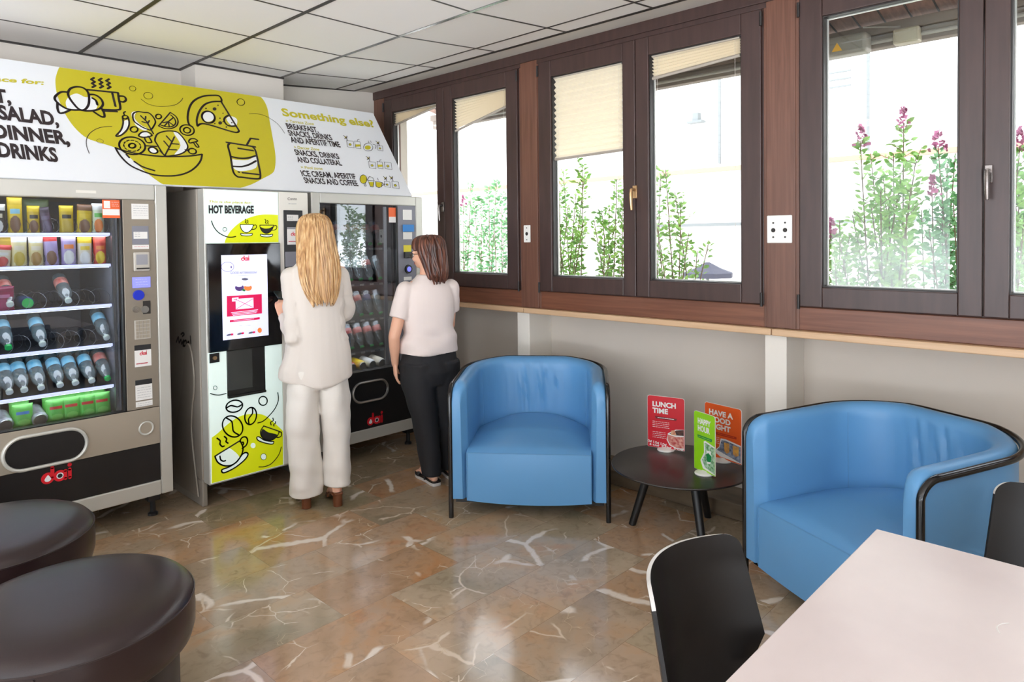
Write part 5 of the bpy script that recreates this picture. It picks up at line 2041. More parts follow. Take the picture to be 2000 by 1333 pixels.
def icon_sprig(A, nm, x, y, s):
    A.strokes(nm, [[(x, y), (x+0.5*s, y+0.5*s), (x+0.7*s, y+0.9*s)], [(x+0.2*s, y+0.6*s), (x+0.45*s, y+0.45*s)], [(x+0.6*s, y+0.1*s), (x+0.55*s, y+0.55*s)]], 0.0055, M_printblk, 2)
    A.fill(nm+'_tint', A.disc((x+0.35*s, y+0.3*s), 0.2*s, 0.12*s, 0.7), M_olive, 1)


def icon_can(A, nm, x, y, s):
    A.strokes(nm, [[(x, y), (x+0.8*s, y+0.1*s), (x+0.95*s, y+1.15*s), (x+0.2*s, y+1.05*s), 'cs'], [(x+0.4*s, y+0.02*s), (x+0.5*s, y-0.25*s), (x+0.7*s, y-0.25*s)]], 0.0030, M_printblk, 2)
    A.fill(nm+'_tint', [(x+0.12*s, y+0.5*s), (x+0.85*s, y+0.5*s), (x+0.9*s, y+0.8*s), (x+0.16*s, y+0.85*s)], M_olive, 1)


icon_sprig(B2, 'sprig_icon', 1290, 548, 50)
icon_bag(B2, 'bag_icon', 1318, 595, 62)
icon_can(B2, 'can_icon', 1392, 600, 62)
B2.strokes('croissant_icon', [[(1475, 665), (1490, 630), (1530, 620), (1560, 650), (1550, 685), (1500, 690), 'c'], [(1560, 630), (1590, 640), (1585, 670)], [(1520, 600), (1526, 618)], [(1540, 598), (1546, 616)]], 0.004, M_printblk, 2)
B2.fill('croissant_icon_tint', B2.disc((1515, 660), 28, 20), M_olive, 1)
icon_sprig(B2, 'sprig_icon', 1590, 600, 48)
icon_bag(B2, 'bag_icon', 1603, 640, 48)
icon_sprig(B2, 'sprig_icon', 1500, 742, 48)
icon_bag(B2, 'bag_icon', 1522, 790, 62)
icon_can(B2, 'can_icon', 1600, 790, 60)
icon_bag(B2, 'bag_icon', 1668, 795, 64)
B2.fill('ice_lolly_icon_tint', B2.disc((1474, 955), 30, 38), M_olive, 1)
B2.strokes('ice_lolly_icon', [B2.disc((1474, 955), 32, 40)+['c'], [(1490, 990), (1500, 1020)], [(1478, 994), (1490, 1022)]], 0.004, M_printblk, 2)
B2.strokes('sundae_icon', [[(1510, 960), (1530, 930), (1560, 940), (1575, 970), (1510, 965), 's'], [(1518, 972), (1540, 1025), (1565, 1028), (1572, 975), 's']], 0.004, M_printblk, 2)
B2.fill('sundae_icon_tint', [(1522, 980), (1570, 982), (1562, 1022), (1542, 1020)], M_olive, 1)
B2.strokes('coffee_icon', [[(1588, 975), (1648, 985), (1645, 1025), (1615, 1035), (1590, 1020), 'cs'], [(1650, 990), (1668, 1000), (1650, 1015)], [(1605, 945), (1612, 965)]], 0.004, M_printblk, 2)
B2.fill('coffee_icon_tint', [(1592, 980), (1645, 988), (1642, 1022), (1614, 1030), (1594, 1018)], M_olive, 1)
icon_sprig(B2, 'sprig_icon', 1660, 930, 45)
icon_bag(B2, 'bag_icon', 1668, 975, 52)
icon_sprig(B2, 'sprig_icon', 1715, 925, 50)
icon_bag(B2, 'bag_icon', 1738, 975, 62)

# ================================================================ blue tub armchairs
M_leather = mat('blue_leather', (96, 152, 200), 0.34, spec=0.45, bump=0.10, bscale=420)
M_piping = mat('blue_piping', (90, 144, 190), 0.4)
M_tube = mat('black_tube', (14, 13, 14), 0.18, spec=0.6)


def u_path(hw, depth, rad, n_side=44, n_c=18, n_b=16):
    """plan of the shell: from the left front end round the back to the right front end; returns (x, y, nx, ny, s)"""
    P = []
    for k in range(n_side):
        P.append((-hw, (depth-rad)*k/n_side, -1, 0))
    for k in range(n_c):
        a = pi-pi/2*k/n_c
        P.append((-hw+rad+rad*cos(a), depth-rad+rad*sin(a), cos(a), sin(a)))
    for k in range(n_b):
        P.append((-hw+rad+(2*hw-2*rad)*k/n_b, depth, 0, 1))
    for k in range(n_c):
        a = pi/2-pi/2*k/n_c
        P.append((hw-rad+rad*cos(a), depth-rad+rad*sin(a), cos(a), sin(a)))
    for k in range(n_side+1):
        P.append((hw, (depth-rad)*(1-k/n_side), 1, 0))
    out, s = [], 0.0
    for i, p in enumerate(P):
        if i:
            s += sqrt((p[0]-P[i-1][0])**2+(p[1]-P[i-1][1])**2)
        out.append((*p, s))
    return out


def tub_chair(label, loc, rotz):
    W2, D, RC = 0.413, 0.705, 0.30
    t = thing('tub_armchair', label, 'armchair', loc, rotz, 'blue leather tub armchairs')
    path = u_path(W2, D, RC)
    S = path[-1][4]
    RF = 0.085
    TH = 0.072

    def top(s):
        e = min(s, S-s)
        z = 0.742+0.040*min(1.0, max(0.0, (e-0.05)/0.75))**1.2
        if e < RF:
            z -= RF-sqrt(max(0.0, RF*RF-(RF-e)**2))
        return z
    zb = 0.105
    rings = []
    for (x, y, nx, ny, s) in path:
        zt = top(s)
        cen = abs(s-S/2)
        e = min(s, S-s)
        th = TH*(0.62+0.38*min(1.0, e/0.05)) if e < 0.05 else TH
        th = th+0.03*math.exp(-(cen/0.5)**2)
        pts = []
        # outer face up, rounded top, inner face down
        rr = th/2
        for k in range(9):
            pts.append((0.0, zb+(zt-rr-zb)*k/8))
        for k in range(1, 8):
            a = pi*k/8
            pts.append((-rr+rr*cos(a), zt-rr+rr*0.9*sin(a)))
        for k in range(20):
            z = zt-rr-(zt-rr-zb)*k/19
            lean = 0.02*max(0, (zt-z)/0.4)
            # soft creases in the middle of the inner back
            f = math.exp(-(cen/0.20)**2)
            hz = max(0.0, 1-((z-0.60)/0.20)**2)
            wr = 0.0062*f*hz*(sin(s*92+2.6*sin(z*9))+0.6*sin(s*151+z*11))
            f2 = math.exp(-((cen-0.38)/0.07)**2)
            wr += 0.0025*f2*hz*sin(s*120+z*14)
            pts.append((-th-lean*0.3+wr, z))
        rings.append([(x+nx*o, y+ny*o, z) for o, z in pts])
    mb = MB()
    mb.loft(rings)
    sh = mb.build('shell', M_leather, t, smooth=True, angle=50)
    # seams where arms meet back
    for q in (0, 1):
        idx = min(range(len(path)), key=lambda i: abs(path[i][4]-(S*0.5+(0.47 if q else -0.47))))
        P = [Vector(p) for p in rings[idx][16:36]]
        mb = MB()
        mb.tube([p for p in P], 0.0022, 5)
        mb.build('seam', M_piping, sh, smooth=True)
    # seat
    mb = MB()
    sw = W2-TH-0.004
    nx, ny = 22, 22
    grid = []
    for j in range(ny+1):
        v = j/ny
        y = 0.004+v*0.575
        row = []
        for i in range(nx+1):
            u = 2*i/nx-1
            lim = sw
            if y > D-RC-0.06:
                q = (y-(D-RC-0.06))/(RC-0.04)
                lim = sw*max(0.45, sqrt(max(0.0, 1-min(1.0, q)**2*0.62)))
            z = 0.372+0.052*(1-abs(u)**2.6)*min(1.0, (v/0.45))**0.8+0.012*v
            z -= 0.012*max(0.0, 1-v/0.06)
            row.append((u*lim, y, z))
        grid.append(row)
    fr, bo = [], []
    nz = 8
    for j in range(nz+1):
        q = j/nz
        row = []
        for i in range(nx+1):
            u = 2*i/nx-1
            bow = -0.012*(1-u*u)*sin(pi*q)
            z0 = 0.098-0.018*(1-u*u)
            z = z0+(grid[0][i][2]-0.002-z0)*q
            row.append((u*sw, 0.0+bow, z))
        fr.append(row)
    allr = fr+grid
    back = [(p[0], p[1], 0.11) for p in grid[-1]]
    allr.append(back)
    allr.append([(p[0], 0.02, 0.10) for p in fr[0]])
    v = [p for r in allr for p in r]
    f = []
    n = nx+1
    for j in range(len(allr)-1):
        for i in range(nx):
            f.append((j*n+i, j*n+i+1, (j+1)*n+i+1, (j+1)*n+i))
    for col in (0, nx):
        f.append(tuple(j*n+col for j in range(len(allr))))
    mb.add(v, f)
    so = mb.build('seat', M_leather, t, smooth=True, angle=55)
    mb = MB()
    P = [(p[0], p[1]-0.002, p[2]-0.002) for p in grid[0]]
    mb.tube(P, 0.0035, 6)
    mb.tube([(-sw+0.002, -0.001, z) for z in (0.11, 0.36)], 0.003, 6)
    mb.tube([(sw-0.002, -0.001, z) for z in (0.11, 0.36)], 0.003, 6)
    mb.build('piping', M_piping, so, smooth=True)
    # steel tube round the outside: leg, arm front, rim, arm front, leg
    R0 = 0.0135
    P = []
    o = R0*0.9
    P.append((-W2-o, 0.006, 0.0))
    P.append((-W2-o, 0.006, 0.3))
    P.append((-W2-o, 0.006, 0.742-RF))
    for (x, y, nx_, ny_, s) in path:
        e = min(s, S-s)
        if e < 0.006:
            continue
        P.append((x+nx_*o, y+ny_*o, top(s)-0.026))
    P.append((W2+o, 0.006, 0.742-RF))
    P.append((W2+o, 0.006, 0.3))
    P.append((W2+o, 0.006, 0.0))
    mb = MB()
    mb.tube(P, R0, 12)
    mb.build('tube_frame', M_tube, t, smooth=True, angle=60)
    for sx in (-1, 1):
        mb = MB()
        mb.cyl((sx*0.30, D-0.06, 0.0), (sx*0.30, D-0.06, 0.11), R0, R0, 12)
        mb.build('leg', M_tube, t, smooth=True)
    mb = MB()
    mb.box(-W2+0.01, W2-0.01, 0.03, 0.05, 0.078, 0.10)
    mb.box(-W2+0.01, W2-0.01, D-0.08, D-0.06, 0.085, 0.105)
    mb.build('under_frame', M_tube, t)
    return t


def chair_at(label, fl, fr):
    """place a tub chair from the floor points of its two front legs"""
    fl, fr = Vector(fl), Vector(fr)
    m = (fl+fr)/2
    d = (fr-fl).normalized()
    # local +x runs from the sitter's right leg to left as seen from behind the seat
    return tub_chair(label, (m.x, m.y, 0), atan2(d.y, d.x))


chair_at('blue tub armchair standing in front of the women, left of the round table', (2.437, 2.823), (2.962, 2.146))
chair_at('blue tub armchair half hidden by white table, at right edge', (2.868, 1.352), (2.496, 0.580))

# ================================================================ round side table with three sign cards
M_tabblk = mat('black_table_top', (34, 29, 28), 0.28, spec=0.5, bump=0.05, bscale=300)
M_legblk = mat('black_leg', (18, 17, 17), 0.4)
TC = (3.133, 1.819)
t = thing('side_table', 'low round black table with three splayed legs between the armchairs', 'side table', (*TC, 0))
mb = MB()
mb.lathe([(0.0, 0.331), (0.335, 0.331), (0.35, 0.336), (0.352, 0.340), (0.35, 0.344), (0.346, 0.345), (0.0, 0.345)], 72, caps=False)
mb.build('tabletop', M_tabblk, t, smooth=True, angle=30)
for a in (115, 235, 355):
    a = radians(a)
    mb = MB()
    mb.tube([(0.150*cos(a), 0.150*sin(a), 0.331), (0.250*cos(a), 0.250*sin(a), 0.0)], [0.023, 0.019], 14)
    mb.build('leg', M_legblk, t, smooth=True)
mb = MB()
mb.lathe([(0.17, 0.322), (0.17, 0.331)], 24)
mb.build('mounting_plate', M_legblk, t)


def sign_card(label, a, b, ztop, col, header, flip=1):
    """card standing on the table: a, b = lower corners as the viewer sees them (left, right)"""
    a, b = Vector((a[0], a[1], 0)), Vector((b[0], b[1], 0))
    m = (a+b)/2
    d = (b-a).normalized()
    n = Vector((d.y, -d.x, 0))
    w = (b-a).length
    h = ztop-0.352
    t = thing('sign_card', label, 'table sign', (m.x, m.y, 0.345))
    z0 = 0.007
    P = []
    r = 0.014
    for (cx, cz, a0) in ((w/2-r, z0+h-r, 0), (-w/2+r, z0+h-r, 90), (-w/2+r*0.3, z0+r*0.3, 180), (w/2-r*0.3, z0+r*0.3, 270)):
        rr = r if a0 in (0, 90) else r*0.3
        for k in range(6):
            an = radians(a0+90*k/5)
            P.append((cx+rr*cos(an), cz+rr*sin(an)))
    mb = MB()
    mb.prism([d*p[0]+Vector((0, 0, p[1]))+n*0.0015 for p in P], -n*0.003)
    mb.build('card_edge', M_paper, t)
    A = Art(t, (m.x, m.y, 0.345), d, (0, 0, 1), raw=True, base=0.002)
    mb = MB()
    mb.add([A.W(Vector((p[0]*0.985, z0+(p[1]-z0)*0.992+0.001)), 0) for p in P], [tuple(range(len(P)))])
    A._fin(mb, 'card_face', col)
    mb = MB()
    mb.lathe([(0.046, 0.0), (0.047, 0.004), (0.044, 0.009), (0.020, 0.012), (0.012, 0.016)], 28, (n.x*0.004, n.y*0.004, 0))
    mb.build('foot', M_white, t, smooth=True)
    y = h-0.030
    for k, ln in enumerate(header):
        A.text('headline', ln[0], (-w/2+0.030, y-0.022), (-w/2+0.030+ln[1], y-0.022), 0.026, M_paper, 2, bold=0.04)
        y -= 0.036
    return t, A, w, h, y


M_cred = mat('card_red', (198, 14, 34), 0.35)
M_cora = mat('card_orange', (222, 88, 30), 0.35)
M_cgrn = mat('card_green', (142, 204, 24), 0.35)
M_dkred = mat('card_dark_red', (112, 10, 22), 0.4)
M_dkora = mat('card_dark_orange', (172, 44, 24), 0.4)
M_dkgrn = mat('card_dark_green', (22, 128, 66), 0.4)
M_choc = mat('picture_brown', (92, 48, 34), 0.5, color2=(40, 22, 20), vscale=(60, 60, 60))
M_cream2 = mat('picture_cream', (226, 190, 150), 0.5, color2=(196, 120, 90), vscale=(50, 50, 50))
M_straw = mat('picture_berry', (176, 30, 40), 0.5, color2=(226, 170, 150), vscale=(70, 70, 70))
M_mint = mat('picture_leaf', (40, 120, 40), 0.5, color2=(190, 220, 190), vscale=(70, 70, 70))
M_amber = mat('picture_amber', (236, 176, 60), 0.5, color2=(180, 130, 90), vscale=(50, 50, 50))
M_dusk = mat('picture_dusk', (60, 70, 92), 0.5, color2=(160, 170, 190), vscale=(60, 60, 60))

t, A, w, h, y = sign_card('red LUNCH TIME card standing at the left of the round table', (3.267, 2.101), (3.315, 1.897), 0.640, M_cred, [('LUNCH', 0.132), ('TIME', 0.088)])
A.fill('dark_band', [Vector(p) for p in ((-0.062, y-0.004), (0.062, y-0.006), (0.058, y-0.018), (-0.056, y-0.018))], M_dkred, 1, pre=True)
scribble(A, 'band_text', -0.045, 0.045, y-0.011, 1, 0.01, 0.003, M_paper, 21, 2)
scribble(A, 'fine_print', -w/2+0.03, 0.02, y-0.034, 4, 0.010, 0.0022, M_paper, 22, 2)
scribble(A, 'fine_print', -w/2+0.03, 0.0, y-0.092, 4, 0.010, 0.0022, M_paper, 23, 2)
A.fill('cake_picture_rim', [Vector(p) for p in ((w/2-0.004, 0.125), (0.055, 0.120), (0.012, 0.095), (0.004, 0.060), (0.020, 0.030), (0.060, 0.014), (w/2-0.004, 0.016))], M_paper, 1, pre=True)
A.fill('cake_picture', [Vector(p) for p in ((w/2-0.005, 0.085), (0.060, 0.080), (0.010, 0.088), (0.010, 0.060), (0.024, 0.034), (0.062, 0.020), (w/2-0.005, 0.022))], M_straw, 2, pre=True)
A.fill('dessert_picture', [Vector(p) for p in ((w/2-0.005, 0.124), (0.060, 0.117), (0.020, 0.095), (0.050, 0.088), (w/2-0.005, 0.092))], M_choc, 2, pre=True)
A.fill('cream_picture', [Vector(p) for p in ((0.030, 0.112), (0.050, 0.117), (0.060, 0.090), (0.030, 0.088))], M_cream2, 3, pre=True)
A.text('border_text', 'Oaf  5 Oaf  5 Oaf', (-w/2+0.002, 0.034), (0.004, 0.022), 0.012, M_paper, 2, bold=0.03)
A.text('border_text', '5 Oaf  5 Oaf  5 Oaf', (-w/2+0.012, 0.016), (w/2-0.004, 0.009), 0.010, M_paper, 3, bold=0.03)

t, A, w, h, y = sign_card('orange HAVE A GOOD NIGHT card at the back right of the round table', (3.347, 1.795), (3.306, 1.568), 0.636, M_cora, [('HAVE A', 0.150), ('GOOD', 0.135), ('NIGHT', 0.135)])
A.fill('dark_band', [Vector(p) for p in ((-0.06, y-0.002), (0.085, y-0.002), (0.085, y-0.014), (-0.05, y-0.016))], M_dkora, 1, pre=True)
scribble(A, 'band_text', -0.03, 0.07, y-0.008, 1, 0.01, 0.003, M_cora, 24, 2)
scribble(A, 'fine_print', -w/2+0.03, -0.02, y-0.030, 4, 0.010, 0.0022, M_paper, 25, 2)
A.fill('drinks_picture_rim', [Vector(p) for p in ((w/2-0.004, 0.105), (0.02, 0.118), (-0.012, 0.116), (-0.022, 0.07), (-0.05, 0.045), (-0.02, 0.02), (w/2-0.004, 0.012))], M_paper, 1, pre=True)
A.fill('drinks_picture', [Vector(p) for p in ((w/2-0.006, 0.098), (0.02, 0.110), (-0.006, 0.108), (-0.018, 0.07), (-0.036, 0.050), (0.03, 0.035), (w/2-0.006, 0.016))], M_dusk, 2, pre=True)
A.fill('glass_picture', [Vector(p) for p in ((0.010, 0.100), (0.042, 0.100), (0.042, 0.055), (0.026, 0.045), (0.012, 0.055))], M_amber, 3, pre=True)
A.fill('glass_picture', [Vector(p) for p in ((0.062, 0.096), (0.100, 0.096), (0.098, 0.050), (0.080, 0.042), (0.064, 0.052))], M_amber, 3, pre=True)
A.text('border_text', 'Occas', (-0.085, 0.036), (-0.005, 0.024), 0.014, M_paper, 3, bold=0.04)

t, A, w, h, y = sign_card('green HAPPY HOUR card standing in front, on the edge of the round table', (3.113, 1.728), (3.061, 1.586), 0.646, M_cgrn, [('HAPPY', 0.092), ('HOUR', 0.086)])
A.fill('dark_band', [Vector(p) for p in ((-0.050, y-0.008), (0.056, y-0.008), (0.052, y-0.022), (-0.046, y-0.022))], M_dkgrn, 1, pre=True)
scribble(A, 'band_text', -0.04, 0.045, y-0.015, 1, 0.01, 0.003, M_cgrn, 26, 2)
A.fill('drink_picture_rim', [Vector(p) for p in ((w/2-0.003, 0.150), (0.008, 0.165), (-0.004, 0.160), (-0.002, 0.105), (-0.028, 0.060), (-0.01, 0.024), (w/2-0.003, 0.012))], M_paper, 1, pre=True)
A.fill('drink_picture', [Vector(p) for p in ((w/2-0.004, 0.144), (0.012, 0.156), (0.002, 0.154), (0.008, 0.100), (-0.016, 0.066), (0.004, 0.034), (w/2-0.004, 0.018))], M_mint, 2, pre=True)
A.fill('glass_picture', [Vector(p) for p in ((0.016, 0.120), (0.048, 0.124), (0.044, 0.060), (0.020, 0.056))], M_paper, 3, pre=True)
A.fill('herb_picture', [Vector(p) for p in ((0.014, 0.100), (0.030, 0.112), (0.052, 0.100), (0.046, 0.070), (0.022, 0.066))], M_dkgrn, 4, pre=True)

# ================================================================ brown leather stools
M_stool = mat('brown_leather', (40, 27, 27), 0.30, spec=0.42, bump=0.10, bscale=500)
M_seam = mat('brown_seam', (44, 32, 32), 0.4)
M_base = mat('stool_base', (26, 20, 20), 0.45)


def stool(label, x, y):
    t = thing('round_stool', label, 'stool', (x, y, 0), 0, 'round brown leather stools')
    R = 0.335
    prof = [(0.0, 0.466), (0.08, 0.4655), (0.16, 0.463), (0.22, 0.459), (0.265, 0.453), (0.296, 0.445), (0.318, 0.434), (0.330, 0.421), (R, 0.409)]
    mb = MB()
    mb.lathe(prof[::-1], 72, caps=False)
    mb.build('cushion', M_stool, t, smooth=True, angle=60)
    mb = MB()
    mb.lathe([(0.27, 0.262), (0.315, 0.266), (0.330, 0.280), (R+0.003, 0.31), (R+0.004, 0.36), (R, 0.407)], 72, caps=False)
    mb.lathe([(0.0, 0.262), (0.27, 0.262)], 72, caps=False)
    mb.build('side_band', M_stool, t, smooth=True, angle=60)
    mb = MB()
    mb.tube([((R+0.001)*cos(2*pi*k/72), (R+0.001)*sin(2*pi*k/72), 0.408) for k in range(72)], 0.0035, 6, loop=True)
    mb.build('seam', M_seam, t, smooth=True)
    mb = MB()
    a = radians(-118)
    p, q = (R+0.003)*cos(a), (R+0.003)*sin(a)
    mb.tube([(p, q, 0.285), (p*1.004, q*1.004, 0.33), (p*1.004, q*1.004, 0.40)], 0.0022, 5)
    mb.build('side_seam', M_seam, t, smooth=True)
    mb = MB()
    mb.lathe([(0.285, 0.0), (0.29, 0.006), (0.29, 0.262)], 64)
    mb.build('base', M_base, t, smooth=True, angle=40)
    return t


stool('round brown leather stool nearest the viewer at lower left', 0.555, 2.395)
stool('round brown leather stool behind the nearest one, under the snack machine', 0.485, 3.21)

# ================================================================ white table and black chairs
M_tabw = mat('white_laminate', (228, 216, 212), 0.34, spec=0.5, color2=(204, 190, 188), vscale=(1.6, 1.6, 1.6), bump=0.02, bscale=300)  # tone patches put smudges and uneven window reflections into the colour
M_tabedge = mat('white_edge', (232, 228, 222), 0.4)
t = thing('cafe_table', 'white rectangular table filling the lower right corner', 'table', (1.40, -0.02, 0))
mb = MB()
mb.box(-0.60, 0.564, -0.58, 0.578, 0.718, 0.740)
mb.build('tabletop', M_tabw, t, bevel=0.003)
for sx in (-0.5, 0.47):
    for sy in (-0.5, 0.49):
        mb = MB()
        mb.box(sx-0.02, sx+0.02, sy-0.02, sy+0.02, 0, 0.718)
        mb.build('leg', M_legblk, t, bevel=0.003)
mb = MB()
mb.tube(catmull([(0.205, 0.255, 0.7405), (0.225, 0.263, 0.7405), (0.246, 0.258, 0.7405), (0.258, 0.248, 0.7405)], 4), 0.0011, 4)
mb.build('scratch', M_paper, t)

M_ply = mat('black_laminate', (20, 17, 16), 0.42, spec=0.4)
M_edgeglare = mat('chair_edge_glare', (196, 192, 188), 0.3)


def cafe_chair(label, loc, rotz):
    """shell chair; local -y is where the sitter looks"""
    t = thing('cafe_chair', label, 'chair', loc, rotz, 'black shell chairs at the white table')
    # one bent sheet: seat then back
    nu = 20
    sec = []
    for k in range(8):
        sec.append((-0.40+0.33*k/8, 0.455-0.012*sin(pi*k/8)))
    for k in range(7):
        a = -pi/2+radians(78)*k/6
        sec.append((-0.07+0.075*cos(a), 0.53+0.075*sin(a)))
    for k in (0.1, 0.2, 0.3, 0.4, 0.5, 0.6, 0.7, 0.78, 0.83, 0.87, 0.90, 0.925, 0.945, 0.963, 0.978, 0.99, 0.997, 1.0):
        sec.append((0.004+0.045*k, 0.545+0.255*k))
    rows = []
    ns = len(sec)
    for j, (y, z) in enumerate(sec):
        q = j/(ns-1)
        hw = 0.208 if z < 0.545 else 0.192+0.020*(1-(z-0.545)/0.255)
        if j < 3:
            hw -= 0.02*(1-j/3)**2
        if z > 0.770:
            e = (z-0.770)/0.030
            hw -= 0.030*(1-sqrt(max(0.0, 1-e*e)))
        curve = 0.092*max(0.0, min(1.0, (z-0.455)/0.10))
        row = []
        for i in range(nu+1):
            u = 2*i/nu-1
            row.append((u*hw, y-curve*(u*hw/0.2)**2+curve*0.4, z+0.010*(u*u)*(1 if z < 0.5 else 0)))
        rows.append(row)
    T = 0.0085
    v, f, m = [], [], []
    n = nu+1

    def nrm(j, i):
        a = Vector(rows[min(j+1, ns-1)][i])-Vector(rows[max(j-1, 0)][i])
        b = Vector(rows[j][min(i+1, nu)])-Vector(rows[j][max(i-1, 0)])
        return b.cross(a).normalized()
    for sgn in (0.5, -0.5):
        for j in range(ns):
            for i in range(n):
                v.append(Vector(rows[j][i])+nrm(j, i)*T*sgn)
    o = ns*n
    mb = MB()
    faces = []
    for j in range(ns-1):
        for i in range(nu):
            faces.append((j*n+i, j*n+i+1, (j+1)*n+i+1, (j+1)*n+i))
            faces.append((o+j*n+i, o+(j+1)*n+i, o+(j+1)*n+i+1, o+j*n+i+1))
    mb.add(v, faces, 0)
    mb.build('shell', M_ply, t, smooth=True, angle=50, recalc=False)
    # edge band all round; window glare is painted as a pale top edge
    loop = [(0, i) for i in range(n)]+[(j, nu) for j in range(1, ns)]+[(ns-1, i) for i in range(nu-1, -1, -1)]+[(j, 0) for j in range(ns-2, 0, -1)]
    mb = MB()
    vv, ff = [], []
    for (j, i) in loop:
        vv.append(v[j*n+i])
        vv.append(v[o+j*n+i])
    N = len(loop)
    mm = []
    for k in range(N):
        l = (k+1) % N
        ff.append((2*k, 2*l, 2*l+1, 2*k+1))
    tb, lb = MB(), MB()
    tb.add(vv, [g for g, q in zip(ff, loop) if v[q[0]*n+q[1]].z > 0.772])
    lb.add(vv, [g for g, q in zip(ff, loop) if v[q[0]*n+q[1]].z <= 0.772])
    for q in (tb, lb):
        us = sorted({i for g in q.f for i in g})
        mp_ = {i: k for k, i in enumerate(us)}
        q.v = [q.v[i] for i in us]
        q.f = [[mp_[i] for i in g] for g in q.f]
    tb.build('top_edge', M_edgeglare, t, recalc=False)
    lb.build('edge_band', M_ply, t, recalc=False)
    for sx in (-1, 1):
        for (ya, yb_) in ((-0.32, -0.40), (-0.08, 0.02)):
            mb = MB()
            mb.tube([(sx*0.15, ya, 0.443), (sx*0.19, yb_, 0.0)], 0.011, 10)
            mb.build('leg', M_steel, t, smooth=True)
    mb = MB()
    mb.tube([(-0.15, -0.32, 0.438), (-0.15, -0.08, 0.438)], 0.011, 10)
    mb.tube([(0.15, -0.32, 0.438), (0.15, -0.08, 0.438)], 0.011, 10)
    mb.tube([(-0.15, -0.2, 0.438), (0.15, -0.2, 0.438)], 0.010, 10)
    mb.build('seat_frame', M_steel, t, smooth=True)
    return t


cafe_chair('black shell chair with glare-lit rim at the near left side of white table', (1.372, 0.752, 0), radians(0))
cafe_chair('black shell chair at the far right end of the white table', (2.385, 0.170, 0), radians(-90))

# ================================================================ the two women
def skin_mat(name, c):
    m = mat(name, c, 0.5, spec=0.4)
    b = m.node_tree.nodes['Principled BSDF']
    b.inputs['Subsurface Weight'].default_value = 0.12
    b.inputs['Subsurface Radius'].default_value = (0.012, 0.005, 0.003)
    return m


M_skin = skin_mat('skin', (226, 174, 146))
M_eyew = mat('eye_white', (236, 232, 226), 0.2)
M_iris = mat('iris', (70, 50, 38), 0.2)
M_lip = mat('lip', (186, 100, 92), 0.4)
M_cream_j = mat('cream_crepe', (216, 207, 198), 0.75, sheen=0.2, bump=0.06, bscale=900)
M_cream_t = mat('cream_trousers', (230, 224, 216), 0.75, sheen=0.2, bump=0.08, bscale=700)
M_tee = mat('pale_pink_tee', (226, 212, 206), 0.8, bump=0.05, bscale=700)
M_blackt = mat('black_trousers', (26, 25, 28), 0.8, bump=0.10, bscale=600)
M_shoebr = mat('brown_shoe', (104, 58, 34), 0.3)
M_sandal = mat('black_sandal', (24, 22, 24), 0.5)
M_sole = mat('white_sole', (206, 200, 196), 0.6)
M_lens = clear_mat('spectacle_lens', (240, 244, 246), 0.10)
M_specs = mat('spectacle_frame', (90, 80, 76), 0.3, metal=0.6)


def hair_mat(name, c1, c2, c3):
    m = mat(name, c1, 0.38, spec=0.5)
    nt = m.node_tree
    b = nt.nodes['Principled BSDF']
    tc = nt.nodes.new('ShaderNodeTexCoord')
    mp = nt.nodes.new('ShaderNodeMapping')
    mp.inputs['Scale'].default_value = (70, 70, 3.5)
    nz = nt.nodes.new('ShaderNodeTexNoise')
    nz.inputs['Scale'].default_value = 1.0
    nz.inputs['Detail'].default_value = 4
    cr = nt.nodes.new('ShaderNodeValToRGB')
    e = cr.color_ramp.elements
    e.new(0.5)
    for k, (p, c) in enumerate(((0.3, c3), (0.5, c1), (0.7, c2))):
        e[k].position = p
        e[k].color = rgb(c)
    nt.links.new(tc.outputs['Object'], mp.inputs[0])
    nt.links.new(mp.outputs[0], nz.inputs['Vector'])
    nt.links.new(nz.outputs['Fac'], cr.inputs[0])
    nt.links.new(cr.outputs[0], b.inputs['Base Color'])
    bp = nt.nodes.new('ShaderNodeBump')
    bp.inputs['Strength'].default_value = 0.5
    bp.inputs['Distance'].default_value = 0.004
    nt.links.new(nz.outputs['Fac'], bp.inputs['Height'])
    nt.links.new(bp.outputs[0], b.inputs['Normal'])
    return m


M_blond = hair_mat('blonde_hair', (200, 156, 106), (234, 202, 154), (142, 98, 58))
M_brun = hair_mat('brown_hair', (86, 50, 38), (140, 84, 60), (48, 28, 24))


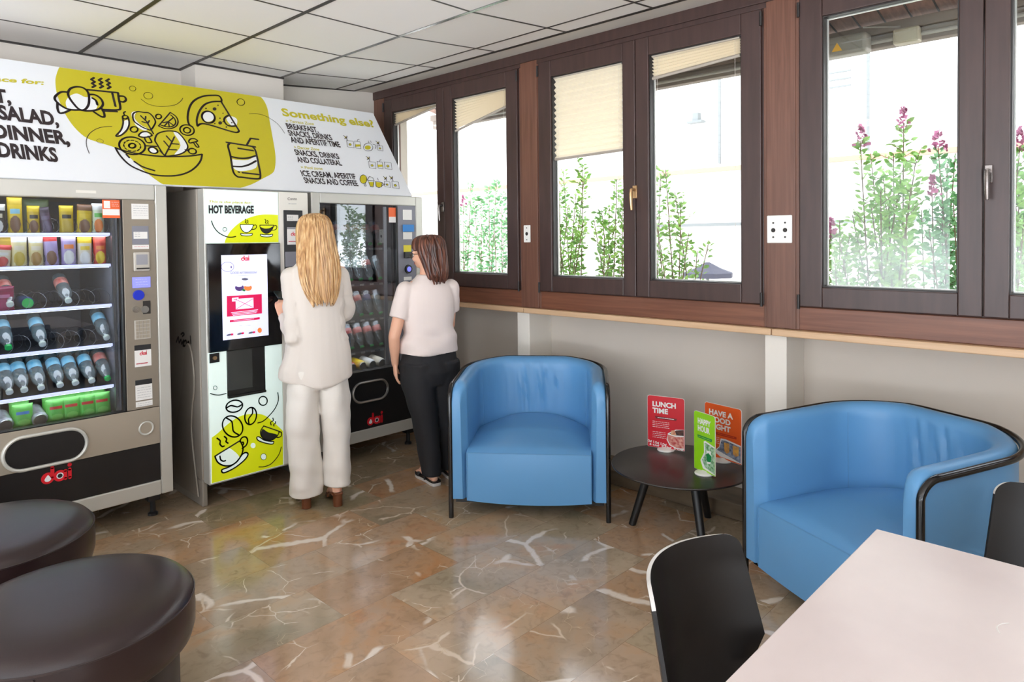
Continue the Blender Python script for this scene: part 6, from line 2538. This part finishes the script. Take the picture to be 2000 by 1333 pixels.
def add_hand(mb, w, d, side, nrm, curl, s=1.0):
    """w wrist, d pointing direction, side = towards the thumb, nrm = palm normal (towards which fingers curl)"""
    w, d, side, nrm = Vector(w), Vector(d).normalized(), Vector(side), Vector(nrm)
    side = (side-d*side.dot(d)).normalized()
    nn = d.cross(side)
    if nn.dot(nrm) < 0:
        nn = -nn
    pl = 0.078*s
    for k, q in enumerate((-0.028, -0.010, 0.010, 0.027)):
        mb.capsule(w+side*q*0.55*s+d*0.008, 0.0145*s, w+d*(pl*(0.94 if k in (0,) else 1.0))+side*q*s, 0.0115*s, 10)
    for k, (q, ln) in enumerate(((-0.030, 0.052), (-0.010, 0.068), (0.011, 0.073), (0.031, 0.064))):
        p = w+d*pl*(0.92 if k == 0 else 1.0)+side*q*s
        a = 0.0
        dr = d+side*q*1.5
        for j, f in enumerate((0.45, 0.31, 0.24)):
            a += curl*(0.8 if j == 0 else 1.0)
            dd = (dr.normalized()*cos(a)+nn*sin(a)).normalized()
            p2 = p+dd*ln*f*s
            mb.capsule(p, (0.0088-0.0006*j)*s, p2, (0.0082-0.0008*j)*s, 9)
            p = p2
    p = w+d*0.022*s+side*0.022*s
    p2 = p+(d*0.55+side*0.75+nn*0.3).normalized()*0.036*s
    p3 = p2+(d*0.85+side*0.30+nn*0.45*(1 if curl > 0.2 else 0.4)).normalized()*0.030*s
    p4 = p3+(d*0.95+nn*0.35).normalized()*0.022*s
    mb.capsule(p, 0.013*s, p2, 0.0105*s, 10)
    mb.capsule(p2, 0.0105*s, p3, 0.009*s, 10)
    mb.capsule(p3, 0.009*s, p4, 0.0075*s, 10)


def ellring(cx, cy, z, rx, ry, n=28, p=2.3):
    out = []
    for k in range(n):
        t = 2*pi*k/n
        c, s = cos(t), sin(t)
        out.append((cx+rx*abs(c)**(2/p)*(1 if c >= 0 else -1), cy+ry*abs(s)**(2/p)*(1 if s >= 0 else -1), z))
    return out


def human(root, hs, z0, legs, arms, head_turn, head_tilt=0.0, neck=(0, 0.0, 1.42), hand_curl=(0.4, 0.4)):
    """hs scale of a 1.65 m figure; legs: [(hip, knee, ankle, toe)] absolute; arms: [(shoulder, elbow, wrist, hand dir, thumb side, palm normal)]"""
    mb = MB()

    def S(x, y, z):
        return (x*hs, y*hs, z*hs+z0)
    for hip, knee, ank, toe in legs:
        mb.capsule(hip, 0.080*hs, knee, 0.052*hs)
        mb.capsule(knee, 0.052*hs, ank, 0.033*hs)
        kn, an = Vector(knee), Vector(ank)
        mb.ell(kn.lerp(an, 0.3)+Vector((0, -0.015, 0)), (0.047*hs, 0.05*hs, 0.11*hs))
        to = Vector(toe)
        he = Vector((an.x, an.y-0.03, max(to.z, an.z-0.06)))
        mb.capsule(an, 0.033*hs, he, 0.026*hs)
        mb.capsule(he, 0.026*hs, an.lerp(to, 0.6)+Vector((0, 0, -0.015)), 0.030*hs)
        mb.capsule(an, 0.030*hs, to.lerp(an, 0.25), 0.026*hs)
        for q in (-0.024, -0.008, 0.008, 0.022):
            mb.capsule(an.lerp(to, 0.6)+Vector((q, 0, -0.012)), 0.016*hs, to+Vector((q*1.1, -abs(q)*0.5, 0)), 0.010*hs, 8)
    mb.ell(S(0, 0.0, 0.90), (0.160*hs, 0.110*hs, 0.12*hs))
    mb.ell(S(0, 0.005, 1.05), (0.122*hs, 0.090*hs, 0.15*hs))
    mb.ell(S(0, 0.005, 1.22), (0.145*hs, 0.100*hs, 0.16*hs))
    mb.ell(S(0.065, 0.075, 1.21), (0.06*hs, 0.05*hs, 0.06*hs))
    mb.ell(S(-0.065, 0.075, 1.21), (0.06*hs, 0.05*hs, 0.06*hs))
    mb.capsule(S(-0.11, -0.005, 1.305), 0.045*hs, S(0.11, -0.005, 1.305), 0.045*hs)
    mb.capsule(S(0, -0.005, 1.33), 0.060*hs, S(0, 0.01, 1.47), 0.048*hs)
    for (sh, el, wr, hd, ts, pn), cu in zip(arms, hand_curl):
        mb.capsule(sh, 0.048*hs, el, 0.038*hs)
        e2, w2 = Vector(el), Vector(wr)
        mb.capsule(el, 0.038*hs, e2.lerp(w2, 0.35), 0.036*hs)
        mb.capsule(e2.lerp(w2, 0.35), 0.036*hs, wr, 0.024*hs)
        add_hand(mb, wr, hd, ts, pn, cu, hs*1.02)
    # head
    R = Matrix.Rotation(head_turn, 3, 'Z') @ Matrix.Rotation(head_tilt, 3, 'X')
    c0 = Vector(S(0, 0.012, 1.50))

    def H(x, y, z):
        return c0+R @ Vector((x*hs, y*hs, z*hs))

    def he(x, y, z, rx, ry, rz):
        mb.ell(H(x, y, z), (rx*hs, ry*hs, rz*hs), 18, 12, rot=R)
    he(0, -0.008, 0.062, 0.074, 0.094, 0.088)
    he(0, 0.030, 0.010, 0.062, 0.066, 0.078)
    he(0, 0.052, -0.030, 0.040, 0.042, 0.038)
    he(0, 0.068, -0.044, 0.020, 0.020, 0.018)
    he(0, 0.094, 0.010, 0.010, 0.016, 0.026)
    he(0, 0.104, -0.003, 0.014, 0.014, 0.011)
    he(0, 0.086, -0.026, 0.021, 0.012, 0.006)
    he(0, 0.084, -0.035, 0.018, 0.012, 0.006)
    for sx in (-1, 1):
        he(sx*0.031, 0.072, 0.044, 0.026, 0.018, 0.010)
        he(sx*0.040, 0.064, 0.000, 0.024, 0.024, 0.022)
        he(sx*0.074, -0.004, 0.020, 0.009, 0.020, 0.030)
        he(sx*0.079, -0.014, 0.024, 0.007, 0.013, 0.024)
    body = mb.build('body', M_skin, root, smooth=True, remesh=0.0058, smooth_it=5)
    for sx in (-1, 1):
        e = MB()
        e.ell(H(sx*0.031, 0.079, 0.026), (0.012*hs, 0.010*hs, 0.0075*hs), 14, 10, rot=R)
        eo = e.build('eye', M_eyew, root, smooth=True)
        e = MB()
        e.ell(H(sx*0.031, 0.0865, 0.026), (0.0052*hs, 0.0035*hs, 0.0052*hs), 12, 8, rot=R)
        e.build('iris', M_iris, eo, smooth=True)
        e = MB()
        e.tube([H(sx*0.018, 0.090, 0.047), H(sx*0.033, 0.090, 0.051), H(sx*0.049, 0.080, 0.046)], [0.003, 0.0035, 0.002], 6)
        e.build('eyebrow', M_brun, root, smooth=True)
    e = MB()
    e.ell(H(0, 0.097, -0.027), (0.019*hs, 0.006*hs, 0.004*hs), 14, 8, rot=R)
    e.ell(H(0, 0.096, -0.034), (0.016*hs, 0.006*hs, 0.0045*hs), 14, 8, rot=R)
    e.build('mouth', M_lip, root, smooth=True)
    return H, R


def folds(amp, items, zlo=-9, zhi=9):
    """cloth folds: sum of soft waves over position"""
    def f(co, no):
        a = 0.0
        for (kx, ky, kz, ph, w) in items:
            a += w*sin(kx*co.x+ky*co.y+kz*co.z+ph)
        g = 1.0
        if co.z < zlo+0.06:
            g = max(0.25, (co.z-zlo)/0.06)
        return co+no*amp*a*g
    return f


def hair_shell(root, name, m, H, R, rings, open_half, seed, n=110, amp=0.004, zopen=0.03):
    """rings: (x, y, z, rx, ry) in head space from crown to tips; the face sector is cut out below zopen"""
    rnd = random.Random(seed)
    ph = [rnd.uniform(0, 6.28) for _ in range(8)]
    # refine
    R2 = []
    fine = catmull([(r[0], r[1], r[2]) for r in rings], 6)
    rad = catmull([(r[3], r[4], 0) for r in rings], 6)
    V, idx = [], []
    for j, (c, q) in enumerate(zip(fine, rad)):
        row = []
        for k in range(n):
            t = 2*pi*k/n
            down = min(1.0, j/(len(fine)*0.35))
            w = sin(9*t+ph[0]+0.8*sin(j*0.11))+0.8*sin(17*t+ph[1]+0.5*sin(j*0.15+1))+0.55*sin(31*t+ph[2]+0.06*j)+0.4*sin(47*t+ph[3]-0.05*j)
            d = 1.0+amp*down*w/max(q.x, 0.03)
            x, y = q.x*d*cos(t), q.y*d*sin(t)
            zz = c.z
            if j > len(fine)-8:
                zz += 0.012*(sin(13*t+ph[4])+sin(29*t+ph[5]))*(j-len(fine)+8)/8
            row.append((c.x+x, c.y+y, zz, t))
        V.append(row)
    mb = MB()
    vv = [H(p[0], p[1], p[2]) for r in V for p in r]
    ff = []
    for j in range(len(V)-1):
        for k in range(n):
            t = 2*pi*(k+0.5)/n
            da = abs((t-pi/2+pi) % (2*pi)-pi)
            if V[j][k][2] < zopen+0.035*cos(min(da, 1.4)*1.1) and da < open_half:
                continue
            l = (k+1) % n
            ff.append((j*n+k, j*n+l, (j+1)*n+l, (j+1)*n+k))
    mb.add(vv, ff)
    top = len(mb.v)
    mb.v.append(tuple(H(rings[0][0], rings[0][1], rings[0][2]+0.004)))
    for k in range(n):
        mb.f.append([top, k, (k+1) % n])
        mb.m.append(0)
    o = mb.build(name, m, root, smooth=True, angle=80)
    so = o.modifiers.new('solid', 'SOLIDIFY')
    so.thickness = 0.008
    so.offset = -1
    return o


# ---------------------------------------------------------------- blonde woman
rz = radians(-20)
bl = thing('woman', 'blonde woman seen from behind in cream blouse and wide trousers, holding a phone', 'person', (2.048, 3.518, 0), rz)
legsB = [((-0.085, 0.0, 0.86), (-0.08, 0.02, 0.47), (-0.072, 0.030, 0.125), (-0.075, 0.175, 0.030)),
         ((0.085, 0.0, 0.86), (0.095, 0.01, 0.47), (0.094, -0.020, 0.125), (0.098, 0.125, 0.030))]
armsB = [((-0.136, -0.01, 1.325), (-0.118, -0.055, 0.985), (-0.155, 0.180, 1.085), (-0.05, 0.55, 0.80), (0.5, 0.1, 0.6), (0.8, 0.0, -0.3)),
         ((0.136, -0.01, 1.325), (0.172, 0.04, 1.100), (0.100, 0.215, 1.135), (-0.35, 0.85, 0.2), (-0.4, 0.1, 0.7), (-0.8, 0.0, -0.3))]
HB, RB = human(bl, 0.985, 0.035, legsB, armsB, radians(6), radians(-8), hand_curl=(0.45, 0.5))
mb = MB()
rg = []
for (cy, z, rx, ry) in ((0.03, 0.70, 0.198, 0.155), (0.026, 0.78, 0.196, 0.152), (0.018, 0.88, 0.178, 0.140), (0.010, 0.99, 0.158, 0.128), (0.004, 1.09, 0.150, 0.120), (0.0, 1.19, 0.150, 0.116), (-0.004, 1.27, 0.150, 0.110), (-0.006, 1.325, 0.142, 0.100), (-0.006, 1.368, 0.126, 0.098), (-0.002, 1.405, 0.086, 0.082)):
    rg.append(ellring(0, cy-0.01, z, rx, ry))
mb.loft(rg)
for (sh, el, wr, *_r) in armsB:
    s_, e_, w_ = Vector(sh), Vector(el), Vector(wr)
    mb.capsule(s_+Vector((0, 0, -0.01)), 0.058, e_, 0.060, 18)
    mb.capsule(e_, 0.060, e_.lerp(w_, 0.82), 0.046, 18)


def jacket_def(co, no):
    a = 0.0
    for (kx, ky, kz, ph, w) in ((34, 8, 3, 0.4, 1.0), (19, -12, -4, 1.7, 1.0), (8, 6, 21, 0.3, 0.5), (50, 22, 6, 2.0, 0.35)):
        a += w*sin(kx*co.x+ky*co.y+kz*co.z+ph)
    low = min(1.0, max(0.0, (1.25-co.z)/0.35))
    c = co+no*0.0062*a*(0.35+0.65*low)
    if abs(co.x) > 0.12 and 0.95 < co.z < 1.2:
        c += no*0.004*sin(62*co.z+20*co.y)
    if c.z < 0.86:
        q = (0.86-c.z)/0.16
        c.z += q*0.045*min(1.3, (co.x/0.19)**2)
    return c


mb.build('blouse', M_cream_j, bl, smooth=True, remesh=0.0075, smooth_it=2, deform=jacket_def)


def trousers(root, name, m, L, Rr, hips, amp, waves, vox=0.0065):
    mb = MB()
    for leg in (L, Rr):
        mb.loft([ellring(*q, p=2.15) for q in leg])
    mb.loft([ellring(*q, p=2.3) for q in hips])
    zl = min(L[0][2], Rr[0][2])
    return mb.build(name, m, root, smooth=True, remesh=vox, smooth_it=2, deform=folds(amp, waves, zl, 9))


trousers(bl, 'trousers', M_cream_t,
         [(-0.066, 0.045, 0.070, 0.092, 0.104), (-0.068, 0.042, 0.14, 0.091, 0.103), (-0.078, 0.022, 0.40, 0.087, 0.102), (-0.084, 0.006, 0.60, 0.086, 0.110), (-0.078, 0.0, 0.80, 0.080, 0.112)],
         [(0.110, -0.004, 0.112, 0.074, 0.094), (0.110, -0.002, 0.18, 0.074, 0.094), (0.104, 0.002, 0.42, 0.077, 0.096), (0.094, 0.0, 0.60, 0.083, 0.108), (0.080, 0.0, 0.80, 0.080, 0.112)],
         [(0, 0.0, 0.685, 0.140, 0.100), (0, 0.004, 0.76, 0.162, 0.116), (0, 0.004, 0.92, 0.148, 0.108), (0, 0.0, 1.0, 0.125, 0.095)],
         0.0060, ((30, 24, 3, 0.0, 1.0), (16, -26, 6, 1.2, 0.8), (6, 5, 30, 0.5, 0.3), (44, 15, -14, 2.2, 0.4), (12, 10, 60, 0.7, 0.25)))
for (hip, knee, ank, toe) in legsB:
    a, to = Vector(ank), Vector(toe)
    mb = MB()
    x, y = a.x, a.y-0.028
    mb.lathe([(0.027, 0.0), (0.028, 0.004), (0.027, 0.055), (0.030, 0.075)], 20, (x, y-0.008, 0), sy=0.95)
    so = mb.build('shoe', M_shoebr, bl, smooth=True, bevel=0.002)
    mb = MB()
    P = [(x, y-0.035, 0.078, 0.024), (x, y, 0.076, 0.031), (x, y+0.06, 0.058, 0.031), (x+0.002, y+0.11, 0.026, 0.036), (x+0.003, y+0.16, 0.012, 0.040), (x+0.003, y+0.20, 0.010, 0.030), (x+0.003, y+0.222, 0.010, 0.010)]
    rg = []
    for (px_, py_, pz_, hw_) in P:
        rg.append([(px_-hw_, py_, pz_-0.009), (px_+hw_, py_, pz_-0.009), (px_+hw_*1.02, py_, pz_+0.004), (px_-hw_*1.02, py_, pz_+0.004)])
    mb.loft(rg)
    mb.build('sole', M_shoebr, so, bevel=0.003)
    mb = MB()
    rg = []
    for (dy, zc_, hw_, hh) in ((0.095, 0.055, 0.040, 0.040), (0.125, 0.044, 0.042, 0.034), (0.155, 0.036, 0.041, 0.026)):
        rg.append([(x+0.003+hw_*cos(pi*k/10), y+dy, zc_-0.035+(hh+0.012)*sin(pi*k/10)) for k in range(11)])
    mb.loft(rg, caps=False, closed=False)
    st = mb.build('strap', M_shoebr, so, smooth=True)
    sd = st.modifiers.new('solid', 'SOLIDIFY')
    sd.thickness = 0.005
HBr = [(0.0, -0.010, 0.160, 0.010, 0.012), (0.0, -0.010, 0.156, 0.042, 0.052), (0.0, -0.010, 0.135, 0.076, 0.092), (0.0, -0.012, 0.09, 0.094, 0.112), (0.0, -0.016, 0.03, 0.100, 0.112), (0.0, -0.030, -0.04, 0.106, 0.098), (0.0, -0.052, -0.12, 0.116, 0.078), (0.0, -0.070, -0.20, 0.118, 0.058), (0.0, -0.080, -0.27, 0.106, 0.044), (0.004, -0.088, -0.325, 0.086, 0.032), (0.006, -0.092, -0.365, 0.060, 0.020)]
hb = hair_shell(bl, 'hair', M_blond, HB, RB, HBr, 1.0, 3, n=140, amp=0.0026)
rnd = random.Random(5)
mb = MB()
for k in range(46):
    a = -pi/2+rnd.uniform(-1.35, 1.35)
    P = []
    jit = rnd.uniform(0, 6)
    end = rnd.randint(7, 10)
    for j in range(1, end+1):
        r = HBr[j]
        aa = a+0.06*sin(j*0.9+jit)
        P.append(HB(r[0]+(r[3]+0.002)*cos(aa), r[1]+(r[4]+0.003)*sin(aa), r[2]-(0.012*rnd.random() if j == end else 0)))
    P = catmull(P, 4)
    w = rnd.uniform(0.005, 0.010)
    mb.tube(P, [max(0.0012, w*sin(pi*min(0.93, 0.02+0.98*i/len(P)))**1.1) for i in range(len(P))], 6)
mb.build('hair_lock', M_blond, bl, smooth=True, recalc=False)['kind'] = 'stuff'
bpy.context.view_layer.update()
wp = Matrix.Translation(bl.location) @ Matrix.Rotation(rz, 4, 'Z')
ph = wp @ Vector((-0.150, 0.285, 1.195))
t = thing('phone', 'dark phone in the left hand of the blonde woman', 'phone', ph, rz)
t.rotation_euler = (radians(-72), radians(10), rz+radians(10))
mb = MB()
mb.box(-0.033, 0.033, -0.004, 0.004, -0.065, 0.065)
mb.build('phone_case', mat('phone_dark', (34, 46, 46), 0.3), t, bevel=0.004)
mb = MB()
mb.box(-0.032, 0.032, 0.004, 0.0046, -0.066, 0.066)
mb.build('screen', M_glossblk, t)

# ---------------------------------------------------------------- dark-haired woman
rz = radians(-17)
br = thing('woman', 'dark-haired woman with glasses in pale T-shirt and black trousers, facing the bottle machine', 'person', (2.722, 3.338, 0), rz)
hs = 0.92
legsD = [((-0.080, 0.0, 0.80), (-0.040, 0.01, 0.44), (0.0, -0.03, 0.10), (-0.012, 0.150, 0.036)),
         ((0.080, 0.0, 0.80), (0.100, 0.02, 0.44), (0.145, 0.04, 0.10), (0.160, 0.215, 0.036))]
armsD = [((-0.150, -0.005, 1.205), (-0.232, -0.02, 0.93), (-0.205, 0.045, 0.755), (0.06, 0.10, -1.0), (0.2, 1.0, 0.1), (1.0, -0.1, 0.0)),
         ((0.150, -0.005, 1.205), (0.165, 0.05, 0.97), (0.100, 0.215, 1.06), (-0.3, 0.8, 0.35), (-0.4, 0.1, 0.7), (-0.8, 0.0, -0.3))]
HD, RD = human(br, hs, 0.022, legsD, armsD, radians(32), radians(-4), hand_curl=(0.28, 0.5))
mb = MB()
rg = []
for (cy, z, rx, ry) in ((0.004, 0.815, 0.186, 0.138), (0.004, 0.85, 0.184, 0.136), (0.002, 0.93, 0.168, 0.122), (0.0, 1.01, 0.164, 0.116), (0.0, 1.09, 0.168, 0.118), (0.0, 1.16, 0.166, 0.110), (-0.002, 1.21, 0.156, 0.098), (-0.002, 1.25, 0.124, 0.086), (0.0, 1.282, 0.078, 0.072), (0.0, 1.300, 0.064, 0.062)):
    rg.append(ellring(0, cy, z, rx, ry))
mb.loft(rg)
for (sh, el, *_r) in armsD:
    s_, e_ = Vector(sh), Vector(el)
    d = (e_-s_)
    P = [s_+Vector((0, 0, 0.0)), s_+d*0.3, s_+d*0.56]
    mb.capsule(s_-d*0.02, 0.056, s_+d*0.3, 0.058, 18)
    mb.tube([s_+d*0.1, s_+d*0.3, s_+d*0.60], [0.054, 0.060, 0.061], 20)


def tee_def(co, no):
    a = 1.3*sin(18*co.x+10*co.y+34*co.z+0.3)+0.7*sin(-22*co.x+12*co.y+46*co.z+1.1)+0.4*sin(60*co.z+14*co.x)
    low = max(0.0, min(1.0, (1.05-co.z)/0.12))
    return co+no*(0.0055*a*low+0.0015*sin(30*co.x+12*co.z))


mb.build('t_shirt', M_tee, br, smooth=True, remesh=0.008, smooth_it=4, deform=tee_def)
trousers(br, 'trousers', M_blackt,
         [(0.0, -0.018, 0.05, 0.058, 0.068), (-0.006, -0.010, 0.16, 0.064, 0.074), (-0.036, 0.004, 0.42, 0.080, 0.090), (-0.068, 0.002, 0.62, 0.100, 0.115), (-0.082, 0.0, 0.76, 0.100, 0.130)],
         [(0.143, 0.045, 0.05, 0.058, 0.068), (0.136, 0.040, 0.16, 0.064, 0.074), (0.110, 0.020, 0.42, 0.080, 0.090), (0.092, 0.004, 0.62, 0.100, 0.115), (0.086, 0.0, 0.76, 0.098, 0.130)],
         [(0, 0.0, 0.62, 0.140, 0.110), (0, 0.0, 0.70, 0.180, 0.134), (0, 0.0, 0.80, 0.168, 0.122), (0, 0.0, 0.90, 0.140, 0.102)],
         0.0040, ((22, 18, 6, 0.4, 1.0), (10, -16, 14, 1.0, 0.8), (8, 6, 44, 0.2, 0.5)), 0.008)
for (hip, knee, ank, toe) in legsD:
    a, to = Vector(ank), Vector(toe)
    mb = MB()
    d = (to-a)
    d.z = 0
    d.normalize()
    sd = Vector((d.y, -d.x, 0))
    c0 = Vector((a.x, a.y, 0))
    out = []
    for (f, w_) in ((-0.068, 0.018), (-0.055, 0.030), (-0.02, 0.034), (0.05, 0.034), (0.11, 0.043), (0.15, 0.044), (0.185, 0.034), (0.20, 0.014)):
        out.append((f, w_))
    P = [c0+d*f+sd*w_ for f, w_ in out]+[c0+d*f-sd*w_ for f, w_ in out[::-1]]
    P = catmull(P, 3, True)
    mb.prism([(p.x, p.y, 0.0) for p in P], (0, 0, 0.020))
    so = mb.build('sandal', M_sole, br, smooth=True, bevel=0.003)
    mb = MB()
    mb.prism([(p.x, p.y, 0.0205) for p in P], (0, 0, 0.006))
    mb.build('footbed', M_sandal, so)
    for f, r_, h_ in ((0.115, 0.045, 0.034), (0.135, 0.045, 0.030), (0.03, 0.040, 0.075)):
        mb = MB()
        mb.tube([c0+d*(f-0.012*sin(pi*k/12))+sd*r_*cos(pi*k/12)+Vector((0, 0, 0.022+h_*sin(pi*k/12))) for k in range(13)], 0.0065, 8)
        mb.build('strap', M_sandal, so, smooth=True)
HDr = [(0.0, -0.012, 0.158, 0.010, 0.012), (0.0, -0.012, 0.154, 0.044, 0.054), (0.0, -0.014, 0.134, 0.078, 0.096), (0.0, -0.018, 0.09, 0.092, 0.112), (0.0, -0.026, 0.03, 0.092, 0.110), (0.0, -0.044, -0.03, 0.088, 0.092), (0.0, -0.062, -0.09, 0.084, 0.074), (0.0, -0.072, -0.13, 0.078, 0.062), (0.0, -0.078, -0.165, 0.058, 0.044)]
hair_shell(br, 'hair', M_brun, HD, RD, HDr, 1.25, 9, n=110, amp=0.0042, zopen=0.045)
mb = MB()
rnd = random.Random(8)
for k in range(30):
    a = -pi/2+rnd.uniform(-1.3, 1.3)
    P = []
    jit = rnd.uniform(0, 6)
    for j in range(1, rnd.randint(8, 9)):
        r = HDr[j]
        aa = a+0.12*sin(j*1.3+jit)
        P.append(HD(r[0]+(r[3]+0.004)*cos(aa), r[1]+(r[4]+0.005)*sin(aa), r[2]))
    P = catmull(P, 4)
    w = rnd.uniform(0.006, 0.012)
    mb.tube(P, [max(0.0012, w*sin(pi*min(0.92, 0.02+0.95*i/len(P)))**1.1) for i in range(len(P))], 6)
mb.build('hair_lock', M_brun, br, smooth=True, recalc=False)['kind'] = 'stuff'
gl = thing('glasses', 'glasses worn by the dark-haired woman', 'glasses', wp.to_translation() if False else br.location, rz)
mb = MB()
for sx in (-1, 1):
    mb.tube([HD(sx*0.034+0.024*cos(2*pi*k/20), 0.103-0.006*abs(sx*0.034+0.024*cos(2*pi*k/20))/0.05, 0.022+0.019*sin(2*pi*k/20)) for k in range(20)], 0.0018, 6, loop=True)
    mb.tube([HD(sx*0.058, 0.096, 0.028), HD(sx*0.078, 0.06, 0.030), HD(sx*0.084, -0.005, 0.030)], 0.0018, 6)
mb.tube([HD(-0.010, 0.104, 0.026), HD(0, 0.108, 0.029), HD(0.010, 0.104, 0.026)], 0.0018, 6)
mb.build('spectacle_frame', M_specs, gl, smooth=True)
for sx in (-1, 1):
    mb = MB()
    mb.add([HD(sx*0.034+0.023*cos(2*pi*k/20), 0.103-0.006*abs(sx*0.034+0.023*cos(2*pi*k/20))/0.05, 0.022+0.018*sin(2*pi*k/20)) for k in range(20)], [tuple(range(20))])
    mb.build('lens', M_lens, gl)
